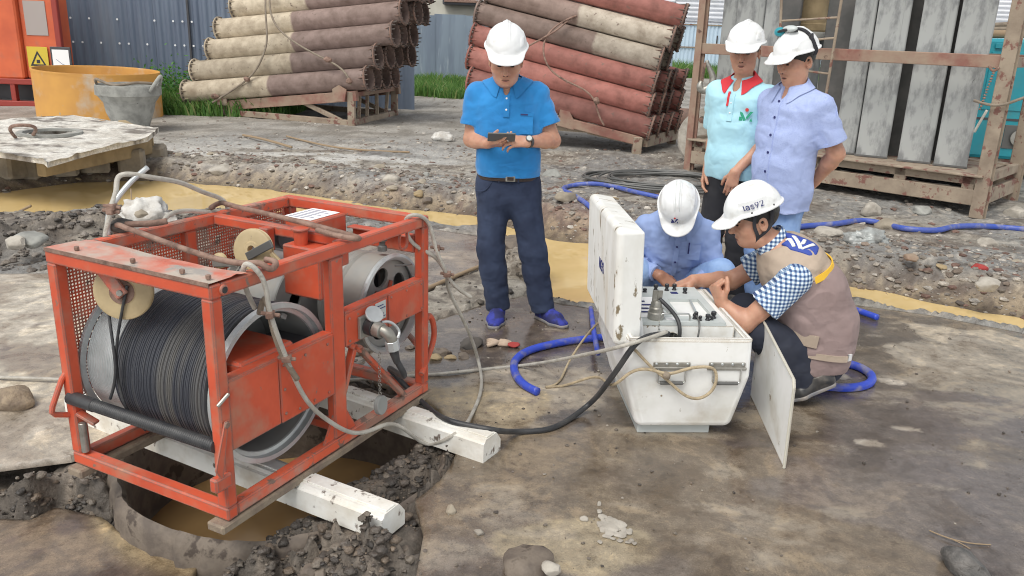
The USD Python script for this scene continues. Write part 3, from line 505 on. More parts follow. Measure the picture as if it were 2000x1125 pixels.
# ================================================================ the orange cable winch frame
W, L, H, S = .766, 1.2, .806, .046
rig = Thing('winch_frame', 'orange steel winch frame with cable drums, standing on white beams over the hole', 'cable winch', loc=(-1.583, 2.68, .13), rotz=-.466)
A = rig.add; OP, OW = 'orange_paint', 'orange_worn'
h = S / 2
for x, y in ((h, h), (W - h, h), (h, L - h), (W - h, L - h)): A('post', bx(x - h, x + h, y - h, y + h, S, H - S, .005), OP)
A('post', bx(W - S + .004, W - .004, .555, .63, S, H - S, .005), OP); A('post', bx(.004, S - .004, .56, .615, S, H - S, .005), OP)
for z, nm in ((0, 'bottom_rail'), (H - S, 'top_rail')):
    A(nm, bx(0, W, 0, S, z, z + S, .005), OP); A(nm, bx(0, W, L - S, L, z, z + S, .005), OP if z else OW)
    A(nm, bx(.002, S - .002, S, L - S, z, z + S, .005), OW if z else OP); A(nm, bx(W - S + .002, W - .002, S, L - S, z + .001, z + S - .001, .005), OP if z else OW)
A('cross_bar', bx(S, W - S, .70, .745, H - S + .004, H - .002, .005), OP)
for x in (.33, .69): A('cross_bar_lug', bx(x, x + .045, .655, .70, H - .1, H - .006, .004), OP)
A('pivot', cyl((.54, .66, H - .11), (.54, .66, H + .012), .026, 16), OP); A('pivot', cyl((.54, .66, H + .012), (.54, .66, H + .02), .034, 16), OP)
A('cover_sheet', None or (lambda: (lambda X, Y: (np.stack([X, Y, .008 + H + .006 * np.sin(X * 9) * (Y > .1) + (meshkit.fbm(np.stack([X * 6, Y * 6, X * 0], -1), 3, 9) - .5) * .012 + np.where(Y > .12, -.006, 0)], -1).reshape(-1, 3), (lambda i: np.stack([i[:-1, :-1], i[:-1, 1:], i[1:, 1:], i[1:, :-1]], -1).reshape(-1, 4))(np.arange(X.size).reshape(X.shape))))(*np.meshgrid(np.linspace(.004, W - .004, 40), np.linspace(0, .155, 8))))(), 'scuffed_sheet', 40)
A('sheet_lip', bx(.004, W - .004, -.003, 0, H - .004, H + .01, .001), 'rusty_steel')
for x in (.13, .4, .62, .73): A('bolt', cyl((x, .03, H + .01), (x, .03, H + .024), .009, 6), 'rusty_steel')
# runners under the long sides
for x in (.0, W - .07): A('runner', bx(x, x + .075, -.03, L + .03, -.036, -.003, .006), 'runner_wood')
# perforated side panels
def perforated(y0, y1, z0, z1, x, p=.0126, r=.0040):
    ny_, nz_ = int((y1 - y0) / p), int((z1 - z0) / p); V, Fc = [], []; k8 = np.arange(8); a8 = k8 * np.pi / 4 + np.pi / 8
    sq = np.array([[1, .414], [.414, 1], [-.414, 1], [-1, .414], [-1, -.414], [-.414, -1], [.414, -1], [1, -.414]]) * np.array([p / 2, p / 2]); sq[:, 0] = np.sign(sq[:, 0]) * p / 2 * np.where(np.abs(sq[:, 0]) > p * .3, 1, 1) ; sq[:, 1] = np.sign(sq[:, 1]) * p / 2
    sq = np.array([[p / 2, p / 4], [p / 4, p / 2], [-p / 4, p / 2], [-p / 2, p / 4], [-p / 2, -p / 4], [-p / 4, -p / 2], [p / 4, -p / 2], [p / 2, -p / 4]])
    ho = np.stack([np.cos(a8), np.sin(a8)], 1) * r; cr = np.array([[p / 2, p / 2], [-p / 2, p / 2], [-p / 2, -p / 2], [p / 2, -p / 2]])
    cell = np.vstack([sq, ho, cr]); j = (k8 + 1) % 8; f = [np.stack([k8, j, 8 + j], 1), np.stack([k8, 8 + j, 8 + k8], 1), np.array([[0, 16, 1], [2, 17, 3], [4, 18, 5], [6, 19, 7]])]; f = np.vstack(f)
    gy, gz = np.meshgrid(np.arange(ny_), np.arange(nz_), indexing='ij'); off = gz % 2 * 0
    cen = np.stack([(y0 + (gy + .5) * (y1 - y0) / ny_).ravel(), (z0 + (gz + .5) * (z1 - z0) / nz_).ravel()], 1); sc = np.array([(y1 - y0) / ny_ / p, (z1 - z0) / nz_ / p])
    P = (cen[:, None] + cell[None] * sc).reshape(-1, 2); Fa = (np.arange(len(cen))[:, None, None] * 20 + f[None]).reshape(-1, 3)
    v = np.column_stack([np.full(len(P), x), P]); return v, Fa
for y0, y1 in ((S, .56), (.615, L - S)):
    A('perforated_panel', cat_(perforated(y0, y1, .25, H - S, .012), perforated(y0, y1, .25, H - S, .0135)), 'orange_worn', False)
# right side: lower plate in two pieces with a seam, upper control plate
A('side_plate', bx(W - .012, W - .004, S - .002, .27, .238, .478, .002), OP); A('side_plate', bx(W - .010, W - .001, .272, .556, .238, .478, .002), OP)
A('side_plate_lip', bx(W - .05, W - .006, S, .556, .474, .484, .002), OP)
for y, z in ((.29, .45), (.29, .36), (.29, .27), (.36, .26), (.44, .26), (.52, .26), (.4, .45), (.52, .45)): A('bolt', cyl((W - .001, y, z), (W + .004, y, z), .006, 6), 'orange_worn')
A('control_plate', bx(W - .012, W - .003, .63, .9, .40, .53, .002), OP); A('control_plate', bx(W - .010, W, .905, L - S, .395, .535, .002), OP)
A('control_plate_lip', bx(W - .05, W - .004, .63, L - S, .53, .54, .002), OP); A('name_plate', bx(W - .003, W - .0005, .815, .885, .445, .52, .001), 'panel_grey')
for i in range(5): A('name_plate_line', bx(W - .0006, W + .0003, .82, .88 - .012 * (i % 3), .455 + i * .012, .459 + i * .012, .0004), 'print_navy')
for y, z in ((.92, .52), (.92, .41), (1.03, .41), (1.14, .41), (1.03, .52), (1.14, .52), (.65, .42), (.65, .51)): A('bolt', cyl((W - .001, y, z), (W + .004, y, z), .006, 6), 'orange_worn')
# braces below the control plate, and gussets
for p, q in (((W - .02, .70, .39), (W - .02, .615, .2)), ((W - .02, .72, .37), (W - .02, 1.03, .04)), ((W - .02, .66, .4), (W - .02, .735, .35))): A('brace', beam(p, q, .022, .03, (1, 0, 0), .003), OW if p[1] > .7 else OP)
A('gusset', place(prism([(0, 0), (.06, 0), (0, .1)], -.004, .004), (W - .015, .63, S), (0, 1, 0), (0, 0, 1), (1, 0, 0)), OP); A('gusset', place(prism([(0, 0), (-.06, 0), (0, .1)], -.004, .004), (W - .015, .555, S), (0, 1, 0), (0, 0, 1), (1, 0, 0)), OP)
A('inner_bar', beam((S, .62, S + .02), (W - S, .62, S + .02), .04, .04, bev=.004), OW)
# carrying handles and latches
A('handle', tube(spline([(W - .02, L + .002, .33), (W - .02, L + .03, .345), (W - .02, L + .075, .25), (W - .02, L + .03, .16), (W + .0, L - .06, .1)], .01), .013, 10), OP)
A('handle', tube([(.015, .012, .36), (.008, -.006, .335), (.002, -.05, .245), (.002, -.055, .225), (.004, -.045, .212), (.012, .012, .19)], .010, 10), OP)
A('handle', tube(spline([(W - .3, L + .002, .2), (W - .2, L + .08, .22), (W - .1, L + .04, .2), (W - .05, L + .002, .2)], .012), .013, 10), OW)
A('latch_arm', place(prism([(-.002, .36), (.012, .36), (-.03, .16), (-.055, .21), (-.05, .225)], 0, .006), (W + .006, .01, 0), (0, 1, 0), (0, 0, 1), (1, 0, 0)), OP)
A('latch_bar', bx(W - .02, W + .014, -.05, .02, .13, .18, .006), OP); A('bolt', cyl((W + .012, .01, .35), (W + .02, .01, .35), .011, 8), 'rusty_steel'); A('bolt', cyl((W + .004, -.012, .42), (W + .012, .03, .45), .006, 8), 'steel_dull')
A('spring_bolt', cyl((.06, .012, .055), (.06, .012, .17), .013, 12), 'steel_dull'); A('spring_bracket', beam((.05, .01, .21), (.115, .03, .175), .035, .012, bev=.003), 'orange_worn')
A('rail_tube', cyl((W - S, .05, H - .022), (W + .008, .05, H - .022), .016, 14), OW); A('rail_tube_hole', cyl((W + .006, .05, H - .022), (W + .0095, .05, H - .022), .011, 14), 'dark_hole')  # tube end is closed; the dark disc paints the shade of its bore
# guide roller along the front
rp = [(.0, .0)]; xs_ = np.arange(0, .70, .0045)
rp = [(.006, 0), (.018, 0)] + [(.0205 + .0022 * (k % 2) * (x_ > .12) + .002 * (x_ < .03), x_) for k, x_ in enumerate(xs_)] + [(.018, .70), (.002, .70)]
A('guide_roller', lathe(rp, 18, (.03, .008, .262), (1, 0, 0)), 'black_rubber', 40); A('roller_sleeve', cyl((.02, .008, .262), (.15, .008, .262), .0245, 18), 'black_rubber')
# ---- front drum, wound with black cable
DY, DZ, DR = .337, .347, .282
pr = []
for k, x_ in enumerate(np.arange(.034, .235, .0085)): pr += [(DR - .026, x_), (DR - .021, x_ + .003), (DR - .021, x_ + .0055)]
A('drum_barrel', lathe(pr, 96, (0, DY, DZ), (1, 0, 0)), 'pale_steel', 30)
pr = []; rg = np.random.default_rng(5)
for k, x_ in enumerate(np.arange(.19, .645, .0082)):
    e = rg.uniform(-.0022, .0022) - (.01 if x_ > .625 else 0) - (.006 if x_ < .2 else 0); pr += [(DR - .012 + e, x_), (DR - .0045 + e, x_ + .0025), (DR - .0045 + e, x_ + .0057), (DR - .012 + e, x_ + .0082)]
drum = A('wound_cable', lathe(pr, 110, (0, DY, DZ), (1, 0, 0)), 'wound_cable', 30, label='black cable wound in close turns on the front drum')
A('drum_flange', lathe([(DR - .02, 0), (DR + .004, 0), (DR + .004, .014), (DR - .02, .014)], 96, (.02, DY, DZ), (1, 0, 0), True), 'pale_steel', 30)
A('drum_flange', lathe([(DR - .03, 0), (DR + .002, 0), (DR + .006, .012), (DR + .006, .03), (DR - .012, .03), (DR - .014, .008), (DR - .03, .004)], 96, (.652, DY, DZ), (1, 0, 0), True), 'pale_steel', 30)
A('drum_bore', lathe([(DR - .029, .07), (DR - .029, .66)], 96, (0, DY, DZ), (1, 0, 0)), 'drum_steel', True)
def disc_with_holes(R, holes, t, inner=0.):
    P = Point(0, 0).buffer(R, 32)
    for (cx, cy, rx, ry, rot) in holes:
        q = Point(0, 0).buffer(1, 14); from shapely import affinity
        P = P.difference(affinity.translate(affinity.rotate(affinity.scale(q, rx, ry), rot, origin=(0, 0)), cx, cy))
    return prism(P, 0, t)
YZ = ((0, 1, 0), (0, 0, 1), (1, 0, 0))
def ovals(n, rad, rx, ry, ph=0.): return [(rad * math.cos(ph + 2 * math.pi * i / n), rad * math.sin(ph + 2 * math.pi * i / n), rx, ry, math.degrees(ph + 2 * math.pi * i / n)) for i in range(n)]
A('drum_web', place(disc_with_holes(DR - .03, ovals(5, .15, .045, .06, .3), .01), (.40, DY, DZ), *YZ), 'drum_steel', 30)
A('drum_web', place(disc_with_holes(DR - .03, ovals(5, .15, .045, .06, .8), .01), (.10, DY, DZ), *YZ), 'drum_steel', 30)
for a_ in (1.0, 2.5, 3.9, 5.3):
    c_, s_ = math.cos(a_), math.sin(a_); A('drum_tab', beam((.45, DY + (DR - .045) * c_, DZ + (DR - .045) * s_), (.62, DY + (DR - .045) * c_, DZ + (DR - .045) * s_), .03, .02, (0, c_, s_), .003), 'drum_steel')
A('drum_hub', cyl((.06, DY, DZ), (.5, DY, DZ), .05, 24), 'drum_steel')
A('motor_housing', bx(.48, .72, .14, .40, .40, .495, .01), OP); A('motor_housing', bx(.50, .70, .40, .55, .28, .45, .01), 'machine_dark')
# ---- rear drums
EY, EZ, ER = 1.068, .43, .21
A('rear_drum_barrel', lathe([(ER - .008, .43)] + [(ER - .008 + .004 * (k % 2), .44 + .011 * k) for k in range(8)] + [(ER - .014, .53), (ER - .014, .538), (ER - .004, .54), (ER - .004, .655)], 80, (0, EY, EZ), (1, 0, 0)), 'drum_steel', 30)
A('rear_drum_flange', lathe([(ER - .02, 0), (ER + .004, 0), (ER + .008, .006), (ER + .008, .018), (ER - .004, .022), (ER - .012, .016), (ER - .02, .004)], 80, (.648, EY, EZ), (1, 0, 0), True), 'pale_steel', 30)
A('rear_drum_web', place(disc_with_holes(ER - .015, ovals(5, .122, .04, .05, .55), .012), (.618, EY, EZ), *YZ), 'drum_steel', 30)
A('rear_drum_back', place(disc_with_holes(ER - .012, [], .01), (.44, EY, EZ), *YZ), 'machine_dark', 30)
for i in range(5):
    a_ = .55 + math.pi / 5 + 2 * math.pi * i / 5; A('hub_spoke', beam((.634, EY, EZ), (.634, EY + .1 * math.cos(a_), EZ + .1 * math.sin(a_)), .022, .01, (1, 0, 0), .003), 'orange_worn')
A('rear_drum_hub', cyl((.44, EY, EZ), (.668, EY, EZ), .045, 24), OW)
A('second_drum_barrel', lathe([(ER + .03, .08), (ER + .03, .09), (ER + .0, .094), (ER + .0, .35), (ER + .03, .354), (ER + .03, .37)], 80, (0, .9, .41), (1, 0, 0)), 'drum_steel', 30)
A('second_drum_web', place(disc_with_holes(ER + .028, ovals(5, .12, .035, .05, .1), .012), (.362, .9, .41), *YZ), 'drum_steel', 30); A('second_drum_back', place(disc_with_holes(ER, [], .01), (.1, .9, .41), *YZ), 'machine_dark', 30)
A('drum_axle', cyl((S, EY, EZ), (.44, EY, EZ), .03, 16), 'machine_dark')
# ---- motor box under the cross bar, box with a paper sheet, rear beam
A('motor_box', bx(.475, .655, .625, .76, .565, H - S + .002, .006), OP); A('motor_box_lug', bx(.455, .475, .66, .70, .62, .70, .004), OW)
A('switch_box', bx(.22, .375, .925, 1.2 - S - .01, .62, .775, .006), OP); A('paper_sheet', bx(.20, .35, .94, 1.13, .776, .7785, .0008), 'paper_white')
for i in range(7): A('paper_line', bx(.215, .30 + .03 * (i % 2), .955 + i * .024, .961 + i * .024, .7788, .7792, .0002), 'print_navy')
A('rear_beam', bx(.40, W - S, 1.15, 1.165, .645, .72, .004), OP); A('rear_beam_flange', bx(.40, W - S, 1.11, 1.165, .72, .727, .002), OP)
A('grease_cup', lathe([(.0, 0), (.02, 0), (.02, .02), (.013, .025), (.013, .04), (.022, .045), (.022, .06), (0, .065)], 14, (.61, 1.08, .655)), 'gunmetal'); A('cable_clip', tube(spline([(W - .05, 1.02, .62), (W - .03, 1.1, .61), (W - .05, 1.14, .6)], .01), .004, 6), 'gunmetal')
A('hook_loop', tube(spline([(W - .03, 1.03, H - S), (W - .03, 1.03, H - .11), (W - .03, 1.07, H - .115), (W - .03, 1.075, H - S)], .008), .006, 8), OP)
A('hook_loop', tube(spline([(.05, 1.05, H - S), (.05, 1.05, H - .13), (.05, 1.1, H - .14), (.05, 1.1, H - S)], .008), .006, 8), OP)
A('hook_loop', tube(spline([(.2, .6, .56), (.25, .56, .53), (.36, .6, .5), (.45, .6, .52)], .008), .008, 8), OP)
# ---- sheaves: hanging front wheel and the wheel pair on its lever
def wheel(c, r, t, ax, name, mt='sheave_nylon', hub=.035):
    A(name, lathe([(hub * .5, 0), (r - .012, 0), (r - .003, .003), (r, .008), (r - .012, t / 2), (r, t - .008), (r - .003, t - .003), (r - .012, t), (hub, t), (hub * .9, t + .004), (hub * .5, t + .004)], 48, np.asarray(c) - unit(ax) * t / 2, ax, True), mt, 30)
fx = unit((.5, -.85, .1)); wc = np.array((.268, .085, .683)); wheel(wc, .098, .03, fx, 'guide_sheave', hub=.045)
A('sheave_bracket', beam((.22, .05, H - S), wc + fx * .026 + np.array((.01, 0, -.01)), .045, .014, fx, .003), 'orange_worn'); A('sheave_pin', cyl(wc - fx * .03, wc + fx * .04, .011, 12), 'steel_dull'); A('sheave_hub', cyl(wc + fx * .014, wc + fx * .02, .042, 24), 'rusty_steel')
wheel((.435, .52, .757), .078, .03, (.25, -1, .25), 'lever_sheave', hub=.03); wheel((.28, .5, .695), .03, .024, (.25, -1, .2), 'lever_sheave', hub=.012)
A('lever_arm', beam((.27, .475, .69), (.40, .47, .71), .028, .014, (0, 1, 0), .003), 'steel_dull'); A('lever_arm', beam((.43, .49, .735), (.545, .5, .80), .03, .01, (0, 1, 0), .003), 'gunmetal'); A('lever_arm', beam((.53, .51, .76), (.57, .52, .72), .02, .012, (0, 1, 0), .003), 'sheave_nylon')
A('drive_motor', cyl((.24, .78, .74), (.36, .78, .74), .05, 20), 'machine_dark')
A('yellow_tag', rock((.245, .085, .665), .016, 3, 1), 'sign_yellow')
# ---- rusty rods lying across the top, bent round the rails
z_ = H + .015
A('tie_rod', tube(np.vstack([spline([(.03, .29, H - .03), (-.012, .29, H + .0), (.0, .285, z_ + .012), (.06, .28, z_ + .012)], .012), spline([(.12, .278, z_ + .008), (.72, .212, z_), (.772, .214, z_ + .004), (.795, .225, z_ - .01), (.79, .255, z_ + .0), (.74, .262, z_ + .004)], .015)]), .0105, 10), 'rusty_steel', True)
A('tie_rod', tube(np.vstack([spline([(.03, .72, z_ + .012), (-.012, .75, z_), (-.01, .79, z_ + .01), (.04, .785, z_ + .014)], .01), spline([(.1, .775, z_ + .012), (.75, .69, z_), (.79, .69, z_ - .006), (.793, .66, z_), (.75, .645, z_ + .004), (.62, .66, z_ + .008)], .015)]), .0105, 10), 'rusty_steel', True)
A('tie_rod', tube(spline([(-.05, .3, z_ + .01), (.03, .32, z_ + .015), (.09, .395, z_ + .015), (.11, .42, z_ + .02)], .01), .012, 10), 'rusty_steel', True)
A('rag_knot', rock((.0, .31, z_ + .01), .045, 9, 2, .5, .6), 'rag_dark', True)
# ---- connector socket on the control plate
A('socket_plate', bx(W - .002, W + .012, .70, .79, .41, .50, .003), 'steel_dull'); A('socket_barrel', cyl((W + .012, .745, .455), (W + .05, .742, .452), .034, 24), 'plastic_black'); A('socket_cap', cyl((W + .035, .755, .50), (W + .042, .752, .508), .036, 28), 'pale_steel')
A('plug_elbow', cat_(cyl((W + .05, .742, .452), (W + .085, .74, .448), .03, 20), tube(spline([(W + .075, .742, .452), (W + .105, .748, .44), (W + .115, .76, .405), (W + .116, .765, .37)], .008), .022, 14)), 'steel_dull'); A('plug_nut', cyl((W + .113, .76, .41), (W + .116, .767, .37), .0275, 8), 'pale_steel')
A('plug_lever', tube(spline([(W + .06, .77, .47), (W + .075, .81, .46), (W + .1, .83, .42), (W + .105, .81, .40)], .008), .006, 8), 'pale_steel'); A('plug_boot', cyl((W + .116, .766, .372), (W + .121, .785, .31), .02, 16, .013), 'black_rubber')
# cap on a chain
cx_ = [(W + .012, .818, .32 - .019 * k) for k in range(11)]
for k in range(10): A('chain_link', tube(spline([(p_[0] + (.005 if k % 2 else 0) * s1, p_[1] + (0 if k % 2 else .005) * s1, p_[2] + dz) for p_, s1, dz in ((cx_[k], 1, -.004), (cx_[k], 1, -.014), (cx_[k], -1, -.014), (cx_[k], -1, -.004))], .004, True), .0016, 5), 'steel_dull')
A('socket_dust_cap', cyl((W + .004, .818, .088), (W + .024, .82, .09), .04, 28), 'drum_steel')
# the signal cable running down in front of the drum
A('lead_cable', tube(spline([(.14, .16, H - .03), (.19, .08, .66), (.25, .03, .4), (.22, .02, .3)], .02), .0055, 8), 'black_rubber', True); A('lead_cable', tube(spline([(.3, .075, .71), (.265, .05, .55), (.24, .045, .42), (.27, .045, .26), (.28, .1, .16)], .02), .005, 8), 'black_rubber', True)

# ================================================================ slings, cables, hoses
def rpx(px, py, off):
    n = rig.M[:3, 0]; o = rig.toworld((W + off, 0, 0)); d = ray(px, py); return EYE + d * ((o - EYE) @ n) / (d @ n)
def rw(x, y, z): return rig.toworld((x, y, z))
def clamp(t, p, d, s=.02): 
    t.add('clamp', cat_(beam(np.asarray(p) - unit(d) * .012, np.asarray(p) + unit(d) * .012, s * 1.6, s * 1.2, bev=.003), cyl(np.asarray(p) + np.array([-.03, 0, .004]), np.asarray(p) + np.array([.03, .005, -.004]), .007, 8)), 'rusty_steel', 30, world=True)
sl = Thing('wire_sling', 'grey wire rope sling looped over the right rails of the orange winch frame', 'wire sling', loc=rw(W, .2, -.03))
pts = [rw(W - .06, .235, .66), rw(W - .045, .18, .78), rw(W - .01, .165, H + .03), rw(W + .02, .19, H - .01), rw(W + .025, .21, .70), rw(W + .03, .225, .62), rw(W + .035, .265, .5), rpx(600, 783, .03), rpx(645, 824, .035), rpx(690, 845, .04), rpx(725, 840, .05), rpx(762, 828, .07), rpx(800, 846, .1), rpx(836, 867, .14), at(885, 850, .08), at(922, 808, .02), at(940, 755, .02), at(933, 700, .06), aty(905, 625, 3.75), aty(878, 570, 3.72), rw(W + .05, 1.25, .56), rw(W + .03, 1.2, .68), rw(W + .01, 1.16, H - .01), rw(W - .02, 1.1, H + .016), rw(W - .05, 1.1, H - .01), rw(W - .04, 1.13, .7), rw(W + .02, 1.22, .62), rw(W + .06, 1.29, .5), rw(W + .12, 1.36, .42)]
C_ = spline(pts, .012); sl.add('rope', tube(C_, .0085, 9), 'wire_rope', True, world=True)
sl.add('rope_end', tube(spline([rw(W - .05, .245, .64), rw(W - .01, .235, .7), rw(W + .018, .222, .66), rw(W + .022, .23, .6), rw(W + .027, .262, .5), rw(W + .04, .31, .4)], .012), .0105, 9), 'wire_rope_worn', True, world=True)
for p, d in ((rw(W + .026, .215, .66), (0, 0, 1)), (rw(W + .036, .268, .49), (0, .3, -1)), (rw(W + .032, 1.215, .665), (0, 0, 1)), (rw(W + .052, 1.265, .54), (0, .3, -1))): clamp(sl, p, d)
sl = Thing('wire_sling', 'pale wire rope sling standing in a loop above the left rail of the winch frame', 'wire sling', loc=rw(0, .3, -.03))
C_ = spline([rw(.03, .23, .74), rw(-.012, .245, .79), rw(0, .262, .87), rw(0, .277, .91), rw(-.01, .31, .96), rw(-.02, .335, 1.005), rw(.0, .365, 1.012), rw(.03, .43, .995), rw(.02, .58, .95), rw(.0, .72, .885), rw(.0, .81, .835), rw(.01, .815, .805), rw(.01, .75, .80), rw(.0, .58, .835), rw(.0, .50, .815), rw(.03, .48, .76)], .012)
sl.add('rope', tube(C_, .0095, 9), 'wire_rope', True, world=True); sl.add('rope_end', tube(spline([rw(-.01, .255, .80), rw(-.008, .268, .88), rw(.0, .30, .93), rw(.01, .36, .985), rw(.02, .43, 1.03)], .012), .0098, 9), 'pale_steel', True, world=True)
clamp(sl, rw(0, .276, .905), (0, 0, 1), .024); clamp(sl, rw(0, .27, .89), (0, .1, 1), .02)
def strand(name, pts, r, m, label, cat='cable', step=.015, n=9):
    P = spline(pts, step); return single(name, tube(P, r, n), m, label, cat, True)
strand('power_cable', [rw(W + .121, .785, .315), rw(W + .128, .82, .25), at(765, 725, .22), at(800, 762, .14), at(835, 795, .1), at(880, 822, .12), at(920, 832, .11), at(965, 840, .1), at(1010, 843, .02), at(1060, 840, .013), at(1110, 820, .013), aty(1150, 790, 3.5), aty(1185, 750, 3.3), aty(1215, 708, 3.22), aty(1238, 676, 3.215), aty(1258, 660, 3.25), aty(1280, 654, 3.3), aty(1305, 652, 3.36)], .0125, 'black_rubber', 'thick black cable from the winch socket curving over the plate into the white case')
strand('signal_cable', [at(-60, 735, .012), at(0, 737, .025), at(60, 739, .03), at(115, 741, .03), at(350, 748, .03), at(690, 742, .02), at(760, 737, .01), at(850, 731, .01), at(930, 723, .01), at(1010, 715, .01), aty(1080, 705, 3.8), aty(1150, 691, 3.45), aty(1222, 674, 3.19), aty(1262, 662, 3.22), aty(1302, 648, 3.32)], .0085, 'wire_rope', 'thin grey cable running along the ground from the far left to the white case')
strand('tan_rope', [at(1178, 622, .3), at(1150, 650, .18), at(1118, 695, .05), at(1098, 735, .01), at(1082, 752, .008), at(1066, 756, .008)], .006, 'tan_rope', 'short tan rope hanging from the lid hinge of the white case to the ground', 'rope')
strand('blue_hose', [at(1050, 765, .022), at(1025, 752, .022), at(1006, 728, .022), at(1008, 702, .022), at(1035, 684, .022), at(1075, 673, .022), at(1120, 665, .022), at(1165, 660, .022), at(1230, 652, .022)], .021, 'blue_hose', 'bright blue hose end curling on the plate just left of the white case', 'hose')
strand('blue_hose', [at(1168, 690, .06), at(1162, 660, .065), at(1157, 625, .04), at(1154, 602, .0)], .015, 'blue_hose', 'short dull blue hose crossing under the bright hose beside the lid', 'hose')
strand('blue_hose', [at(1560, 748, .022), at(1640, 757, .022), at(1680, 755, .022), at(1702, 744, .022), at(1697, 728, .022), at(1670, 714, .022), at(1630, 705, .022), at(1580, 690, .022)], .022, 'blue_hose', 'bright blue hose loop on the plate behind the squatting man in the vest', 'hose')
strand('blue_hose', [at(1600, 592, .022), at(1640, 597, .022), at(1680, 608, .022), at(1714, 620, .022)], .02, 'blue_hose', 'blue hose end lying by the water behind the man in the vest', 'hose')

# ================================================================ the white equipment case
CW, CL, CT = .541, .72, .46
case = Thing('equipment_case', 'open white hard case with lid up holding the recorder, set on the wet plate', 'equipment case', loc=(.497, 3.255, 0), rotz=.07)
Ca = case.add
def sph(c, r): return m3d.Manifold.sphere(r, 28).translate(c)
def hull_case(ins=0.):
    top = [m3d.Manifold.cylinder(.05, .03, .03, 24).translate((x, y, CT - .05)) for x in (.03, CW - .03) for y in (.03, CL - .03)]
    mid = [sph((x, y, .3), .034) for x in (.028, CW - .028) for y in (.03, CL - .03)]
    bot = [sph((x, y, .085), .04) for x in (.10, CW - .078) for y in (.055, CL - .055)]
    return m3d.Manifold.batch_hull(top + mid + bot)
cavity = m3d.Manifold.cube((CW - .06, CL - .06, .2)).translate((.03, .03, .33))
Ca('shell', hull_case() - cavity, 'white_paint', 25)
rim = m3d.Manifold.cube((CW - .012, CL - .012, .012)).translate((.006, .006, CT - .001)) - m3d.Manifold.cube((CW - .044, CL - .044, .1)).translate((.022, .022, CT - .05))
Ca('rim', rim, 'white_paint', 25)
Ca('foot', bx(.085, CW - .13, .06, CL - .1, .0, .05, .004), 'panel_grey')
# recorder in the case
Ca('recorder_frame', m3d.Manifold.cube((.46, .52, .12)).translate((.04, .14, .36)) - m3d.Manifold.cylinder(.05, .032, .032, 28).rotate((90, 0, 0)).translate((.225, .16, .415)), 'white_paint', 20)
Ca('speaker_hole', cyl((.225, .158, .415), (.225, .163, .415), .033, 24), 'gunmetal'); Ca('speaker_bar', bx(.215, .222, .149, .157, .39, .44, .001), 'plastic_black'); Ca('speaker_bar', bx(.232, .237, .149, .157, .39, .44, .001), 'steel_dull')
win = m3d.Manifold.cube((.15, .25, .04)).translate((.275, .22, .47))
pp = Ca('control_panel', m3d.Manifold.cube((.415, .52, .018)).translate((.045, .14, .478)) - win - m3d.Manifold.cube((.03, .25, .04)).translate((.05, .2, .47)), 'panel_grey', 20)
Ca('chart_window', bx(.274, .426, .219, .471, .474, .478, .001), 'window_grey'); Ca('window_bar', beam((.36, .24, .492), (.385, .46, .492), .01, .008), 'pale_steel'); Ca('slot', bx(.052, .078, .205, .445, .472, .4745, .001), 'plastic_black')
Ca('chart_paper', (lambda: (np.array([[.085, .2, .4975], [.2, .2, .4975], [.2, .455, .508], [.085, .455, .508], [.085, .2, .4965], [.2, .2, .4965], [.2, .455, .507], [.085, .455, .507]]), np.array([[0, 1, 2, 3], [7, 6, 5, 4], [0, 4, 5, 1], [2, 6, 7, 3], [1, 5, 6, 2], [3, 7, 4, 0]])))(), 'paper_white', False)
for i in range(4): Ca('chart_print', place(bx(.10, .17 - .02 * (i % 2), 0, .014, 0, .0006, .0002), (0, .25 + .045 * i, .5002 + .0019 * (i + 1)), (1, 0, 0), unit((0, .255, .0105)), unit((0, -.0105, .255))), 'print_navy')
def knob(x, y, s=1., tall=1.):
    Ca('knob', lathe([(0, 0), (.012 * s, 0), (.009 * s, .006), (.0065 * s, .012 * tall), (.011 * s, .016 * tall), (.011 * s, .028 * tall), (.008 * s, .031 * tall), (0, .031 * tall)], 14, (x, y, .496)), 'plastic_black')
for x, y, s, t in ((.07, .56, .5, .6), (.105, .575, 1.1, 1), (.14, .615, 1.1, 1.2), (.155, .585, 1, 1), (.165, .565, 1, .9), (.19, .57, .9, .6), (.25, .6, 1, 1.), (.305, .6, 1, 1.1), (.345, .61, 1, 1.0), (.385, .56, 1, .9), (.385, .17, 1, .9), (.35, .165, .7, .7), (.33, .185, .8, .8), (.42, .2, 1.1, 1.), (.405, .175, .7, .6)): knob(x, y, s, t)
Ca('switch', beam((.095, .57, .52), (.072, .578, .524), .008, .006), 'plastic_black'); Ca('display', bx(.315, .35, .545, .575, .496, .4975, .0005), 'print_navy'); Ca('label_plate', bx(.20, .255, .165, .2, .496, .497, .0004), 'paper_white')
def ubar(name, x0, x1, y, z0, z1, r=.005): Ca(name, tube(np.vstack([[(x0, y, z0)], spline([(x0, y, z1 - .015), (x0 + .004, y, z1 - .003), (x0 + .016, y, z1)], .004), spline([(x1 - .016, y, z1), (x1 - .004, y, z1 - .003), (x1, y, z1 - .015)], .004), [(x1, y, z0)]]), r, 10), 'steel_bright', True)
ubar('panel_handle', .055, .165, .645, .496, .55); ubar('panel_handle', .17, .30, .155, .496, .53, .004)
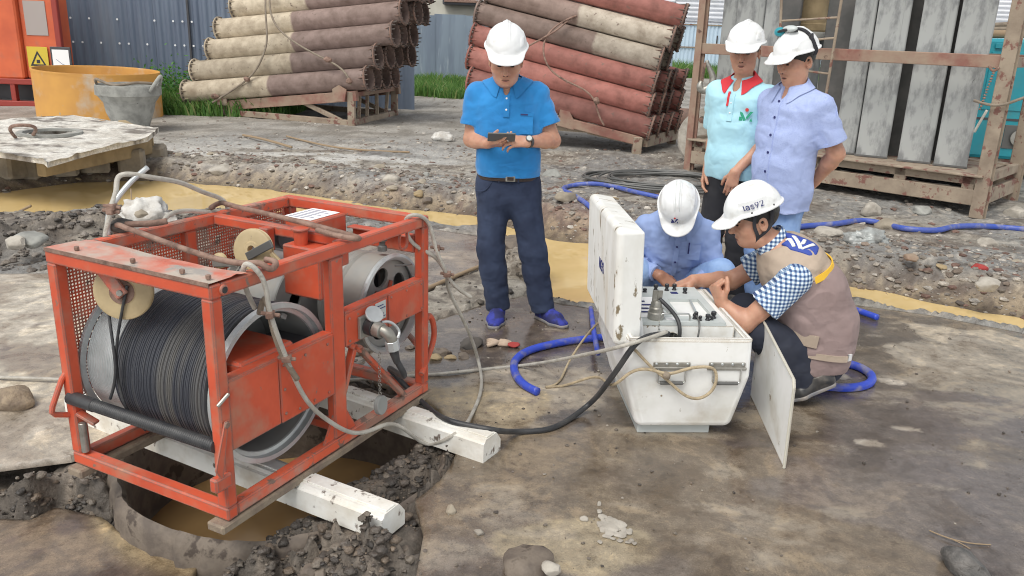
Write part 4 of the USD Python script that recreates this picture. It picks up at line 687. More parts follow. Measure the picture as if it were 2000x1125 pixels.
# the big connector standing on the panel, with its cap lever and the cable from it
q = case.toworld((.155, .185, .496)); Ca('connector', lathe([(0, 0), (.034, 0), (.036, .004), (.036, .03), (.031, .034), (.031, .052), (.027, .058), (.025, .075), (.019, .085), (0, .088)], 28, (.155, .185, .496)), 'steel_dull', 25)
for dx in (-.012, .01): Ca('connector_fin', beam((.155 + dx, .185, .565), (.158 + dx, .19, .625), .008, .022, bev=.003), 'steel_dull')
Ca('connector_tube', cyl((.16, .185, .58), (.215, .16, .535), .0115, 14), 'pale_steel')
Ca('connector_lead', tube(spline([(.165, .182, .588), (.185, .165, .572), (.23, .13, .525), (.243, .105, .49), (.246, .1, .45), (.247, .105, .40)], .008), .009, 10), 'black_rubber', True)
Ca('thin_lead', tube(spline([(.335, .18, .515), (.338, .14, .50), (.333, .11, .47), (.322, .1, .40)], .008), .0042, 8), 'gunmetal', True); Ca('thin_lead_plug', cyl((.335, .185, .497), (.335, .182, .53), .009, 12), 'plastic_black')
for k in range(9): Ca('chain_link', rock((.16 + .003 * (k % 2), .138, .50 - .012 * k), .0045, 50 + k, 1), 'steel_dull')
Ca('inner_plug', cyl((.145, .09, .43), (.165, .08, .45), .02, 14), 'gunmetal'); Ca('inner_plug', rock((.115, .085, .44), .022, 77, 2), 'gunmetal')
Ca('inner_sheet', place(prism([(0, 0), (.05, 0), (.035, .12), (.0, .13)], 0, .003), (.045, .1, .4), (1, 0, 0), (0, .2, .98), (0, -.98, .2)), 'print_white')
# front handles
for x0, tlt in ((.115, 0), (.355, 0)):
    fy = -.004 + .0; R0 = (x0 + .065, fy + .003, .345)
    Ca('handle_plate', bx(x0, x0 + .16, fy - .004, fy + .01, .343, .367, .003), 'steel_dull'); Ca('handle_plate', bx(x0 - .006, x0 + .166, fy - .006, fy + .01, .331, .345, .003), 'steel_dull')
    for k in range(4): Ca('rivet', cyl((x0 + .012 + .045 * k, fy + .0, .36), (x0 + .012 + .045 * k, fy - .008, .36), .006, 10), 'pale_steel')
    Ca('handle_bar', tube(np.vstack([[(x0 + .02, fy - .008, .338)], spline([(x0 + .02, fy - .012, .285), (x0 + .024, fy - .012, .278), (x0 + .035, fy - .012, .275)], .004), spline([(x0 + .125, fy - .012, .275), (x0 + .136, fy - .012, .278), (x0 + .14, fy - .012, .285)], .004), [(x0 + .14, fy - .008, .338)]]), .004, 8), 'steel_bright', True)
    Ca('handle_grip', cyl((x0 + .033, fy - .012, .275), (x0 + .132, fy - .012, .275), .008, 14), 'gunmetal')
# the lid
Lm = m3d.Manifold.batch_hull([sph((x, y, z), r) for x, r in ((.0, .028), (.08, .012)) for y in (.03, .76) for z in (.03, .49)]) - m3d.Manifold.batch_hull([sph((x, y, z), .01) for x in (.0, .3) for y in (.04, .74) for z in (.04, .48)])
cz = math.cos(.035); sz = math.sin(.035)
lid = Ca('lid', place(Lm, (-.025, .045, .412), (cz, 0, sz), (0, 1, 0), (-sz, 0, cz)), 'white_worn', 28)
def lidp(y, z, x=0.): return np.array([-.025, .045, .412]) + x * np.array([cz, 0, sz]) + y * np.array([0, 1, 0]) + z * np.array([-sz, 0, cz])
tm = meshkit.text_mesh('NGS', .05, .0012, True); Ca('lid_print', place(tm, lidp(.42, .24, -.0285), (0, -.9, .0), (0, -.35, -.94) if False else (-sz, 0, cz), (-1, 0, 0)), 'print_navy', False, under=lid)
rg = np.random.default_rng(3)
for k in range(5): Ca('hinge', cyl(lidp(.1 + .14 * k, -.002, .07), lidp(.16 + .14 * k, -.002, .07), .008, 10), 'steel_dull', under=None)
# rope tied to the handles (a thing of its own)
cw = case.toworld
ro = Thing('tan_rope', 'tan rope knotted through both front handles of the white case', 'rope', loc=at(1066, 756))
ro.add('strand', tube(spline([at(1066, 756, .008), at(1105, 752, .01), at(1150, 738, .05), cw((-.03, -.03, .29)), cw((.02, -.035, .335)), cw((.1, -.03, .342)), cw((.175, -.03, .325)), cw((.25, -.03, .345)), cw((.33, -.026, .355)), cw((.375, -.022, .34)), cw((.385, -.03, .29)), cw((.36, -.032, .235)), cw((.31, -.03, .21)), cw((.25, -.03, .23)), cw((.18, -.03, .29)), cw((.1, -.028, .355)), cw((.035, -.022, .42)), cw((.01, -.0, .44))], .012), .0068, 8), 'tan_rope', True, world=True)
ro.add('knot', rock(cw((.17, -.03, .315)), .02, 4, 2, .5, .9), 'wire_rope_worn', True, world=True)
# the white board leaning beside the case
bp = [at(1531, 917, 0), at(1529, 745, .33) , aty(1468, 642, 3.76)]; b0 = np.array([1.148, 3.046, .002]); b1 = np.array([1.20, 3.76, .002]); e1 = unit(b1 - b0); lean = unit(np.array([-.02, 0, 1])); lean = unit(lean - e1 * (lean @ e1)); nn = np.cross(e1, lean)
outl = [(0, 0), (.0, .36), (.02, .39), (.70, .43), (.72, .0)]
bd = Thing('white_board', 'thin white board standing on edge against the right side of the case', 'board', loc=b0); bd.add('sheet', place(prism(outl, 0, .008), b0, e1, lean, nn), 'white_paint', 20, world=True); bd.add('edge_strip', tube([b0 + lean * .0, b0 + lean * .36, b0 + e1 * .02 + lean * .39, b0 + e1 * .70 + lean * .43], .0055, 8), 'wall_cream', 20, world=True)

# ================================================================ pipe stacks on their wedge racks
def pipe_template(name, mt, Lp, r, fr, label, group, M):
    group0, group = group, group or ''
    t = Thing(name, label, 'steel pipe', M=M, group=group0)
    t.add('tube', lathe([(r - .012, .0), (r, .0)] + [(r + .0012 * math.sin(k * 2.1), Lp * k / 24) for k in range(1, 24)] + [(r, Lp), (r - .012, Lp), (r - .012, Lp - .5), (r - .012, .5)], 36, (0, 0, 0), (1, 0, 0), True), mt, 30)
    rg = np.random.default_rng(len(name) + int(Lp * 100))
    for x0, s in ((0, 1), (Lp, -1)):
        t.add('flange', lathe([(r - .01, 0), (fr, 0), (fr + .004, .006), (fr + .004, .02), (fr, .026), (r - .01, .026)], 40, (x0 if s > 0 else x0 - .026, 0, 0), (1, 0, 0), True), mt if s > 0 else 'pipe_rust', 30)
        for k in range(8):
            a_ = k * math.pi / 4 + .2; e = np.array([0, math.cos(a_), math.sin(a_)]); tt = np.cross((1, 0, 0), e)
            t.add('gusset', place(prism([(.026, 0), (.13, 0), (.026, fr - r - .004)], -.005, .005), (x0, 0, 0) + e * (r - .001), (s, 0, 0), e, tt), mt if s > 0 else 'pipe_rust', False)
        bl = []
        for k in range(16):
            a_ = k * math.pi / 8; e = np.array([0, math.cos(a_), math.sin(a_)]) * (fr - .016); o = np.array([x0, 0, 0]) + e; l = rg.uniform(.02, .075) * (1 if 'left' in group + label else .25)
            bl.append(cyl(o - np.array([s * l, 0, 0]), o + np.array([s * .05, 0, 0]), .009, 6)); bl.append(cyl(o + np.array([s * .027, 0, 0]), o + np.array([s * .045, 0, 0]), .017, 6))
        t.add('bolts', cat_(*bl), 'bolt_dark', False, kind='stuff')
    return t.path
def pipe_M(p, q, roll):
    x, u, d = frame(np.asarray(q) - np.asarray(p)); y = x * math.cos(roll) + u * math.sin(roll); z = np.cross(d, y); M = np.eye(4); M[:3, 0], M[:3, 1], M[:3, 2], M[:3, 3] = d, y, z, p; return M
rg = np.random.default_rng(12)
rows_txt = ['lowest', 'second', 'third', 'fourth', 'fifth', 'sixth']
Lp = 3.62; ax_l = unit((3.55, -.9, .41)); dv = np.array([.245, .969, 0]); L0 = np.array([-6.08, 15.38, .40]); src = None
for r_ in range(6):
    p0 = L0 + np.array([.215, .10, .372]) * r_
    for k in range((4, 4, 3, 3, 2, 2)[r_]):
        p = p0 + dv * (.455 * k) + dv * rg.uniform(-.01, .01) + ax_l * rg.uniform(-.05, .05); M = pipe_M(p, p + ax_l, rg.uniform(0, 6))
        lab = f'{rows_txt[r_]} buff and brown flanged pipe on the near face of the left stack' if k == 0 else 'brown flanged pipe inside the left stack, only its bolted end showing'
        grp = None if k == 0 else 'inner pipes of the left stack'
        if src is None: src = pipe_template('flanged_pipe', 'pipe_buff', Lp, .182, .222, lab, grp, M)
        else: copy_of(src, 'flanged_pipe', None, label=lab, cat='steel pipe', group=grp, M=M)
R0 = np.array([-.78, 12.82, .97]); R1 = np.array([1.93, 12.2, .385]); ax_r = unit(R1 - R0); Lr = np.linalg.norm(R1 - R0); dr = np.array([.5, .865, 0]); src1 = src2 = None
for r_ in range(6):
    off = np.array([.012 + .012 * r_, .06, .312]) * r_
    if r_ >= 4: off = off + ax_r * .05
    for k in range(4 if r_ < 4 else (2 if r_ == 4 else 1)):
        if r_ in (3, 4) and k > 1: continue
        p = R0 + off + dr * (.39 * k) + ax_r * rg.uniform(-.04, .04); M = pipe_M(p, p + ax_r, rg.uniform(0, 6)); red = r_ < 3 or (r_ == 5)
        lab = (f'{rows_txt[r_]} ' + ('red' if red else 'muddy buff') + ' flanged pipe on the near face of the right stack') if k == 0 else 'rusty flanged pipe inside the right stack, only its open end showing'
        grp = None if k == 0 else 'inner pipes of the right stack'
        if red:
            if src1 is None: src1 = pipe_template('flanged_pipe', 'pipe_red', Lr, .158, .192, lab, grp, M)
            else: copy_of(src1, 'flanged_pipe', None, label=lab, cat='steel pipe', group=grp, M=M)
        else:
            if src2 is None: src2 = pipe_template('flanged_pipe', 'pipe_buff_red', Lr, .158, .192, lab, grp, M)
            else: copy_of(src2, 'flanged_pipe', None, label=lab, cat='steel pipe', group=grp, M=M)
# left wedge rack
rk = Thing('pipe_rack', 'muddy brown wedge shaped steel rack carrying the left pipe stack', 'pipe rack', loc=(-2.85, 14.5, 0)); X = np.array
def rbeam(t, nm, p, q, w, h_, m='rack_mud', up=(0, 0, 1)): t.add(nm, beam(p, q, w, h_, up, .006), m, world=True)
for k, d in enumerate((0, 1.9)):
    o = dv * d
    rbeam(rk, 'slope_rail', X((-6.35, 15.5, .08)) + o, X((-2.75, 14.4, .52)) + o, .1, .17, 'rack_paint'); rbeam(rk, 'base_rail', X((-5.5, 15.22, .10)) + o, X((-2.8, 14.42, .05)) + o, .1, .1)
    rbeam(rk, 'leg', X((-2.86, 14.45, .0)) + o, X((-2.86, 14.45, .58)) + o, .16, .12, 'rack_mud', (1, 0, 0)); rbeam(rk, 'diagonal', X((-3.75, 14.72, .35)) + o, X((-3.05, 14.52, .07)) + o, .05, .08)
rbeam(rk, 'end_rail', X((-2.86, 14.5, .06)), X((-2.86, 14.5, .06)) + dv * 1.9, .1, .11); rbeam(rk, 'end_rail', X((-2.86, 14.5, .53)), X((-2.86, 14.5, .53)) + dv * 1.9, .1, .08, 'rack_paint')
rbeam(rk, 'low_rail', X((-6.3, 15.5, .06)), X((-6.3, 15.5, .06)) + dv * 1.9, .1, .1)
for d in (.25, .6, 1.05, 1.45): rbeam(rk, 'upright', X((-2.86, 14.5, .05)) + dv * d, X((-2.86, 14.5, .52)) + dv * (d + rg.uniform(-.05, .12)), .06, .06, 'rack_mud', (1, 0, 0))
rk.add('lug', place(prism([(-.1, 0), (.1, 0), (.14, .2), (.0, .27), (-.12, .2)], 0, .03), (-3.05, 14.38, .42), (.97, -.25, 0), (0, 0, 1), (-.25, -.97, 0)), 'rack_paint', world=True)
rk.add('lug', place(prism([(-.1, 0), (.1, 0), (.08, .17), (-.08, .17)], 0, .03), (-5.3, 15.1, .22), (.97, -.25, 0), (0, 0, 1), (-.25, -.97, 0)), 'rack_mud', world=True)
# right wedge rack
rk2 = Thing('pipe_rack', 'muddy red wedge shaped steel rack under the red pipes', 'pipe rack', loc=(1.8, 12.15, 0))
for k, d in enumerate((0, 1.45)):
    o = dr * d
    rbeam(rk2, 'slope_rail', R0 + o + X((.25, -.15, -.31)), R1 + o + X((-.15, -.06, -.185)), .1, .13, 'rack_paint'); rbeam(rk2, 'base_rail', X((-.15, 12.66, .33)) + o, X((1.1, 12.36, .31)) + o, .08, .09, 'rack_mud'); rbeam(rk2, 'base_rail', X((1.05, 12.37, .31)) + o, X((1.84, 12.16, .18)) + o, .08, .12, 'rack_mud')
    rbeam(rk2, 'leg', X((1.75, 12.14, 0)) + o, X((1.75, 12.14, .26)) + o, .2, .12, 'rack_mud', (1, 0, 0)); rbeam(rk2, 'leg', X((-.15, 12.66, -.02)) + o, X((-.15, 12.66, .6)) + o, .12, .12, 'rack_mud', (1, 0, 0)); rbeam(rk2, 'diagonal', X((-.1, 12.66, .1)) + o, X((.4, 12.52, .5)) + o, .06, .06, 'rack_mud')
rbeam(rk2, 'end_rail', X((1.86, 12.16, .19)), X((1.86, 12.16, .19)) + dr * 1.45, .1, .16, 'rack_mud'); rk2.add('lug', place(prism([(-.14, 0), (.12, 0), (.1, .16), (.02, .28), (-.1, .24)], 0, .03), (.72, 12.36, .33), ax_r, (0, 0, 1), (-.22, -.97, 0)), 'rack_paint', world=True)
# slings lashed round the stacks
def lash(label, pts, r=.017, m='wire_rope_worn', cl=()):
    t = Thing('lashing_rope', label, 'wire rope', loc=pts[0]); t.add('rope', tube(spline(pts, .05), r, 8), m, True, world=True)
    for c in cl: t.add('clamp', rock(c, .07, int(c[0] * 10) % 97 + 100, 2, .5), 'rusty_steel', True, world=True)
def onL(px, py, dy=0.): return aty(px, py, float(np.interp(px, (350, 720), (15.2, 14.25))) + dy - .03)
lash('rope hanging down the left part of the left pipe stack to its rack', [onL(519, -30, .5), onL(519, 30, .28), onL(521, 80, .18), onL(515, 105, .1), onL(497, 140, .05), onL(470, 165, 0), onL(440, 185, -.02), onL(415, 200, -.05)], cl=(onL(482, 155, -.03), onL(420, 188, -.05)))
lash('rope slanting down the right part of the left pipe stack to its rack', [onL(527, -30, .5), onL(532, 35, .3), onL(565, 75, .15), onL(605, 100, .08), onL(640, 118, .04), onL(672, 140, 0), onL(686, 165, -.04)], cl=(onL(640, 116, 0), onL(682, 158, -.05)))
def onR(px, py, dy=0.): return aty(px, py, float(np.interp(px, (905, 1280), (12.6, 11.95))) + dy)
lash('steel sling looped over the right pipe stack and down to its rack', [onR(1180, 0, .9), onR(1140, 25, .5), onR(1095, 45, .2), onR(1066, 75, .08), onR(1062, 105, 0), onR(1075, 135, -.02), onR(1110, 160, -.02), onR(1140, 175, -.03), onR(1160, 195, -.04), onR(1170, 225, -.05), onR(1180, 245, -.06)], .014, 'rusty_steel', cl=(onR(1165, 198, -.06),))
lash('steel sling slanting left from the crossing point on the right pipe stack', [onR(1180, 5, .9), onR(1120, 32, .4), onR(1085, 60, .1), onR(1050, 80, .05), onR(1015, 100, .05)], .014, 'rusty_steel')

# ================================================================ the cage rack with grey piles
Q0, Q1 = np.array([2.24, 10.72, 0]), np.array([4.76, 8.38, 0]); ce = unit(Q1 - Q0); cn = np.array([-ce[1], ce[0], 0]); CLn = np.linalg.norm(Q1 - Q0)
cg = Thing('cage_rack', 'tall muddy steel cage rack holding upright grey piles behind the two standing men', 'storage rack', loc=Q0); zup = np.array([0, 0, 1.])
def cb(nm, a_, b_, w, h_, m='rack_paint', up=(0, 0, 1)): cg.add(nm, beam(a_, b_, w, h_, up, .006), m, world=True)
for dpt in (0, 1.25):
    for s_ in (0, CLn):
        o = Q0 + ce * s_ + cn * dpt; wd = .13 if s_ == 0 else .16; top = 2.75
        cg.add('post', beam(o - zup * .02, o + zup * top, .012, wd, ce, .002), 'rack_mud' if s_ else 'rack_paint', world=True); sg = 1 if s_ == 0 else -1
        cg.add('post_flange', beam(o + ce * .0 - cn * (wd / 2 - .006) - zup * .0, o - cn * (wd / 2 - .006) + zup * (top - .01), .01, .085 if s_ == 0 else .13, cn, .002) if False else beam(o - cn * .05 + ce * sg * .0, o - cn * .05 + zup * (top - .01), .13 if s_ else .09, .014, cn, .002), 'rack_mud' if s_ else 'rack_paint', world=True)
        cg.add('post_flange', beam(o + cn * .05, o + cn * .05 + zup * (top - .01), .13 if s_ else .09, .014, cn, .002), 'rack_paint', world=True)
    a0, a1 = Q0 + cn * dpt, Q1 + cn * dpt
    cb('rail', a0 + zup * 1.54, a1 + zup * 1.545, .07, .125); cb('top_rail', a0 + zup * 2.7, a1 + zup * 2.7, .08, .1)
    cb('ledge', a0 + zup * .425 - cn * .03, a1 + zup * .425 - cn * .03, .16, .022, 'rack_mud'); cb('middle_rail', a0 + zup * .37, a1 + zup * .37, .05, .09, 'rack_mud'); cb('bottom_rail', a0 + zup * .2, a1 + zup * .2, .1, .16, 'rack_mud')
    for s_ in (.12, .9, 1.75, 2.62, 3.3): cb('stub', a0 + ce * s_ + zup * .24, a0 + ce * s_ + zup * .41, .12, .05, 'rack_mud', cn)
for s_ in (0, CLn):
    for z_ in (.2, .4, 1.54, 2.7): cb('side_rail', Q0 + ce * s_ + zup * z_, Q0 + ce * s_ + cn * 1.25 + zup * z_, .06, .1 if z_ != .2 else .16, 'rack_mud')
cg.add('floor', place(prism([(.1, .05), (CLn - .1, .05), (CLn - .1, 1.2), (.1, 1.2)], 0, .02), Q0 + zup * .405, ce, cn, zup), 'rack_mud', world=True)
def hitp(px, py, P, n):
    d = ray(px, py); t = ((P - EYE) @ n) / (d @ n); return EYE + d * t
def pile(px, py, dep, r, m, label, top=3.4, lean=0., group=None):
    c = hitp(px, py, Q0 + cn * dep, cn); c = c + cn * .12; c[2] = .43; t = Thing('grey_pile', label, 'pile', loc=c, group=group); vdir = unit(np.array([c[0], c[1], 0])); xd = unit(np.array([vdir[1], -vdir[0], 0])); xd = unit(xd * .75 + ce * .35); nd = np.cross(zup, xd)
    pg = Polygon([(-r, 0), (r, 0), (r * .82, .26), (-r * .82, .26)]).buffer(-.02).buffer(.02, 5); inn_ = Polygon([(-r + .02, .02), (r - .02, .02), (r * .8 - .02, .3), (-r * .8 + .02, .3)]); m_ = prism(pg.difference(inn_), 0, top); nv = m_[0]; t.add('sheet', place((nv, m_[1]), c, xd, nd, zup), m, 25, world=True)
    t.add('edge_lip', place(prism(Polygon([(-r - .004, -.004), (r + .004, -.004), (r * .83, .05), (-r * .83, .05)]).difference(inn_), .0, .02), c, xd, nd, zup), 'pile_shade_tone', 25, world=True)
    if m == 'pile_grey': t.add('weld_bead', place(bx(r * .5, r * .5 + .012, -.004, .0, .02, top - .02, .002), c, xd, nd, zup), m, 25, world=True)
names = ['pale grey pile at the left end of the row, by the ladder', 'pale grey pile with an ochre stain low down, second from the left', 'pale grey pile with an ochre spot at mid height, third from the left', 'mottled grey pile at the right end of the row by the teal machine']
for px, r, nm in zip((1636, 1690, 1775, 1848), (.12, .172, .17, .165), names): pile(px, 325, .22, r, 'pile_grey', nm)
for px, nm in ((1742, 'pile darkened by painted shade, standing back between the second and third pale piles'), (1664, 'pile darkened by painted shade, standing back between the first and second pale piles'), (1815, 'pile darkened by painted shade, standing back between the third and last pale piles'), (1600, 'pile darkened by painted shade, standing back just left of the ladder')): pile(px, 320, .62, .2, 'pile_shade_tone', nm)  # back row: shade between the pale piles painted on by the darker material
for px, r, m, nm in ((1402, .15, 'pile_grey', 'slender grey pile next to the left post behind the man in aqua'), (1432, .17, 'pile_grey', 'broad pale pile showing above the helmet of the man in aqua'), (1478, .12, 'pile_grey', 'thin pale pile above and right of the aqua man'), (1507, .12, 'pile_shade_tone', 'thin pile darkened by painted shade, above the blue goggles')): pile(px, 250, .34, r, m, nm)
# black rubber packing lying in the rack's base, coil by coil
for s_, nm in ((1.4, 'flat black cable coil in the rack base, left of the stub'), (2.15, 'flat black cable coil in the rack base, in the middle bay'), (2.95, 'flat black cable coil in the rack base, at the right end')):
    cc = Q0 + ce * s_ + cn * .3; t = Thing('cable_coil', nm, 'cable coil', loc=cc)
    for k in range(5): t.add('turn', tube(spline([(cc + ce * (.36 + .01 * (k % 2)) * math.cos(a_) + cn * .2 * math.sin(a_) + zup * (.125 + .032 * k + .01 * math.sin(3 * a_ + k))) for a_ in np.linspace(0, 2 * np.pi, 14)[:-1]], .05, True), .014, 7), 'black_rubber', True, world=True)
# hook, ladder, chain
hk = Thing('crane_hook', 'worn grey steel crane hook hanging on the left post of the cage rack', 'hook', loc=aty(1385, 128, 10.45))
hq = lambda px, py: aty(px, py, 10.48)
hk.add('hook', tube(*(lambda P: (P, .05, 10, np.interp(np.linspace(0, 1, len(P)), [0, .35, .6, .9, 1], [.022, .04, .05, .042, .02])))(spline([hq(1380, 118), hq(1386, 135), hq(1392, 150), hq(1390, 166), hq(1380, 174), hq(1371, 176), hq(1367, 170), hq(1370, 158)], .02))), 'steel_dull', True, world=True); hk.add('latch', beam(hq(1377, 122), hq(1371, 160), .03, .03), 'rusty_steel', world=True)
ld = Thing('rebar_ladder', 'thin rusty welded bar ladder leaning in front of the piles', 'ladder', loc=aty(1610, 180, 9.2))
lq = lambda px, py: hitp(px, py, Q0 - cn * .12, cn)
ld.add('side_bar', tube([lq(1650, -40), lq(1632, 70), lq(1606, 230)], .016, 8), 'rack_mud', True, world=True); ld.add('side_bar', tube([lq(1528, -40), lq(1524, 60), lq(1522, 100)], .016, 8), 'rack_mud', True, world=True)
for a_, b_ in (((1526, 41), (1637, 34)), ((1545, 82), (1632, 74)), ((1560, 137), (1618, 144)), ((1560, 190), (1612, 195))): ld.add('rung', tube([lq(*a_), lq(*b_)], .012, 8), 'rack_mud', True, world=True)
chn = Thing('hanging_chain', 'rusty chain and rope end hanging beside the right post of the cage rack', 'chain', loc=hitp(1938, 130, Q0 - cn * .05, cn)); cq = lambda px, py: hitp(px, py, Q0 - cn * .1, cn)
for k in range(16): chn.add('link', rock(cq(1944 - k * 2.0, 132 + k * 5.4), .016, 200 + k, 1, .3), 'rusty_steel', True, world=True)
chn.add('rope_tail', tube(spline([cq(1928, 215), cq(1916, 235), cq(1903, 258)], .02), .013, 8), 'wire_rope', True, world=True); chn.add('shackle', tube(spline([cq(1932, 128), cq(1940, 138), cq(1952, 132)], .01), .014, 8), 'rusty_steel', True, world=True)
strand('tie_cable', [cq(1902, 196), cq(1918, 201), cq(1935, 205), cq(1965, 203), cq(1985, 196), cq(2010, 188)], .014, 'wire_rope_worn', 'grey tie cable strung from the last pile past the right post', 'cable', .04)
# the drill head seen between the men and the piles
dh = Thing('drill_head', 'red and beige drilling machine part standing behind the standing man in lilac', 'drilling machine', loc=(3.2, 10.9, 0)); dq = lambda px, py: aty(px, py, 10.9)
c_ = dq(1583, 62); rr_ = .2
dh.add('cylinder', lathe([(rr_, 0), (rr_ + .02, .02), (rr_ + .02, .09), (rr_, .1), (rr_, 1.3), (0, 1.3)], 28, c_), 'timber_beige', world=True); dh.add('collar', lathe([(0, 0), (.26, 0), (.27, .02), (.27, .06), (.26, .08), (0, .08)], 28, c_ - zup * .08), 'concrete', world=True); dh.add('rubber_seal', lathe([(0, 0), (.22, 0), (.22, .12), (0, .12)], 24, c_ - zup * .2), 'black_rubber', world=True)
dh.add('red_mast', beam(dq(1536, 330) * X((1, 1, 0)), dq(1540, -40), .2, .16, (0, -1, 0), .01), 'rack_paint', world=True); dh.add('lower_column', cyl(X((c_[0], c_[1], 0)), c_ - zup * .2, .17, 24), 'pile_grey', world=True)
# ================================================================ teal machine
tl = Thing('teal_machine', 'teal painted generator housing behind the right post of the cage rack', 'generator', loc=(5.9, 11., 0), rotz=-.28)
T = tl.add
T('housing', bx(0, 3.2, 0, 1.5, .28, 1.78, .04), 'teal_paint'); T('base_skid', bx(.05, 3.1, .05, 1.4, .16, .28, .01), 'rack_mud'); T('seam', bx(.004, 3.2, -.006, 0, .77, .8, .002), 'machine_dark'); T('door_panel', bx(.1, .95, -.012, 0, .9, 1.62, .01), 'teal_paint'); T('door_panel', bx(1.0, 2.1, -.012, 0, .82, 1.62, .01), 'teal_paint')
for k in range(6): T('grille_slat', bx(.55, 1.0, -.03, -.013, 1.3 + .03 * k, 1.315 + .03 * k, .002), 'machine_dark')
for k in range(12): T('grille_bar', bx(.56 + .036 * k, .568 + .036 * k, -.025, -.013, 1.29, 1.47, .001), 'machine_dark')
T('lamp_recess', bx(.42, .78, -.012, .0, .42, .72, .03), 'gunmetal'); T('lamp', lathe([(0, 0), (.06, 0), (.075, .015), (.1, .03), (.105, .04), (0, .042)][::-1], 24, (.6, -.012, .565), (0, -1, 0)), 'steel_dull'); T('foot', bx(.3, .36, .2, .3, 0, .16, .004), 'machine_dark'); T('foot', bx(2.4, 2.46, .2, .3, 0, .16, .004), 'machine_dark')
T('lettering', place(meshkit.text_mesh('Gd', .2, .004, True), (.62, -.012, .98), (1, 0, 0), (0, 0, 1), (0, -1, 0)), 'print_white', False); T('hinge', bx(.12, .2, -.03, -.012, 1.66, 1.72, .005), 'teal_paint'); T('tyre_guard', place(prism([(0, 0), (.35, 0), (-.02, .6), (-.1, .6)], 0, .3), (-.12, .2, .02), (1, 0, 0), (0, 0, 1), (0, -1, 0)), 'machine_dark')
for k in range(9):
    yy_ = .1 + .1 * k; strand('old_hose' if k % 3 else 'timber_pole', [tl.toworld((-.1 + .05 * k, yy_, 1.83 + .05 * (k % 3))), tl.toworld((.7, yy_ + .05, 1.86 + .07 * (k % 4))), tl.toworld((1.7, yy_ - .05, 2.0 + .09 * (k % 5)))], .035 if k % 3 else .05, 'wire_rope_worn' if k % 3 else 'stick', f'{["lowest ", "second ", "third ", "fourth ", "fifth ", "sixth ", "seventh ", "eighth ", "rearmost "][k]}grey brown length counted from the front, heaped on the teal housing', 'hose' if k % 3 else 'pole', .1)
# ================================================================ far left: orange machine, yellow ring, bucket, platform
om = Thing('orange_machine', 'big orange drilling machine with grey windows at the left edge of the yard', 'drilling machine', loc=(-10.4, 15.6, 0))
T = om.add
T('body', bx(-2., 1.28, 0, .9, .52, 3.4, .03), 'machine_orange'); T('side_body', bx(1.28, 1.98, .1, .5, .52, 2.2, .03), 'machine_orange'); T('corner_post', bx(1.93, 2.03, .02, .12, .0, 2.2, .01), 'machine_red')
T('skirt_rail', bx(-2, 2.0, -.03, .1, .42, .52, .01), 'machine_red'); T('bottom_rail', bx(-2, 2.0, -.05, .1, .02, .12, .01), 'machine_red'); T('dark_bay', bx(-2, 1.9, .3, .4, .12, .42, .005), 'machine_dark')
for x in (-1.2, .2, 1.0, 1.55): T('skirt_post', bx(x, x + .09, -.02, .09, .1, .44, .006), 'machine_red')
T('window', bx(.15, .85, -.012, .0, 1.35, 1.95, .02), 'window_dull'); T('window_pane', bx(.2, .47, -.018, -.01, 1.65, 1.9, .006), 'panel_grey'); T('window_pane', bx(.53, .8, -.018, -.01, 1.65, 1.9, .006), 'panel_grey'); T('vent', bx(1.38, 1.78, .088, .1, 1.3, 1.9, .01), 'window_dull')
for k in range(5): T('vent_slat', bx(.22, .78, -.022, -.012, 1.38 + .05 * k, 1.4 + .05 * k, .003), 'machine_orange')
ws = Thing('warning_sign', 'yellow square sticker with black triangle on the orange machine', 'sign', loc=(-8.86, 15.68, .86)); s_ = .19
ws.add('plate', bx(-s_, s_, -.008, 0, -.14, .24, .002), 'sign_yellow'); tri = Polygon([(-.15, -.1), (.15, -.1), (0, .17)]).difference(Polygon([(-.1, -.07), (.1, -.07), (0, .11)])); ws.add('triangle', place(prism(tri, 0, .003), (0, -.008, 0), (1, 0, 0), (0, 0, 1), (0, -1, 0)), 'plastic_black', False); ws.add('mark', bx(-.03, .03, -.012, -.008, -.05, .01, .001), 'plastic_black')
nb = Thing('notice_board', 'white paper notice in a dark frame beside the warning sticker', 'sign', loc=(-8.3, 15.45, .8)); nb.add('frame', bx(-.2, .17, 0, .03, -.3, .32, .006), 'machine_dark'); nb.add('paper', bx(-.165, .135, -.004, .0, -.3, .27, .001), 'print_white'); nb.add('line', tube([(-.1, -.005, .1), (0, -.005, .02), (.1, -.005, -.02)], .004, 5), 'print_navy')
yt = Thing('yellow_ring', 'big open topped yellow steel ring standing by the bucket', 'steel ring', loc=(-7.22, 14.5, 0))
a = np.linspace(0, 2 * np.pi, 97)[:-1]; lipz = .8 + .03 * np.cos(a - 2.9); R_ = .98
v = np.concatenate([np.stack([(R_ + o) * np.cos(a) * (1 + .02 * np.cos(2 * a)), (R_ + o) * np.sin(a), z0 if np.ndim(z0) else np.full(96, z0)], -1) for o, z0 in ((0, -.02), (0, lipz - .06), (.012, lipz - .03), (.01, lipz), (-.02, lipz), (-.03, lipz - .04), (-.03, -.02))]); i, j = np.meshgrid(np.arange(6), np.arange(96), indexing='ij'); j2 = (j + 1) % 96
yt.add('wall', (v, np.stack([i * 96 + j, i * 96 + j2, (i + 1) * 96 + j2, (i + 1) * 96 + j], -1).reshape(-1, 4)), 'yellow_tank', 40); yt.add('stiffener', lathe([(R_ - .16, 0), (R_ - .03, 0), (R_ - .03, .03), (R_ - .16, .03)], 64, (0, 0, .55), (0, 0, 1), True), 'yellow_tank', 30)
bk = Thing('concrete_bucket', 'grey cement caked tapered bucket with a rope handle by the yellow ring', 'bucket', loc=(-5.9, 12.75, 0))
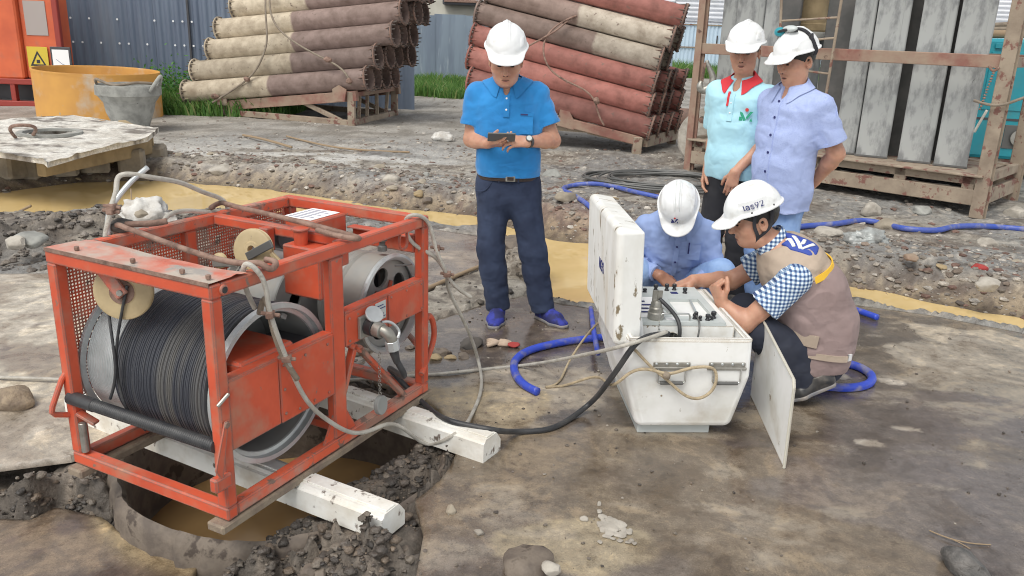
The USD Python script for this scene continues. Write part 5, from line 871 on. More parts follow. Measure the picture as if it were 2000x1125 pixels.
bp_ = [(0, 0), (.22, 0), (.25, .04), (.36, .3), (.40, .44), (.43, .47), (.47, .53), (.5, .55), (.505, .68), (.49, .7), (.47, .68), (.46, .56), (.36, .4), (.2, .1), (0, .08)]; bv, bf = lathe(np.array(bp_) * X([.92, 1.02]), 56); bv = bv + (meshkit.fbm(bv * 5, 3, 8)[:, None] - .5) * .045 * np.array([1, 1, .6]); bk.add('body', (bv, bf), 'concrete', 40)
bk.add('handle_rope', tube(spline([(-.42, -.1, .7), (-.38, -.2, .78), (-.2, -.35, .76), (0, -.38, .72), (.2, -.3, .75), (.42, -.1, .74)], .03), .022, 8), 'wire_rope_worn', True); bk.add('shackle', tube(spline([(.4, -.2, .62), (.48, -.16, .74), (.56, -.12, .85), (.5, -.05, .72)], .02), .028, 8), 'concrete', True)
# the caked steel lid on its beam and blocks
PZ = .42; pl_out = np.array([at(*p, PZ)[:2] for p in ((-160, 262), (-60, 238), (60, 229), (140, 227), (310, 249), (288, 268), (180, 292), (92, 317), (84, 310), (0, 298), (-160, 285))])
pf = Thing('caked_lid', 'flat steel lid caked with pale cement, raised on beams and blocks at left', 'steel lid', loc=(*at(150, 270, PZ)[:2], 0))
hole = Point(*at(98, 260, PZ)[:2]).buffer(.28, 12); from shapely import affinity
hole = affinity.scale(hole, .75, .9); PP = Polygon(pl_out).difference(hole); bX, bY = PP.bounds[0], PP.bounds[1]
gx, gy = np.meshgrid(np.arange(PP.bounds[0], PP.bounds[2], .05), np.arange(PP.bounds[1], PP.bounds[3], .05)); q = np.stack([gx.ravel(), gy.ravel()], 1); q = q[contains_xy(PP.buffer(-.03), q[:, 0], q[:, 1])]
rings = [PP.exterior] + list(PP.interiors); bpts = [np.array([g.interpolate(t).coords[0] for t in np.arange(0, g.length, .05)]) for g in rings]; PT = np.vstack(bpts + [q]); T_ = Delaunay(PT).simplices; cc = PT[T_].mean(1); T_ = T_[contains_xy(PP, cc[:, 0], cc[:, 1])]; ar = np.cross(PT[T_[:, 1]] - PT[T_[:, 0]], PT[T_[:, 2]] - PT[T_[:, 0]]); T_ = np.where((ar < 0)[:, None], T_[:, ::-1], T_)
z = PZ + .05 * (fbm2(PT[:, 0], PT[:, 1], 4, 4, 3) - .5) + .03 * (fbm2(PT[:, 0], PT[:, 1], 14, 3, 4) - .5); vt = np.column_stack([PT, z]); F_ = [T_]; n0 = 0; vb = []
for bq in bpts:
    n = len(bq); i = np.arange(n) + n0; j = (np.arange(n) + 1) % n + n0; k = len(vt) + n0; s = np.stack([i, k + i - n0, k + j - n0, j], 1); F_ += [s[:, [0, 1, 2]], s[:, [0, 2, 3]]]; vb.append(np.column_stack([bq, np.full(n, PZ - .05)])); n0 += n
vt2 = np.vstack([vt] + vb); n2 = fbm2(vt2[:, 0], vt2[:, 1] * .7, 9, 4, 6); pc = lerp3((.46, .43, .38), (.58, .56, .51), sstep(.4, .6, n2)); pc = lerp3(pc, (.12, .1, .085), sstep(.58, .66, fbm2(vt2[:, 0] * .6, vt2[:, 1] * 1.4, 6, 4, 8)) * .85)
pf.add('top', (vt2, np.vstack(F_)), 'rubble_mat', True, world=True, tint=pc)
pf.add('lifting_eye', tube(spline([at(30, 268, PZ), at(31, 251, PZ + .14) * X((1, 1, 0)) + X((0, 0, PZ + .17)), at(58, 251, PZ + .14) * X((1, 1, 0)) + X((0, 0, PZ + .17)), at(62, 267, PZ)], .03), .018, 8), 'rusty_steel', True, world=True); pf.add('hole_rim', lathe([(.27, 0), (.33, 0), (.33, .03), (.27, .03)], 32, (*at(98, 262, PZ)[:2], PZ + .0), (0, 0, 1), True), 'concrete', 30, world=True)
sb = lambda px, py, z: at(px, py, z)
for a_, b_, nm in ((sb(56, 322, .3), sb(283, 280, .3), 'front beam'),): pf.add('beam', beam(a_ + X((.05, .1, -.02)), b_ + X((0, .1, -.02)), .1, .22, (0, 0, 1), .01), 'timber_beige', world=True); pf.add('beam', beam(b_ + X((0, .12, -.02)), b_ + X((-.9, 1.4, -.02)), .1, .22, (0, 0, 1), .01), 'timber_beige', world=True)
for k, (px, py) in enumerate(((215, 281), (130, 305), (158, 297))): pf.add('drip_bar', cyl(sb(px - 8, py - 4, .37), sb(px + 6, py + 2, .36), .022, 8), 'concrete', world=True)
blk = [(15, 352, 'block at the far left under the caked lid'), (48, 348, 'small squat block second from the left'), (122, 344, 'broad tilted block under the middle of the lid'), (178, 342, 'block right of the broad tilted one'), (217, 326, 'recessed block in the shade under the beam'), (252, 338, 'upright block under the beam end'), (298, 328, 'rightmost block beyond the beam end')]
for k, (px, py, nm) in enumerate(blk):
    c = at(px, py, .0); ang = rg.uniform(-.5, .5); s = rg.uniform(.9, 1.1); Rz = trimesh.transformations.euler_matrix(rg.uniform(-.12, .12), rg.uniform(-.1, .1), ang)[:3, :3]; single('concrete_block', box(c + X((0, .1, .13)), (.26 * s, .26, .26 * s), Rz, .03), 'block_concrete', 'dusty concrete ' + nm, 'concrete block')
# ================================================================ fences and walls behind
def corrugated(x0, x1, z0, z1, pitch, amp, n=10, horiz=False):
    L_ = (z1 - z0) if horiz else (x1 - x0); t = np.linspace(0, L_, max(int(L_ / pitch * n), 4)); w = np.clip(np.sin(2 * np.pi * t / pitch) * 1.6, -1, 1) * amp
    if horiz: a_ = np.stack([np.full_like(t, x0), w, z0 + t], 1); b_ = np.stack([np.full_like(t, x1), w, z0 + t], 1)
    else: a_ = np.stack([x0 + t, w, np.full_like(t, z0)], 1); b_ = np.stack([x0 + t, w, np.full_like(t, z1)], 1)
    k = len(t); i = np.arange(k - 1); f = np.stack([i, i + 1, k + i + 1, k + i], 1); v = np.vstack([a_, b_]); return cat_((v, f), (v + X((0, .006, 0)), f[:, ::-1]))
def fence(name, label, x0, x1, y, hgt, pw, pitch, amp, m, rotz=0., rail=None, z0=-.05):
    t = Thing(name, label, 'fence', loc=(x0, y, 0), rotz=rotz); n_ = int((x1 - x0) / pw)
    for k in range(n_): t.add('panel', shift(corrugated(k * pw, (k + 1) * pw + .03, z0, hgt + rg.uniform(-.03, .03), pitch, amp), (0, -.008 * (k % 2) + rg.uniform(-.004, .004), 0)), m, 40)
    for z_ in rail or (): t.add('rail', bx(0, n_ * pw, -.05 if rail[0] > 0 and 'pale' in label else .03, -.02 if 'pale' in label else .09, z_, z_ + .06), 'rack_mud')
    return t
f1 = fence('sheet_fence', 'dark blue corrugated sheet fence behind the left pipe stack', -15.5, -2.2, 17.6, 3.5, 1.33, .19, .02, 'fence_blue', 0., (.4, 2.))
f1.add('seam_post', bx(15.5 - 6.78, 15.5 - 6.74, -.04, 0, 0, 3.5), 'machine_dark'); f1.add('rivets', cat_(*[cyl((x, -.024, z_), (x, -.036, z_), .022, 6) for z_ in (1.15, 1.62) for x in np.arange(5.2, 13.2, .19) if rg.random() < .45]), 'print_white', False, kind='stuff')
f2 = fence('sheet_fence', 'weathered grey blue flat sheet fence between the two pipe stacks', -4.4, 4.6, 26, 2.03, .9, .45, .008, 'fence_grey', .0, (.3, 1.7))
f3 = fence('sheet_fence', 'pale blue sheet fence with a dark rail in the far right background', 2.5, 34, 40, 2.2, 1.1, .18, .02, 'fence_pale', 0., (1.12, 2.12)); f3.add('slot', bx(9.05 - 2.5, 9.12 - 2.5, -.03, 0, 1.3, 1.7, .005), 'machine_dark')
wl = Thing('cream_building', 'cream wall with a dark bracket rising above the grey sheet fence', 'building', loc=(-6, 27.5, 0)); wl.add('wall', bx(0, 8.2, 0, .3, 0, 5.), 'wall_cream'); wl.add('wall_strip', bx(4.55, 5.4, -.02, 0, 0, 5.), 'wall_white'); wl.add('bracket', bx(3.55, 4.6, -.5, 0, 2.35, 2.5, .02), 'machine_dark'); wl.add('bracket_arm', bx(3.6, 5.2, -.55, -.5, 2.42, 2.5, .01), 'rusty_steel'); wl.add('bracket_load', rock((4.0, -.3, 2.6), .3, 44, 2), 'rusty_steel')
wh = Thing('white_building', 'white warehouse wall of ribbed panels above the pale fence', 'building', loc=(-3, 41.5, 0))
for k, (x0, x1, m, z0, pt) in enumerate(((0, 5.6, 'shutter_blue', 0, .3), (5.6, 8.2, 'shutter_grey', 2.3, .16), (8.2, 10.3, 'wall_white', 2.25, .2), (10.3, 13.2, 'wall_white', 2.35, .2), (13.2, 17, 'wall_white', 2.3, .2), (17, 22, 'wall_white', 2.3, .2), (22, 28, 'wall_white', 2.3, .2), (28, 40, 'wall_white', 2.3, .2))):
    wh.add('ribbed_panel', shift(corrugated(x0 + .02, x1 - .02, z0, 6.5, pt, .04, 8, True), (0, -.05 if k % 2 else 0, 0)), m, 30)
wh.add('wall', bx(0, 40, .1, .3, 0, 6.5), 'wall_white'); wh.add('base_ledge', bx(5.6, 40, -.12, .1, 2.1, 2.25), 'wall_white')
# ================================================================ grass along the fences
def grass(name, label, regions, n, hmin, hmax, seed):
    rg = np.random.default_rng(seed); P = []
    for (x0, x1, y0, y1, w) in regions: k = int(n * w); P.append(np.stack([rg.uniform(x0, x1, k), y0 + (y1 - y0) * rg.random(k)], 1))
    P = np.vstack(P); dn = fbm2(P[:, 0], P[:, 1], 1.3, 3, seed); P = P[dn > rg.uniform(.28, .52, len(P))]; k = len(P); z = ground_height(P[:, 0], P[:, 1]) - .01
    hh = rg.uniform(hmin, hmax, k) * (.6 + fbm2(P[:, 0], P[:, 1], .8, 2, seed + 1)); a_ = rg.uniform(0, 6.28, k); wv = .012 + .012 * rg.random(k); ln = rg.uniform(.1, .7, k) * hh; b_ = a_ + rg.uniform(-1, 1, k)
    o = np.column_stack([P, z]); s_ = np.stack([np.cos(a_), np.sin(a_), 0 * a_], 1) * wv[:, None]; md = o + np.stack([np.cos(b_) * ln * .3, np.sin(b_) * ln * .3, hh * .6], 1); tp = o + np.stack([np.cos(b_) * ln, np.sin(b_) * ln, hh], 1)
    V = np.stack([o - s_, o + s_, md - s_ * .7, md + s_ * .7, tp], 1).reshape(-1, 3); q = np.arange(k)[:, None] * 5; F = np.vstack([q + X([0, 1, 3]), q + X([0, 3, 2]), q + X([2, 3, 4])])
    c = lerp3((.045, .125, .022), (.14, .26, .055), rg.random(k)); c = lerp3(c, (.3, .3, .12), (rg.random(k) < .08) * .7); single(name, (V, F), 'grass_blade', label, kind='stuff', smooth=False, tint=np.repeat(c, 5, 0))
grass('grass', 'bright green grass at the foot of the grey fence between the pipe stacks', [(-4.6, 2.5, 20.6, 25.9, 1)], 26000, .1, .3, 1)
grass('grass', 'green weeds and grass around the left end of the left pipe rack', [(-7.6, -4.2, 15.7, 17.4, .75), (-6.8, -4.2, 15., 15.7, .2), (-7.0, -6.1, 16.2, 17.5, .25)], 15000, .08, .34, 2)
grass('grass', 'strip of tall grass along the pale fence in the far background', [(4, 16, 34.5, 39.8, 1)], 17000, .2, .55, 3)
sh = Thing('leafy_bush', 'leafy green bush beside the lower left end of the pipe stack', 'bush', loc=(-6.75, 16.5, 0)); rg = np.random.default_rng(8); k = 2600
cen = np.column_stack([rg.normal(0, .34, k), rg.normal(0, .3, k), np.abs(rg.normal(.28, .24, k))]); d1 = rg.normal(size=(k, 3)); d1 /= np.linalg.norm(d1, axis=1)[:, None]; d2 = np.cross(d1, rg.normal(size=(k, 3))); d2 /= np.linalg.norm(d2, axis=1)[:, None]; s_ = rg.uniform(.02, .05, k)[:, None]
V = np.stack([cen - d1 * s_, cen + d2 * s_ * .5, cen + d1 * s_, cen - d2 * s_ * .5], 1).reshape(-1, 3); sh.add('crown', (V, (np.arange(k)[:, None] * 4 + X([0, 1, 2, 3]))), 'grass_blade', False, tint=np.repeat(lerp3((.03, .11, .015), (.1, .26, .04), rg.random(k)), 4, 0), kind='stuff')
for k in range(6): sh.add('stem', tube(spline([(0, 0, 0), (.05 * (k - 2), .04 * (k % 3), .3), (.14 * (k - 2.5), .1 * (k % 3 - 1), .6)], .05), .008, 6), 'stick')
# ================================================================ loose things on the ground
def gh(x, y): return float(ground_height(np.array([[x]]), np.array([[y]]))[0, 0])
def gat(px, py):
    p = at(px, py, 0.)
    for _ in range(3): p = at(px, py, gh(p[0], p[1]))
    return p
hz = lambda pts, lift: [gat(px, py) + X((0, 0, lift)) for px, py in pts]
strand('blue_hose', hz([(1154, 412), (1140, 400), (1115, 385), (1100, 374), (1118, 367), (1160, 364), (1200, 370), (1240, 380), (1285, 390), (1330, 400)], .03), .024, 'blue_hose_far', 'dusty blue hose lying on the far bank behind the case lid', 'hose', .03)
strand('blue_hose', hz([(1540, 452), (1580, 447), (1640, 442), (1690, 437), (1730, 444), (1770, 453), (1820, 456), (1860, 449), (1910, 447), (1960, 450), (2040, 457)], .03), .026, 'blue_hose_far', 'dusty blue hose lying along the far bank below the cage rack', 'hose', .03)
t = Thing('wire_coil', 'tangled dark wire coil on the mud in front of the right rack', 'wire coil', loc=gat(1290, 358)); c0 = gat(1290, 360)
for k in range(7): t.add('turn', tube(spline([c0 + X(((.62 + .04 * k) * math.cos(a_) + .1 * math.sin(k), (.42 + .03 * k) * math.sin(a_), .06 + .02 * math.sin(2 * a_ + k * 1.3))) for a_ in np.linspace(0, 2 * np.pi, 16)[:-1]], .06, True), .013, 6), 'gunmetal', True, world=True)
p = gat(1335, 255); single('spare_pipe', cyl(p + X((-.5, .3, .2)), p + X((.6, -.1, .2)), .19, 28), 'pipe_rust', 'short brown pipe lying on the ground behind the right rack', 'steel pipe')
t = Thing('cement_sack', 'pale round cement slab with a hole behind the left post of the cage rack', 'slab', loc=gat(1385, 330)); c0 = aty(1382, 272, 11.6); t.add('slab', place(disc_with_holes(.42, [(-.1, .25, .05, .05, 0)], .08), c0, (1, 0, 0), unit((0, .3, .95)), unit((0, -.95, .3))), 'concrete_patch', 30, world=True)
def stone(px, py, size, m, label, name='stone', cat='stone', seed=None, flat=.65, lift=.35, group=None, z=None):
    p = at(px, py, z) if z is not None else gat(px, py); single(name, rock(p + X((0, 0, size * flat * lift)), size, seed or int(px * 7 + py), 2, .4, flat), m, label, cat, 35, group)
stone(922, 677, .075, 'rag_dark', 'dark mud clod lying on the plate right of the winch frame', 'mud_clod', 'mud clod', flat=.5, z=0)
v_, f_ = ICO[3]; v_ = v_ * (1 + .5 * (meshkit.fbm(v_ * 1.4 + 2, 3, 7)[:, None] - .5) + .35 * (meshkit.fbm(v_ * 5, 3, 9)[:, None] - .5)); v_ = np.clip(v_, -.78, .72) * X((.19, .22, .22)) + at(1020, 560, -.1) + X((0, .1, .08)); single('concrete_lump', (v_, f_), 'lump_grit', 'rough lump of broken concrete at the water edge behind the man in blue', 'concrete', 20)
stone(1006, 484, .2, 'casing_mud', 'brown lump on the plate corner above the broken concrete', 'mud_clod', 'mud clod', flat=.4, z=0)
stone(1880, 1112, .085, 'rubble_dark', 'dark grey rock at the bottom right corner of the view', flat=.8, z=0) if False else stone(1880, 1112, .085, 'lump_dark', 'dark grey rock at the bottom right corner of the view', flat=.8, z=0)
stone(1030, 1108, .1, 'casing_mud', 'dark wet clod at the bottom middle of the view', 'mud_clod', 'mud clod', flat=.45, z=0)
stone(1076, 1115, .035, 'concrete_patch', 'pale chip resting on the dark clod at the bottom edge', flat=.6, z=.03)
stone(880, 998, .025, 'block_concrete', 'small tan stone right of the mud heap', flat=.7, z=0); stone(935, 1042, .018, 'concrete_patch', 'small pale chip right of the tan stone', flat=.7, z=0)
stone(25, 785, .1, 'lump_grit' if False else 'clod_tan', 'crumbly tan lump on the pale plate at the left edge', 'mud_clod', 'mud clod', flat=.6, z=.02)
stone(1605, 330, .0001, 'concrete', 'x') if False else None
cp = at(1195, 1030); rq = np.random.default_rng(4); fl = []
for k in range(34):
    q_ = rq.normal(0, 1, 2) * X((.03, .05)); s_ = .008 + .02 * rq.random() * math.exp(-(q_ @ q_) * 200); m_ = rock((cp[0] + q_[0], cp[1] + q_[1], .003), s_ * 1.3, 900 + k, 1, .5, .22); fl.append(m_)
single('cement_splash', cat_(*fl), 'concrete_patch', 'white crusty crumbled cement splash on the plate in the foreground', 'cement splash', 30)
for k, (px, py, s, nm) in enumerate([(1140, 1015, .016, 'left of'), (1170, 985, .012, 'above'), (1232, 1058, .013, 'below')]): stone(px, py, s, 'concrete_patch', f'tiny grey chip just {nm} the cement splash', z=0)
gl = Thing('work_glove', 'crumpled beige glove with a red cuff lying on the plate', 'glove', loc=at(985, 675)); c0 = at(985, 675)
gl.add('palm', rock(c0 + X((0, 0, .015)), .05, 15, 2, .5, .4), 'glove_beige', True, world=True)
for k in range(4): gl.add('finger', tube(spline([c0 + X((-.03, .01, .015)), c0 + X((-.06 - .005 * k, .02 * k - .03, .02)), c0 + X((-.095, .028 * k - .04, .01))], .01), .011, 8), 'glove_beige', True, world=True)
gl.add('cuff', rock(c0 + X((.05, -.015, .015)), .035, 16, 2, .4, .4), 'glove_red', True, world=True)
for k, (px, py) in enumerate([(800, 680), (835, 683), (862, 690), (880, 700), (905, 697), (848, 700)]): stone(px, py, .03 + .012 * (k % 3), 'timber_beige' if k % 2 else 'casing_mud', 'flaky brown mud scrap on the plate just right of the winch frame', 'mud_scrap', 'mud scrap', flat=.4, z=0, group='mud scraps beside the winch frame')
c0 = gat(283, 432); sk = Thing('white_sack', 'crumpled white sack on the mud heap behind the winch frame', 'sack', loc=c0)
v_, f_ = ICO[3]; w_ = meshkit.fbm(v_ * 2.3 + 4, 4, 3) - .5; vv_ = v_ * (1 + 1.1 * w_[:, None]) * X((.17, .12, .13)) + X((0, 0, .05)); vv_[:, 0] += .06 * np.clip(vv_[:, 0] * 6, 0, 1) ** 2; sk.add('sack', (vv_, f_), 'sack_white', True); sk.add('contents', rock((.02, -.09, .06), .07, 8, 2, .4), 'block_concrete', True)
c0 = gat(1690, 478); v_, f_ = ICO[3]; w_ = meshkit.fbm(v_ * 2.8 + 9, 4, 5) - .5; single('plastic_bag', (v_ * (1 + 1.2 * w_[:, None]) * X((.17, .12, .09)) + c0 + X((0, 0, .04)), f_), 'plastic_bag', 'crumpled clear plastic bag on the bank behind the vest man', 'plastic bag', 50)
c0 = gat(865, 275); v_, f_ = ICO[2]; w_ = meshkit.fbm(v_ * 2.8 + 3, 3, 5) - .5; single('plastic_bag', (v_ * (1 + 1.2 * w_[:, None]) * X((.16, .12, .09)) + c0 + X((0, 0, .05)), f_), 'sack_white', 'small white plastic scrap on the grit left of the man in blue', 'plastic bag', 50)
st = lambda name, pts, r, label, **k: single(name, tube(spline(pts, .02), r, 7), 'stick', label, 'stick', True, **k)
st('twig', [at(1815, 1036, .01), at(1850, 1050, .012), at(1890, 1060, .01), at(1935, 1064, .005)], .0024, 'forked dry straw lying on the plate at lower right'); st('twig', [at(1840, 1046, .01), at(1870, 1058, .01), at(1895, 1072, .006)], .0018, 'short straw crossing the forked one at lower right')
st('twig', [at(20, 432, -.07), at(32, 418, -.02), at(60, 402, .06)], .012, 'dark stick poking out of the trench water at the left'); st('twig', [at(252, 430, .06), at(256, 405, .2) * X((1, 1, 0)) + X((0, 0, .18)), at(258, 392, .2) * X((1, 1, 0)) + X((0, 0, .3))], .005, 'thin twig standing on the mud heap beside the white sack')
st('scrap_wire', [gat(475, 268) + X((0, 0, .03)), gat(520, 280) + X((0, 0, .05)), gat(570, 292) + X((0, 0, .03))], .018, 'rusty bent bar on the pale strip behind the trench'); st('scrap_wire', [gat(560, 270) + X((0, 0, .03)), gat(610, 284) + X((0, 0, .04)), gat(690, 296) + X((0, 0, .03)), gat(800, 300) + X((0, 0, .02))], .014, 'long pale bar lying across the strip behind the trench')
st('steel_strip', [at(770, 592, .02), at(860, 552, .025), at(950, 515, .03), at(1015, 492, .035)], .014, 'dark steel edge bar along the plate beside the man in blue')
# rubble: the bigger stones one by one, the rest as one mass
def scatter_mask(n, seed, fn, box_):
    rg = np.random.default_rng(seed); x = rg.uniform(box_[0], box_[1], n * 6); y = box_[2] + (box_[3] - box_[2]) * rg.random(n * 6) ** 1.25; w = fn(x, y); keep = rg.random(len(x)) < w; return x[keep][:n], y[keep][:n]
def free(x, y, pad=.03):
    ok = sd_poly(TRENCH, x, y) > .04
    for P in (P_MAIN, P_LEFT, P_MID, P_FRONT): ok &= sd_poly(np.array(P.exterior.coords)[:-1], x, y) > pad
    return ok & (np.hypot(x - HC[0], y - HC[1]) > HR + .07)
def rubble(name, label, n, seed, box_, fn, smin, smax, cols, sub=0, matn='rubble_mat', flat=.7, lift=.3):
    x, y = scatter_mask(n, seed, fn, box_); rg = np.random.default_rng(seed); n = len(x); z = ground_height(x, y); v0, f0 = ICO[sub]; k = len(v0)
    s = smin * (smax / smin) ** (rg.random(n) ** 2.2); D = rg.uniform(.65, 1.3, (n, k, 1)); V = v0[None] * D; Q = np.linalg.qr(rg.normal(size=(n, 3, 3)))[0]; V = np.einsum('nkj,nij->nki', V, Q) * s[:, None, None] * X((1, 1, flat)); V = V * (1 + .9 * (meshkit.fbm(V / s[:, None, None] * 1.1 + rg.uniform(0, 40, (n, 1, 3)), 2, seed)[..., None] - .5)) if sub else V; V = V + np.stack([x, y, z + s * lift], 1)[:, None]
    c = np.asarray(cols)[rg.integers(0, len(cols), n)] * rg.uniform(.7, 1.25, (n, 1)); single(name, (V.reshape(-1, 3), (np.arange(n)[:, None, None] * k + f0[None]).reshape(-1, 3)), matn, label, kind='stuff', smooth=bool(sub), tint=np.repeat(c, k, 0))
GREYS = [(.16, .135, .11), (.2, .175, .15), (.25, .22, .185), (.3, .27, .23), (.12, .1, .085), (.18, .14, .11)]; DARKS = [(.06, .05, .042), (.085, .07, .058), (.11, .092, .076), (.14, .118, .095), (.05, .043, .037)]
bankw = lambda x, y: free(x, y) * np.clip(np.exp(-((y - np.interp(x, far_shore[:, 0], far_shore[:, 1]) - .6) / .8) ** 2) + .12, 0, 1) * (y > np.interp(x, far_shore[:, 0], far_shore[:, 1]))
rubble('rubble', 'mixed small rubble on the bank beyond the trench', 9500, 1, (-6, 5.2, 4.8, 12.5), bankw, .006, .042, GREYS + [(.15, .09, .07), (.36, .33, .29)], flat=.5, lift=.05)
rubble('rubble', 'dark broken clods between the plates and the trench', 3600, 2, (-5, 1.1, 4.0, 7.6), lambda x, y: free(x, y) * np.clip(1.3 - d_line(left_heap, x, y) * .8, .1, 1) * (y < np.interp(x, far_shore[:, 0], far_shore[:, 1])), .006, .036, DARKS + GREYS[:2], 1, matn='mud_mat', lift=.05, flat=.55)
rubble('rubble', 'scattered grit and pebbles across the open yard', 3600, 3, (-7, 8, 9., 24), lambda x, y: free(x, y) * (.25 + .75 * (fbm2(x, y, 1.2, 3, 77) > .5)), .008, .035, GREYS + [(.36, .33, .29)], flat=.5, lift=.05)
heapd = lambda x, y: np.minimum(np.minimum(np.minimum(d_line(mid_heap, x, y), d_line(low_heap, x, y)), d_line(near_left_heap, x, y)), d_line(spill, x, y))
rubble('rubble', 'wet dark mud clods heaped round the casing ring', 3600, 4, (-2.5, .1, 2.0, 3.6), lambda x, y: (free(x, y, .0) | ((d_line(spill, x, y) < .12) & (sd_poly(np.array(P_MAIN.exterior.coords)[:-1], x, y) > 0))) * np.exp(-(heapd(x, y) / .17) ** 2) * (~((x > -1.2) & (np.abs((y - 2.77) + (x + .9) * .541) < .085))), .004, .024, DARKS + [(.15, .115, .085)], 1, 'mud_mat', .6, .0)
rg = np.random.default_rng(21); pls = P_MAIN; k = 800; x = rg.uniform(-.3, 3, k * 3); y = 1.7 + 3.4 * rg.random(k * 3) ** .9; ok = contains_xy(P_MAIN, x, y) & (rg.random(k * 3) < np.where(x < .9, 1, .35)); x, y = x[ok][:k], y[ok][:k]; v0, f0 = ICO[0]; s = .002 + .008 * rg.random(len(x)) ** 4
V = (v0[None] * rg.uniform(.6, 1.3, (len(x), 12, 1)) * s[:, None, None] * X((1, 1, .6)) + np.stack([x, y, s * .3], 1)[:, None]).reshape(-1, 3); c = np.asarray(GREYS + DARKS)[rg.integers(0, 11, len(x))]; single('rubble', (V, (np.arange(len(x))[:, None, None] * 12 + f0[None]).reshape(-1, 3)), 'rubble_mat', 'small crumbs of mud and grit sprinkled on the main plate', kind='stuff', smooth=False, tint=np.repeat(c, 12, 0))
# stones large enough to point at
big = []
rg = np.random.default_rng(31)
for px, py, s, m, nm in [(430, 335, .13, 'concrete_patch', 'pale flat stone on the far bank above the winch sling loop'), (455, 352, .1, 'block_concrete', 'tan stone at the water edge right of the sling loop'), (490, 340, .12, 'concrete', 'grey stone on the bank left of the frame corner'), (700, 345, .11, 'concrete', 'grey stone on the bank left of the man in blue'), (765, 352, .12, 'concrete_patch', 'whitish stone on the bank close left of the man in blue'), (740, 330, .1, 'block_concrete', 'small tan stone above the whitish one'), (1615, 460, .13, 'concrete_patch', 'pale stone on the bank just right of the lilac man'), (1700, 415, .14, 'concrete_patch', 'flat pale slab below the rack, left'), (1800, 415, .12, 'concrete', 'grey stone under the rack rail'), (1735, 445, .13, 'block_concrete', 'tan slab beside the far blue hose'), (1930, 478, .09, 'concrete_patch', 'white stone on the right bank below the hose'), (1932, 560, .085, 'concrete_patch', 'white angular stone low on the right bank'), (1762, 552, .07, 'concrete_patch', 'pale stone at the right water edge'), (1912, 525, .06, 'glove_red', 'red brick piece on the right bank'), (1780, 505, .06, 'rack_paint', 'reddish brick piece on the bank, left of the red one'), (1985, 420, .13, 'concrete_patch', 'pale stone at the right edge under the teal machine'), (1080, 345, .13, 'concrete', 'grey lump on the yard right of the man in blue'), (1105, 390, .12, 'block_concrete', 'brownish lump just above the far blue hose bend'), (60, 470, .1, 'concrete', 'flat grey stone on the left mud heap'), (30, 478, .09, 'concrete_patch', 'pale stone at the left end of the mud heap'), (100, 378, .12, 'block_concrete', 'tan stone at the far water edge, left'), (165, 352, .13, 'block_concrete', 'flat tan slab below the concrete blocks'), (330, 352, .12, 'concrete_patch', 'white stone below the rightmost concrete block'), (545, 345, .13, 'casing_mud', 'dark clump on the bank behind the frame')]:
    stone(px, py, s, m, nm, seed=int(px + 3 * py), flat=.55, lift=.25)
t2 = 0
for k in range(44):
    x = rg.uniform(-5, 4.6); y = np.interp(x, far_shore[:, 0], far_shore[:, 1]) + abs(rg.normal(.1, .6)) + .12; s = rg.uniform(.035, .075); single('stone', rock((x, y, gh(x, y) + s * .02), s, 300 + k, 2, .5, .5), ('concrete', 'block_concrete', 'timber_beige', 'casing_mud')[k % 4], 'fist sized stone half sunk in the bank beyond the trench', 'stone', 30, 'stones sunk in the far bank')
for k in range(46):
    th = rg.random(); ln_ = (mid_heap, low_heap, near_left_heap, left_heap)[k % 4]; q = ln_[min(int(th * (len(ln_) - 1)), len(ln_) - 2)] * (1 - th) + ln_[min(int(th * (len(ln_) - 1)), len(ln_) - 2) + 1] * th + rg.normal(0, .06, 2); s = rg.uniform(.014, .032) * (1.4 if k % 4 == 3 else 1)
    if not free(q[:1] * 1., q[1:] * 1., .0)[0]: continue
    grp = ('mud clods heaped in front of the casing ring', 'mud clods heaped in front of the casing ring', 'mud clods left of the casing ring', 'mud clods on the heap behind the winch frame')[k % 4]; single('mud_clod', rock((*q, gh(*q) + s * .2), s, 500 + k, 2, .5, .75), 'casing_mud', {'mud clods heaped in front of the casing ring': 'dark wet mud clod in the heap in front of the casing ring', 'mud clods left of the casing ring': 'dark mud clod left of the casing ring near the pale plate', 'mud clods on the heap behind the winch frame': 'grey mud clod on the heap left behind the winch frame'}[grp], 'mud clod', 35, grp)

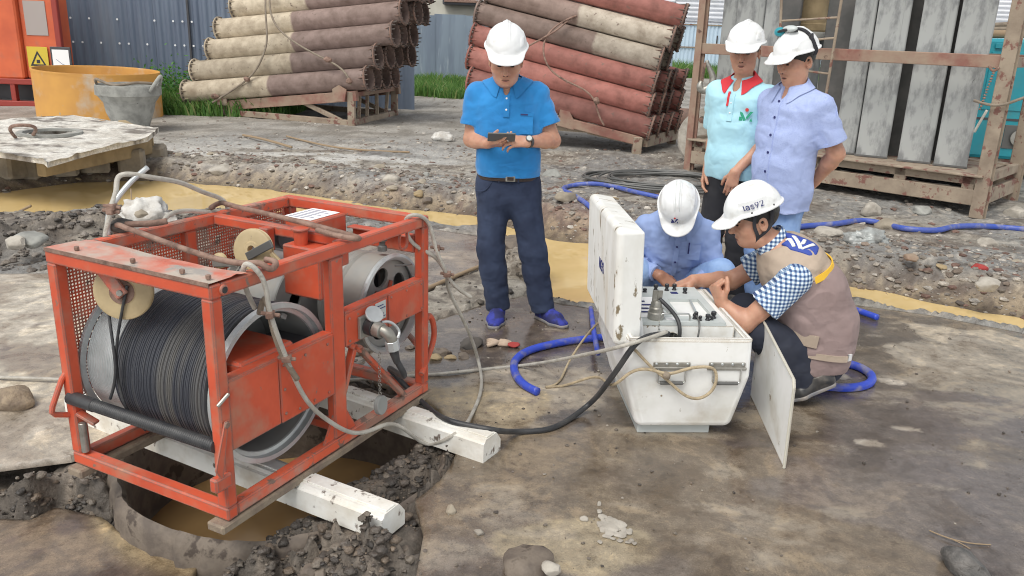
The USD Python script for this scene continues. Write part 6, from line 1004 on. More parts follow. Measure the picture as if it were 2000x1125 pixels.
# ================================================================ people: bodies as one smooth surface
class Field:
    """A smooth union of tapered limbs and ellipsoids, meshed as one continuous surface."""
    def __init__(s): s.P = []; s.cuts = []; s.disp = None
    def cone(s, a, b, ra, rb, k=.03, flat=False): s.P.append(('c', np.asarray(a, float), np.asarray(b, float), ra, rb, k, flat)); return s
    def ell(s, a, b, ra, rb, xd, k=.05, flat=(False, False)): s.P.append(('e', np.asarray(a, float), np.asarray(b, float), ra, rb, np.asarray(xd, float), k, flat)); return s
    def blob(s, c, R, r, k=.02, sub=False): s.P.append(('b', np.asarray(c, float), np.asarray(R, float), np.asarray(r, float), k, sub)); return s
    def cut(s, o, n, soft=.004): s.cuts.append((np.asarray(o, float), unit(n), soft)); return s
    def bounds(s):
        lo, hi = [], []
        for q in s.P:
            if q[0] == 'c': r = max(q[3], q[4]); lo.append(np.minimum(q[1], q[2]) - r); hi.append(np.maximum(q[1], q[2]) + r)
            elif q[0] == 'e': r = max(*q[3], *q[4]); lo.append(np.minimum(q[1], q[2]) - r); hi.append(np.maximum(q[1], q[2]) + r)
            elif not q[5]: r = max(q[3]); lo.append(q[1] - r); hi.append(q[1] + r)
        return np.min(lo, 0) - .02, np.max(hi, 0) + .02
    def __call__(s, X, fine=True, margin=.08):
        d = np.full(len(X), .3, np.float32)
        for q in s.P:
            if q[0] == 'b': lo, hi = q[1] - max(q[3]) - margin, q[1] + max(q[3]) + margin
            else: r = max(np.max(q[3]), np.max(q[4])) + margin; lo, hi = np.minimum(q[1], q[2]) - r, np.maximum(q[1], q[2]) + r
            I = np.nonzero(((X > lo) & (X < hi)).all(1))[0]
            if not len(I): continue
            x = X[I]; sub = False
            if q[0] == 'c':
                _, a, b, ra, rb, k, flat = q; e = b - a; L2 = e @ e; w = x - a; t = w @ e / L2; tc = np.clip(t, 0, 1)
                v = np.linalg.norm(w - tc[:, None] * e, axis=1) - (ra + (rb - ra) * tc)
                if flat: v = np.maximum(v, (t - 1) * math.sqrt(L2))
            elif q[0] == 'e':
                _, a, b, ra, rb, xd, k, flat = q; e = b - a; L = np.linalg.norm(e); n = e / L; xa = unit(xd - n * (xd @ n)); ya = np.cross(n, xa); w = x - a; t = w @ n / L; tc = np.clip(t, 0, 1)
                rx = ra[0] + (rb[0] - ra[0]) * tc; ry = ra[1] + (rb[1] - ra[1]) * tc; qz = (t - tc) * L; mr = np.minimum(rx, ry); px, py = w @ xa / rx, w @ ya / ry
                v = (np.sqrt(np.sqrt((px ** 2) ** 1.25 + (py ** 2) ** 1.25 + 1e-12) ** (2 / 1.25) + (qz / mr) ** 2) - 1) * mr if False else (np.sqrt((np.abs(px) ** 2.4 + np.abs(py) ** 2.4 + 1e-9) ** (2 / 2.4) + (qz / mr) ** 2) - 1) * mr
                if flat[1]: v = np.maximum(v, (t - 1) * L)
                if flat[0]: v = np.maximum(v, -t * L)
            else:
                _, c, R, r, k, sub = q; p = (x - c) @ R.T; k0 = np.linalg.norm(p / r, axis=1); k1 = np.linalg.norm(p / r ** 2, axis=1) + 1e-9; v = k0 * (k0 - 1) / k1
            o = d[I]
            if sub: h = np.maximum(k - np.abs(o + v), 0) / k; d[I] = np.maximum(o, -v) + h * h * k / 4
            else: h = np.maximum(k - np.abs(o - v), 0) / k; d[I] = np.minimum(o, v) - h * h * k / 4
        if fine and s.disp is not None: d = d + s.disp(X).astype(np.float32)
        for o, n, soft in s.cuts: v = (X - o) @ n; h = np.maximum(soft - np.abs(d - v), 0) / soft; d = np.maximum(d, v) + h * h * soft / 4
        return d
    def mesh(s, h, smooth=0):
        lo, hi = s.bounds(); return surface(s, lo, hi, h)
def surface(fn, lo, hi, h, C=4):
    n = np.ceil((hi - lo) / (h * C)).astype(int) + 2; ax = [lo[i] + (np.arange(n[i]) + .5) * C * h for i in range(3)]
    G = np.stack(np.meshgrid(*ax, indexing='ij'), -1).reshape(-1, 3); dc = fn(G, False, .16).reshape(n); act = np.abs(dc) < C * h * 1.5 + .012
    D = np.repeat(np.repeat(np.repeat(np.where(dc < 0, -1., 1.).astype(np.float32), C, 0), C, 1), C, 2)
    idx = np.argwhere(act); o = np.stack(np.meshgrid(*[np.arange(C)] * 3, indexing='ij'), -1).reshape(-1, 3); g = (idx[:, None] * C + o[None]).reshape(-1, 3); P = lo + (g + .5) * h
    D[g[:, 0], g[:, 1], g[:, 2]] = fn(P, True); D[0] = D[-1] = 1; D[:, 0] = D[:, -1] = 1; D[:, :, 0] = D[:, :, -1] = 1
    S = D < 0; N = D.shape; cnt = np.zeros((N[0] - 1, N[1] - 1, N[2] - 1), np.int8)
    cor = [(a, b, c) for a in (0, 1) for b in (0, 1) for c in (0, 1)]
    for a, b, c in cor: cnt += S[a:N[0] - 1 + a, b:N[1] - 1 + b, c:N[2] - 1 + c]
    cells = np.argwhere((cnt > 0) & (cnt < 8)); ids = np.full(cnt.shape, -1, np.int32); ids[tuple(cells.T)] = np.arange(len(cells))
    val = {k: D[cells[:, 0] + k[0], cells[:, 1] + k[1], cells[:, 2] + k[2]] for k in cor}; acc = np.zeros((len(cells), 3)); m = np.zeros(len(cells))
    for k in cor:
        for ax_ in range(3):
            if k[ax_]: continue
            k2 = tuple(1 if i == ax_ else k[i] for i in range(3)); va, vb = val[k], val[k2]; x = (va < 0) != (vb < 0); t = np.where(x, va / np.where(x, va - vb, 1), 0); p = np.tile(np.array(k, float), (len(cells), 1)); p[:, ax_] += t; acc += p * x[:, None]; m += x
    V = lo + (cells + acc / m[:, None] + .5) * h; F = []
    for ax_ in range(3):
        u, w = (ax_ + 1) % 3, (ax_ + 2) % 3; sl = [slice(None)] * 3; sl2 = [slice(None)] * 3; sl[ax_] = slice(0, N[ax_] - 1); sl2[ax_] = slice(1, N[ax_]); A_, B_ = S[tuple(sl)], S[tuple(sl2)]; e = np.argwhere(A_ != B_); e = e[(e[:, u] > 0) & (e[:, w] > 0)]; sg = A_[tuple(e.T)]
        def cid(du, dw): q = e.copy(); q[:, u] -= du; q[:, w] -= dw; return ids[tuple(q.T)]
        f = np.stack([cid(1, 1), cid(0, 1), cid(0, 0), cid(1, 0)], 1); F.append(np.where(sg[:, None], f, f[:, ::-1]))
    F = np.vstack(F); F = F[(F >= 0).all(1)]; return V, np.vstack([F[:, [0, 1, 2]], F[:, [0, 2, 3]]])
def wrinkle(amp, sc, seed=0, dirn=None, where=None):
    sc = np.asarray(sc, float)
    def f(X):
        q = X * sc; n_ = meshkit.noise(q + 3.3, seed) + .5 * meshkit.noise(q * 2.1 + 7, seed + 1); r = 1 - np.abs(n_ / 1.5 * 2 - 1) * 2.; v = amp * (np.clip(r, -1, 1) * .6 + (n_ / 1.5 - .5))
        return -(v * where(X) if where is not None else v)
    return f
def joint_folds(base, pits, fw, up=(0, 0, 1), amp=.0055, reach=.2, n=9, hem=None):
    """creases that pull out from the armpits (or any joints) over the front of a garment, and bunching above a belt or hem."""
    fw, up = unit(fw), np.asarray(up, float); sd = np.cross(fw, up)
    def f(X):
        v = base(X) if base else np.zeros(len(X))
        for k, P in enumerate(pits):
            w = X - np.asarray(P); r = np.linalg.norm(w, axis=1) + 1e-6; th = np.arctan2(w @ up, w @ sd); nz = meshkit.noise(X * 9 + k * 5, k + 60)
            rp = np.hypot(w @ up, w @ sd); v = v - amp * np.exp(-(r / reach) ** 1.5) * sstep(.045, .13, rp) * (np.abs(np.sin(th * n * .5 + nz * 3.2)) * 2 - 1)
        if hem is not None:
            z0, h_, a_ = hem; nz = meshkit.noise(X * np.array([13, 13, 5]) + 2, 77); v = v - a_ * np.exp(-np.maximum(X[:, 2] - z0, 0) / h_) * (1 - np.abs(2 * nz - 1) * 2)
        return v
    return f
# ---- the helmet, in the head's own axes: x to the person's left... (x right of face as seen, y forward, z up), made once
class HelmetField:
    def __call__(s, X, fine=True, margin=0):
        x, y, z = X[:, 0], X[:, 1], X[:, 2]
        def el(cx, cy, cz, rx, ry, rz): p = np.stack([x - cx, y - cy, z - cz], 1); r = np.array([rx, ry, rz]); k0 = np.linalg.norm(p / r, axis=1); k1 = np.linalg.norm(p / r ** 2, axis=1) + 1e-9; return k0 * (k0 - 1) / k1
        ridge = .0055 * (sstep(.024, .017, np.abs(x)) + .8 * sstep(.009, .006, np.abs(x))) * sstep(-.12, -.06, y) * sstep(.125, .07, y); side = .004 * sstep(.012, .006, np.abs(np.abs(x) - .085)) * sstep(.06, .075, z) * sstep(.12, .1, z)
        out = el(0, -.005, .04, .112, .137, .122) - ridge - side; inn = el(0, -.005, .04, .105, .13, .115); dome = np.maximum(np.maximum(out, -inn), .036 - z)
        def e2(cx, cy, rx, ry): k0 = np.hypot((x - cx) / rx, (y - cy) / ry); return (k0 - 1) * min(rx, ry)
        a, b = e2(0, -.004, .122, .149), e2(0, .092, .098, .112); h_ = np.maximum(.03 - np.abs(a - b), 0) / .03; d2 = np.minimum(a, b) - h_ * h_ * .03 / 4
        zb = .041 - .30 * np.maximum(y - .10, 0) - 2.2 * x * x * sstep(.08, .14, y); brim = np.maximum(np.maximum(d2, np.abs(z - zb) - .0045), -e2(0, -.005, .101, .126)); k = .010; h_ = np.maximum(k - np.abs(dome - brim), 0) / k
        return np.minimum(dome, brim) - h_ * h_ * k / 4
HELM = surface(HelmetField(), np.array([-.14, -.17, -.03]), np.array([.14, .22, .185]), .0036, 3)
def hand_field(Fd, Wp, D, Nb, side, curl, sc=1., thumb=.5, spread=.0):
    """adds a hand to the field: wrist Wp, finger direction D, back-of-hand normal Nb; curl = four lists of joint bends."""
    D = unit(D); Nb = unit(Nb - D * (np.asarray(Nb) @ D)); Xt = np.cross(Nb, D) if side == 'R' else np.cross(D, Nb)      # towards the thumb
    kn = [(.031, .088), (.0105, .092), (-.010, .088), (-.029, .080)]
    for (xk, yk), xw in zip(kn, (.019, .007, -.006, -.017)): Fd.cone(Wp + Xt * xw * sc, Wp + (Xt * xk + D * yk) * sc, .0165 * sc, .0115 * sc, .014)
    lens = [(.042, .026, .021), (.047, .029, .022), (.043, .027, .022), (.034, .021, .019)]
    for i, ((xk, yk), ln) in enumerate(zip(kn, lens)):
        p = Wp + (Xt * xk + D * yk) * sc; ang = 0; r = (.0098, .0098, .0092, .0082)[i] * sc; d0 = unit(D + Xt * spread * (1.5 - i))
        for j in range(3):
            ang += curl[i][j]; dd = d0 * math.cos(ang) - Nb * math.sin(ang); q = p + dd * ln[j] * sc; Fd.cone(p, q, r, r * .9, .004); p = q; r *= .9
    b = Wp + (D * .028 + Xt * .024 - Nb * .008) * sc; d1 = unit(D * .62 + Xt * .62 - Nb * .42); p1 = b + d1 * .042 * sc; d2 = unit(D * (.75 + .2 * thumb) + Xt * (.45 - .55 * thumb) - Nb * (.35 + .2 * thumb)); p2 = p1 + d2 * .033 * sc; d3 = unit(d2 - Xt * .35 * thumb - Nb * .1); p3 = p2 + d3 * .026 * sc
    Fd.cone(Wp + D * .01 * sc + Xt * .012 * sc, b, .017 * sc, .017 * sc, .014); Fd.cone(b, p1, .0165 * sc, .0125 * sc, .01); Fd.cone(p1, p2, .0115 * sc, .0105 * sc, .004); Fd.cone(p2, p3, .0105 * sc, .0088 * sc, .004)
RELAX = [(.35, .45, .3)] * 4; FIST = [(1.45, 1.6, 1.0)] * 4; HOLD = [(.5, .65, .4), (.6, .7, .45), (.7, .75, .45), (.8, .75, .5)]; PINCH = [(.75, .75, .5), (.8, .95, .6), (1.0, 1.1, .7), (1.1, 1.2, .7)]
def headframe(face, tilt_up=(0, 0, 1)):
    f = unit(face); x = unit(np.cross(f, tilt_up)); u = np.cross(x, f); return x, f, u       # x = the face's own right hand side as axis +x (person's right)
class Person:
    def __init__(s, label, base, shirt_label=None, skin='skin'): s.t = Thing('person', label, 'person', loc=base); s.skin = skin; s.B = Field()
    def head(s, c, face, roll=0., sc=1.):
        c = np.asarray(c, float); x, f, u = headframe(face); cr, sr = math.cos(roll), math.sin(roll); x, u = x * cr + u * sr, u * cr - x * sr
        s.hc, s.R = c, np.stack([x, f, u]); B = s.B; L = lambda p: c + (np.asarray(p) * sc) @ s.R; s.L = L; t = s.t; bl = lambda p, r, k=.02, sub=False: B.blob(L(p), s.R, np.asarray(r) * sc, k, sub)
        bl((0, -.012, .032), (.077, .097, .088)); bl((0, .022, -.04), (.064, .072, .078), .04); bl((0, .058, -.088), (.031, .03, .025), .03); bl((0, .02, -.07), (.058, .055, .045), .03)
        for sx in (-1, 1): bl((sx * .043, .052, -.022), (.028, .03, .03), .03); bl((sx * .080, -.012, -.008), (.009, .021, .033), .008); bl((sx * .0815, -.008, -.004), (.006, .011, .018), .004, True); bl((sx * .013, .092, -.034), (.0105, .011, .009), .008)
        t.add('mouth_line', tube([L((x_, .0972 - 14 * x_ * x_, -.0674 - 4 * x_ * x_)) for x_ in np.linspace(-.019, .019, 9)], .0012, 5), 'eye_dark', True, world=True); B.cone(L((0, .088, .012)), L((0, .112, -.027)), .009, .0135, .012); B.cone(L((-.036, .078, .026)), L((.036, .078, .026)), .011, .011, .016)  # dark tube between the lips paints the shade of the mouth crease
        for sx in (-1, 1): bl((sx * .032, .098, .005), (.019, .016, .011), .010, True); bl((sx * .032, .079, .004), (.014, .012, .009), .004)
        bl((0, .087, -.062), (.025, .010, .0065), .008); bl((0, .084, -.0725), (.021, .010, .0065), .006); bl((0, .098, -.0672), (.026, .008, .0018), .003, True); bl((0, .1, -.083), (.02, .01, .006), .008, True)
        for sx in (-1, 1):
            t.add('eye', rot_ell(L((sx * .032, .0895, .004)), s.R, (.0125, .006, .0045)), 'eye_dark', True, world=True); t.add('eyebrow', tube([L((sx * .016, .092, .021)), L((sx * .033, .092, .026)), L((sx * .05, .08, .021))], .0046, 6), 'hair', True, world=True); t.add('nostril', rot_ell(L((sx * .0075, .1075, -.0405)), s.R, (.0042, .004, .0026)), 'eye_dark', True, world=True)  # nostrils are dark blobs, shade painted under the nose
        t.add('lips', cat_(rot_ell(L((0, .0885, -.0628)), s.R, (.0235, .0098, .0048)), rot_ell(L((0, .0865, -.0722)), s.R, (.02, .0098, .0052))), 'lips', True, world=True)
        hf = Field(); hf.blob(L((0, -.016, .034)), s.R, np.array([.0825, .101, .093]) * sc, .01); hf.cut(L((0, .055, 0)), s.R[1] * 1.0 + s.R[2] * -.9, .01); hf.cut(L((0, 0, -.045)), -s.R[2] + .45 * s.R[1], .01); hf.disp = wrinkle(.002, (90, 90, 90), 5)
        t.add('hair', hf.mesh(.005), 'hair', True, world=True)
        return s
    def helmet(s, m='helmet_white', dz=.012, pitch=0.):
        R = s.R.copy()
        if pitch: cp, sp = math.cos(pitch), math.sin(pitch); R = np.stack([s.R[0], s.R[1] * cp + s.R[2] * sp, s.R[2] * cp - s.R[1] * sp])
        s.HR, s.Ho = R, s.hc + s.R[2] * dz; s.hp = s.t.add('helmet', (HELM[0] @ R + s.Ho, HELM[1]), m, True, world=True); return s
    def hl(s, p): return s.Ho + np.asarray(p) @ s.HR
    def hpart(s, name, mesh, m, smooth=30): return s.t.add(name, mesh, m, smooth, under=s.hp, world=True)
    def torso(s, pts, k=.06, fld=None, grow=0., flat=(False, False)):
        """pts: (point, half width, half depth) from hips to the neck's base; the lateral axis is given by s.lat."""
        F = fld or s.B
        for i, ((p, a, b), (q, c, d)) in enumerate(zip(pts[:-1], pts[1:])): F.ell(p, q, (a + grow, b + grow), (c + grow, d + grow), s.lat, k, (flat[0] and i == 0, flat[1] and i == len(pts) - 2))
    def arm(s, sh, el, wr, r=(.052, .043, .028)): s.B.cone(sh, el, r[0], r[1], .04); m_ = el + (wr - el) * .3; s.B.cone(el, m_, r[1], r[1] * .98, .02); s.B.cone(m_, wr, r[1] * .98, r[2], .02)
    def finish(s, h=.0045): s.t.add('body', s.B.mesh(h), s.skin, True, world=True)
def rot_ell(c, R, r): v, f = ICO[3]; return (v * np.asarray(r)) @ np.asarray(R) + c, f
def collar(t, nb, up, fwd, m, r0=.066, r1=.105, hgt=.036, drop=.035, point=.05, gap=.35, name='collar', F=None):
    """a turned-down collar round the neck base, open in front with two points."""
    up = unit(up); fwd = unit(fwd - up * (np.asarray(fwd) @ up)); sd = np.cross(fwd, up); n_ = 48; th = np.linspace(gap, 2 * np.pi - gap, n_); rows = []
    fr = np.exp(-((np.minimum(th, 2 * np.pi - th) - gap) / .35) ** 2); dirn = np.cos(th)[:, None] * fwd + np.sin(th)[:, None] * sd
    low = np.cos(th)[:, None] * up * -.022
    for r, z in ((r0, 0.), (r0 + .002, hgt), (r0 + .007, hgt + .004), (r0 + .014, hgt - .004), (r1, -drop), (r1 - .004, -drop - .003), (r0 + .012, hgt - .016)):
        ext = fr * (point if z == -drop or z == -drop - .003 else 0); q = nb + dirn * (r + ext * .55)[:, None] + up * (z - ext * .95)[:, None] + low
        if F is not None: 
            dn = -up * .75 - dirn * .65; dn /= np.linalg.norm(dn, axis=1)[:, None]; v = F(q, True); need = .007 if z > -drop else (.006 if z == -drop else .003)
            for _ in range(12): q = q - dn * np.clip(need - v, 0, .02)[:, None]; v = F(q, True)
            if z <= -drop:
                for _ in range(12): q = q + dn * np.clip(v - need, 0, .02)[:, None]; v = F(q, True)
        rows.append(q)
    V = np.concatenate(rows); i, j = np.meshgrid(np.arange(6), np.arange(n_ - 1), indexing='ij'); return t.add(name, (V, np.stack([i * n_ + j, i * n_ + j + 1, (i + 1) * n_ + j + 1, (i + 1) * n_ + j], -1).reshape(-1, 4)), m, True, world=True)
def shoe(t, heel, toe, m='blue_shoe', w=.048, up=(0, 0, 1), hgt=.075, laces=True):
    heel, toe = np.asarray(heel, float), np.asarray(toe, float); d = unit(toe - heel); up = unit(np.asarray(up) - d * (np.asarray(up) @ d)); sx = np.cross(d, up); L_ = np.linalg.norm(toe - heel); F = Field(); at_ = lambda f, z, x=0.: heel + d * L_ * f + up * z + sx * x
    F.ell(at_(.12, .03), at_(.62, .026), (.038, .04), (w, .034), sx, .02); F.ell(at_(.62, .026), at_(.88, .018), (w, .034), (w * .72, .022), sx, .02); F.cone(at_(.16, .05), at_(.26, .085), .037, .042, .03); F.cone(at_(.3, .06), at_(.6, .04), .036, .034, .03); F.cut(at_(0, .012), -up, .003); F.cut(at_(.2, hgt + .012), up, .006); p = t.add('shoe', F.mesh(.005), m, True, world=True)
    S_ = Field(); S_.ell(at_(.1, .012), at_(.62, .012), (.042, .03), (w + .004, .03), sx, .02); S_.ell(at_(.62, .012), at_(.9, .012), (w + .004, .03), (w * .74, .025), sx, .02); S_.cut(at_(0, 0), -up, .002); S_.cut(at_(0, .02), up, .004); t.add('sole', S_.mesh(.005), 'sole', True, under=p, world=True)
    if laces:
        for k in range(4): f = .36 + .075 * k; z = .098 - .014 * k; t.add('lace', tube(spline([at_(f, z - .012, -.024), at_(f + .015, z, 0), at_(f, z - .012, .024)], .008), .0035, 6), m, True, under=p, world=True)
def ribbon(P, wdir, w, th_=.004, centre=None):
    P = np.asarray(P); T_ = np.gradient(P, axis=0); T_ /= np.linalg.norm(T_, axis=1)[:, None]; Wd = wdir - T_ * (T_ @ wdir)[:, None]; Wd /= np.linalg.norm(Wd, axis=1)[:, None]; N_2 = np.cross(T_, Wd); rows = [P + Wd * w / 2 + N_2 * th_ / 2, P - Wd * w / 2 + N_2 * th_ / 2, P - Wd * w / 2 - N_2 * th_ / 2, P + Wd * w / 2 - N_2 * th_ / 2]; V = np.stack(rows, 1).reshape(-1, 3); k = len(P); i, j = np.meshgrid(np.arange(k - 1), np.arange(4), indexing='ij'); return V, np.stack([i * 4 + j, i * 4 + (j + 1) % 4, (i + 1) * 4 + (j + 1) % 4, (i + 1) * 4 + j], -1).reshape(-1, 4)
def onto_f(F, o, dr, off=.003):
    o = np.atleast_2d(np.asarray(o, float)).copy(); dr = unit(dr) * np.ones_like(o) if np.ndim(dr) == 1 else dr / np.linalg.norm(dr, axis=1)[:, None]
    for _ in range(40): v = F(o, True); o = o + dr * np.clip(v * .8, -.03, .03)[:, None]
    return o - dr * off
def on_front(F, z, l, c, fw, lt, off=.004): return onto_f(F, np.array([c(zz, .4, ll) for zz, ll in zip(np.atleast_1d(z), np.broadcast_to(l, np.shape(np.atleast_1d(z))))]), -fw, off)
def buttons(t, pts, out, m='plastic_black', r=.006):
    for p in pts: t.add('button', cyl(p, np.asarray(p) + unit(out) * .004, r, 12), m, 30, world=True)
v3 = lambda *a_: np.array(a_, float)

# ---------------------------------------------------------------- A: the man in the blue polo shirt
p = Person('standing man in blue polo, jeans and blue shoes looking down at his phone', (.03, 4.78, 0)); t = p.t
p.lat = v3(1, .05, .03); nbA = v3(-.068, 4.79, 1.405)
TA = [(v3(-.04, 4.79, .86), .155, .105), (v3(-.046, 4.785, .98), .155, .115), (v3(-.055, 4.78, 1.16), .165, .115), (v3(-.06, 4.785, 1.29), .165, .105), (v3(-.065, 4.79, 1.36), .115, .075)]
p.torso(TA); p.B.cone(v3(-.066, 4.79, 1.36), v3(-.07, 4.76, 1.49), .06, .052, .03)
shR, shL = v3(-.235, 4.79, 1.335), v3(.105, 4.795, 1.348); elR, elL = v3(-.262, 4.77, 1.085), v3(.205, 4.765, 1.095); wrR, wrL = v3(-.165, 4.60, 1.085), v3(.055, 4.585, 1.105)
for sh in (shR, shL): p.B.cone(v3(-.065, 4.79, 1.36), sh, .046, .05, .04)
p.arm(shR, elR, wrR); p.arm(shL, elL, wrL)
p.head(v3(-.076, 4.705, 1.53), (0.02, -.93, -.32), sc=1.09); p.helmet(pitch=-.02, dz=.043)
hand_field(p.B, wrR, (.85, -.45, .12), (-.1, -.4, -1), 'R', [(.25, .5, .3), (.35, .55, .35), (.45, .6, .4), (.6, .6, .4)], .95, .2, .12)
hand_field(p.B, wrL, (-.92, -.32, .05), (.1, -.75, .7), 'L', [(.45, .55, .4), (.5, .65, .4), (.55, .7, .45), (.65, .7, .5)], .95, .4, .1)
p.finish()
S_ = Field(); p.torso([(a_, b_ + .014, c_ + .016) for a_, b_, c_ in TA[:-1]] + [(TA[-1][0], .118, .076)], .05, S_)
for sh, el in ((shR, elR), (shL, elL)): S_.cone(v3(-.065, 4.79, 1.36), sh, .052, .058, .035); S_.cone(sh, sh + (el - sh) * .66, .064, .07, .03, True)
S_.cone(v3(-.065, 4.79, 1.34), nbA + v3(0, -.005, .006), .085, .067, .04, True); S_.blob(nbA + v3(0, -.075, -.03), np.eye(3), (.024, .05, .055), .006, True); S_.cut(v3(0, 0, .885), (0, 0, -1)); S_.disp = joint_folds(wrinkle(.006, (7, 7, 11), 3), [shR + v3(.02, -.0, -.11), shL + v3(-.02, -.0, -.11)], (0, -1, 0), hem=(.89, .06, .009)); t.add('polo_shirt', S_.mesh(.0065), 'blue_polo', True, world=True)
for sh, el in ((shR, elR), (shL, elL)): e_ = sh + (el - sh) * .66; d_ = unit(el - sh); t.add('sleeve_cuff', lathe([(.066, -.016), (.0755, -.016), (.0765, .0), (.075, .004), (.064, .004)], 36, e_, d_), 'blue_polo', 40, world=True)
collar(t, nbA + v3(0, .0, -.004), (0, -.25, 1), (0, -1, 0), 'blue_polo', .068, .102, .034, .022, .034, .36, F=S_)
uA = lambda z, f, l: v3(-.06 + l, 4.79 - f, z); fA, lA = v3(0, -1, 0), v3(1, 0, 0)
t.add('placket', ribbon(on_front(S_, np.linspace(1.23, 1.345, 10), -.005, uA, fA, lA, .003), lA, .034, .006), 'blue_polo', 40, world=True); buttons(t, on_front(S_, (1.27, 1.33), -.005, uA, fA, lA, .005), (0, -1, .1), 'print_white', .0055)
t.add('chest_pocket', ribbon(on_front(S_, np.linspace(1.14, 1.25, 9), .095, uA, fA, lA, .0025), lA, .1, .006), 'blue_polo', 40, world=True); t.add('pocket_hem', ribbon(on_front(S_, np.linspace(1.238, 1.256, 4), .095, uA, fA, lA, .0045), lA, .104, .006), 'blue_polo', 40, world=True); t.add('pocket_mark', ribbon(on_front(S_, (1.242, 1.25), .095, uA, fA, lA, .0085), lA, .04, .002), 'print_navy', world=True)
hipR, hipL = v3(-.125, 4.79, .83), v3(.04, 4.79, .83); knR, knL = v3(-.135, 4.765, .44), v3(.118, 4.77, .43); anR, anL = v3(-.085, 4.79, .09), v3(.185, 4.79, .09)
def trousers(t, pel, hips, knees, ankles, lat, m, rad=(.098, .076, .066), amp=.009, h=.0075, waist=None, seed=1, sc=(9, 9, 13)):
    F = Field()
    for a_, b_ in zip(pel[:-1], pel[1:]): F.ell(a_[0], b_[0], a_[1:], b_[1:], lat, .05)
    for hp, kn, an in zip(hips, knees, ankles): F.cone(hp, kn, rad[0], rad[1], .05); md = kn + (an - kn) * .35; F.cone(kn, md, rad[1], rad[1] * .98, .03); F.cone(md, an + (an - kn) * .07, rad[1] * .98, rad[2], .03, True)
    if waist is not None: F.cut(*waist)
    F.disp = wrinkle(amp, sc, seed, where=lambda X: .35 + .9 * np.exp(-((X[:, 2] - .16) / .14) ** 2) + .4 * np.exp(-((X[:, 2] - .45) / .1) ** 2)); return t.add('trousers', F.mesh(h), m, True, world=True)
tr = trousers(t, [(v3(-.045, 4.79, .89), .162, .112), (v3(-.042, 4.79, .80), .17, .125)], (hipR, hipL), (knR, knL), (anR, anL), p.lat, 'dark_jeans', (.1, .078, .07), .009, waist=(v3(0, 0, .905), (0, 0, 1)))
th = np.linspace(0, 2 * np.pi, 61)[:-1]; bc = v3(-.045, 4.79, .885)
def belt(t, c, lat, rx, ry, m, hh=.017, tilt=0.):
    lt = unit(lat * v3(1, 1, 0)); fw = np.cross(v3(0, 0, 1), lt); ring = lambda g, z: c + lt * ((rx + g) * np.sign(np.cos(th)) * np.abs(np.cos(th)) ** .85)[:, None] + fw * ((ry + g) * np.sign(np.sin(th)) * np.abs(np.sin(th)) ** .85)[:, None] + v3(0, 0, 1) * (z + tilt * np.cos(th))[:, None]
    V = np.concatenate([ring(0, -hh + 0 * th), ring(.006, -hh + 0 * th), ring(.006, hh + 0 * th), ring(0, hh + 0 * th)]); i, j = np.meshgrid(np.arange(4), np.arange(60), indexing='ij'); t.add('belt', (V, np.stack([i * 60 + j, i * 60 + (j + 1) % 60, ((i + 1) % 4) * 60 + (j + 1) % 60, ((i + 1) % 4) * 60 + j], -1).reshape(-1, 4)), m, 40, world=True)
belt(t, bc, p.lat, .172, .126, 'brown_leather'); t.add('belt_buckle', box(bc + v3(.015, -.134, 0), (.055, .01, .034), bev=.003), 'steel_dull', world=True); t.add('belt_buckle_inset', box(bc + v3(.015, -.140, 0), (.036, .004, .02), bev=.001), 'brown_leather', world=True)
for x in (-.11, -.05, .06, .12): t.add('belt_loop', box(bc + v3(x, -.128 + abs(x) ** 2 * 2.4, 0), (.011, .014, .05), bev=.003), 'dark_jeans', world=True)
for sx, x in ((-1, -.12), (1, .045)): t.add('pocket_seam', tube(spline([bc + v3(x - sx * .03, -.118, -.025), bc + v3(x + sx * .01, -.112, -.075), bc + v3(x + sx * .065, -.08, -.085)], .01), .0025, 5), 'pale_jeans' if False else 'dark_jeans', world=True)
shoe(t, v3(-.075, 4.845, 0), v3(-.105, 4.565, 0)); shoe(t, v3(.165, 4.84, 0), v3(.335, 4.63, 0))
wd = unit(wrL - elL); t.add('watch_strap', lathe([(.027, -.01), (.0345, -.01), (.0345, .01), (.027, .01)], 28, wrL - wd * .012, wd, True), 'black_leather', 30, world=True); wq = wrL - wd * .012 + unit(v3(.1, -.8, .6)) * .034; t.add('watch_case', cyl(wq, wq + unit(v3(.1, -.8, .6)) * .009, .019, 24), 'gunmetal', world=True); t.add('watch_face', cyl(wq + unit(v3(.1, -.8, .6)) * .0085, wq + unit(v3(.1, -.8, .6)) * .0102, .0145, 24), 'panel_grey', world=True)
fq = wrL + unit(v3(-.92, -.32, .05)) * .115 + v3(0, -.012, .002); t.add('ring', lathe([(.009, -.002), (.0112, -.002), (.0112, .002), (.009, .002)], 18, fq, (-.8, -.4, -.3), True), 'steel_bright', world=True)
p.hpart('crest_mark', beam(p.hl((0, .108, .105)), p.hl((0, .085, .133)), .012, .004, p.HR[1] + p.HR[2], .001), 'panel_grey')
pc_ = v3(-.085, 4.515, 1.135); px_, pu = unit(v3(.75, -.2, -.3)), None; pn = unit(v3(-.05, .65, .75)); px_ = unit(px_ - pn * (px_ @ pn)); py_ = np.cross(pn, px_)
ph = Thing('mobile_phone', 'grey mobile phone held in both hands by the man in blue', 'phone', loc=pc_); ph.add('case', box(pc_, (.15, .074, .009), np.stack([px_, py_, pn], 1), .004), 'gunmetal', world=True); ph.add('screen', box(pc_ + pn * .005, (.138, .066, .0016), np.stack([px_, py_, pn], 1), .0005), 'window_grey', world=True)

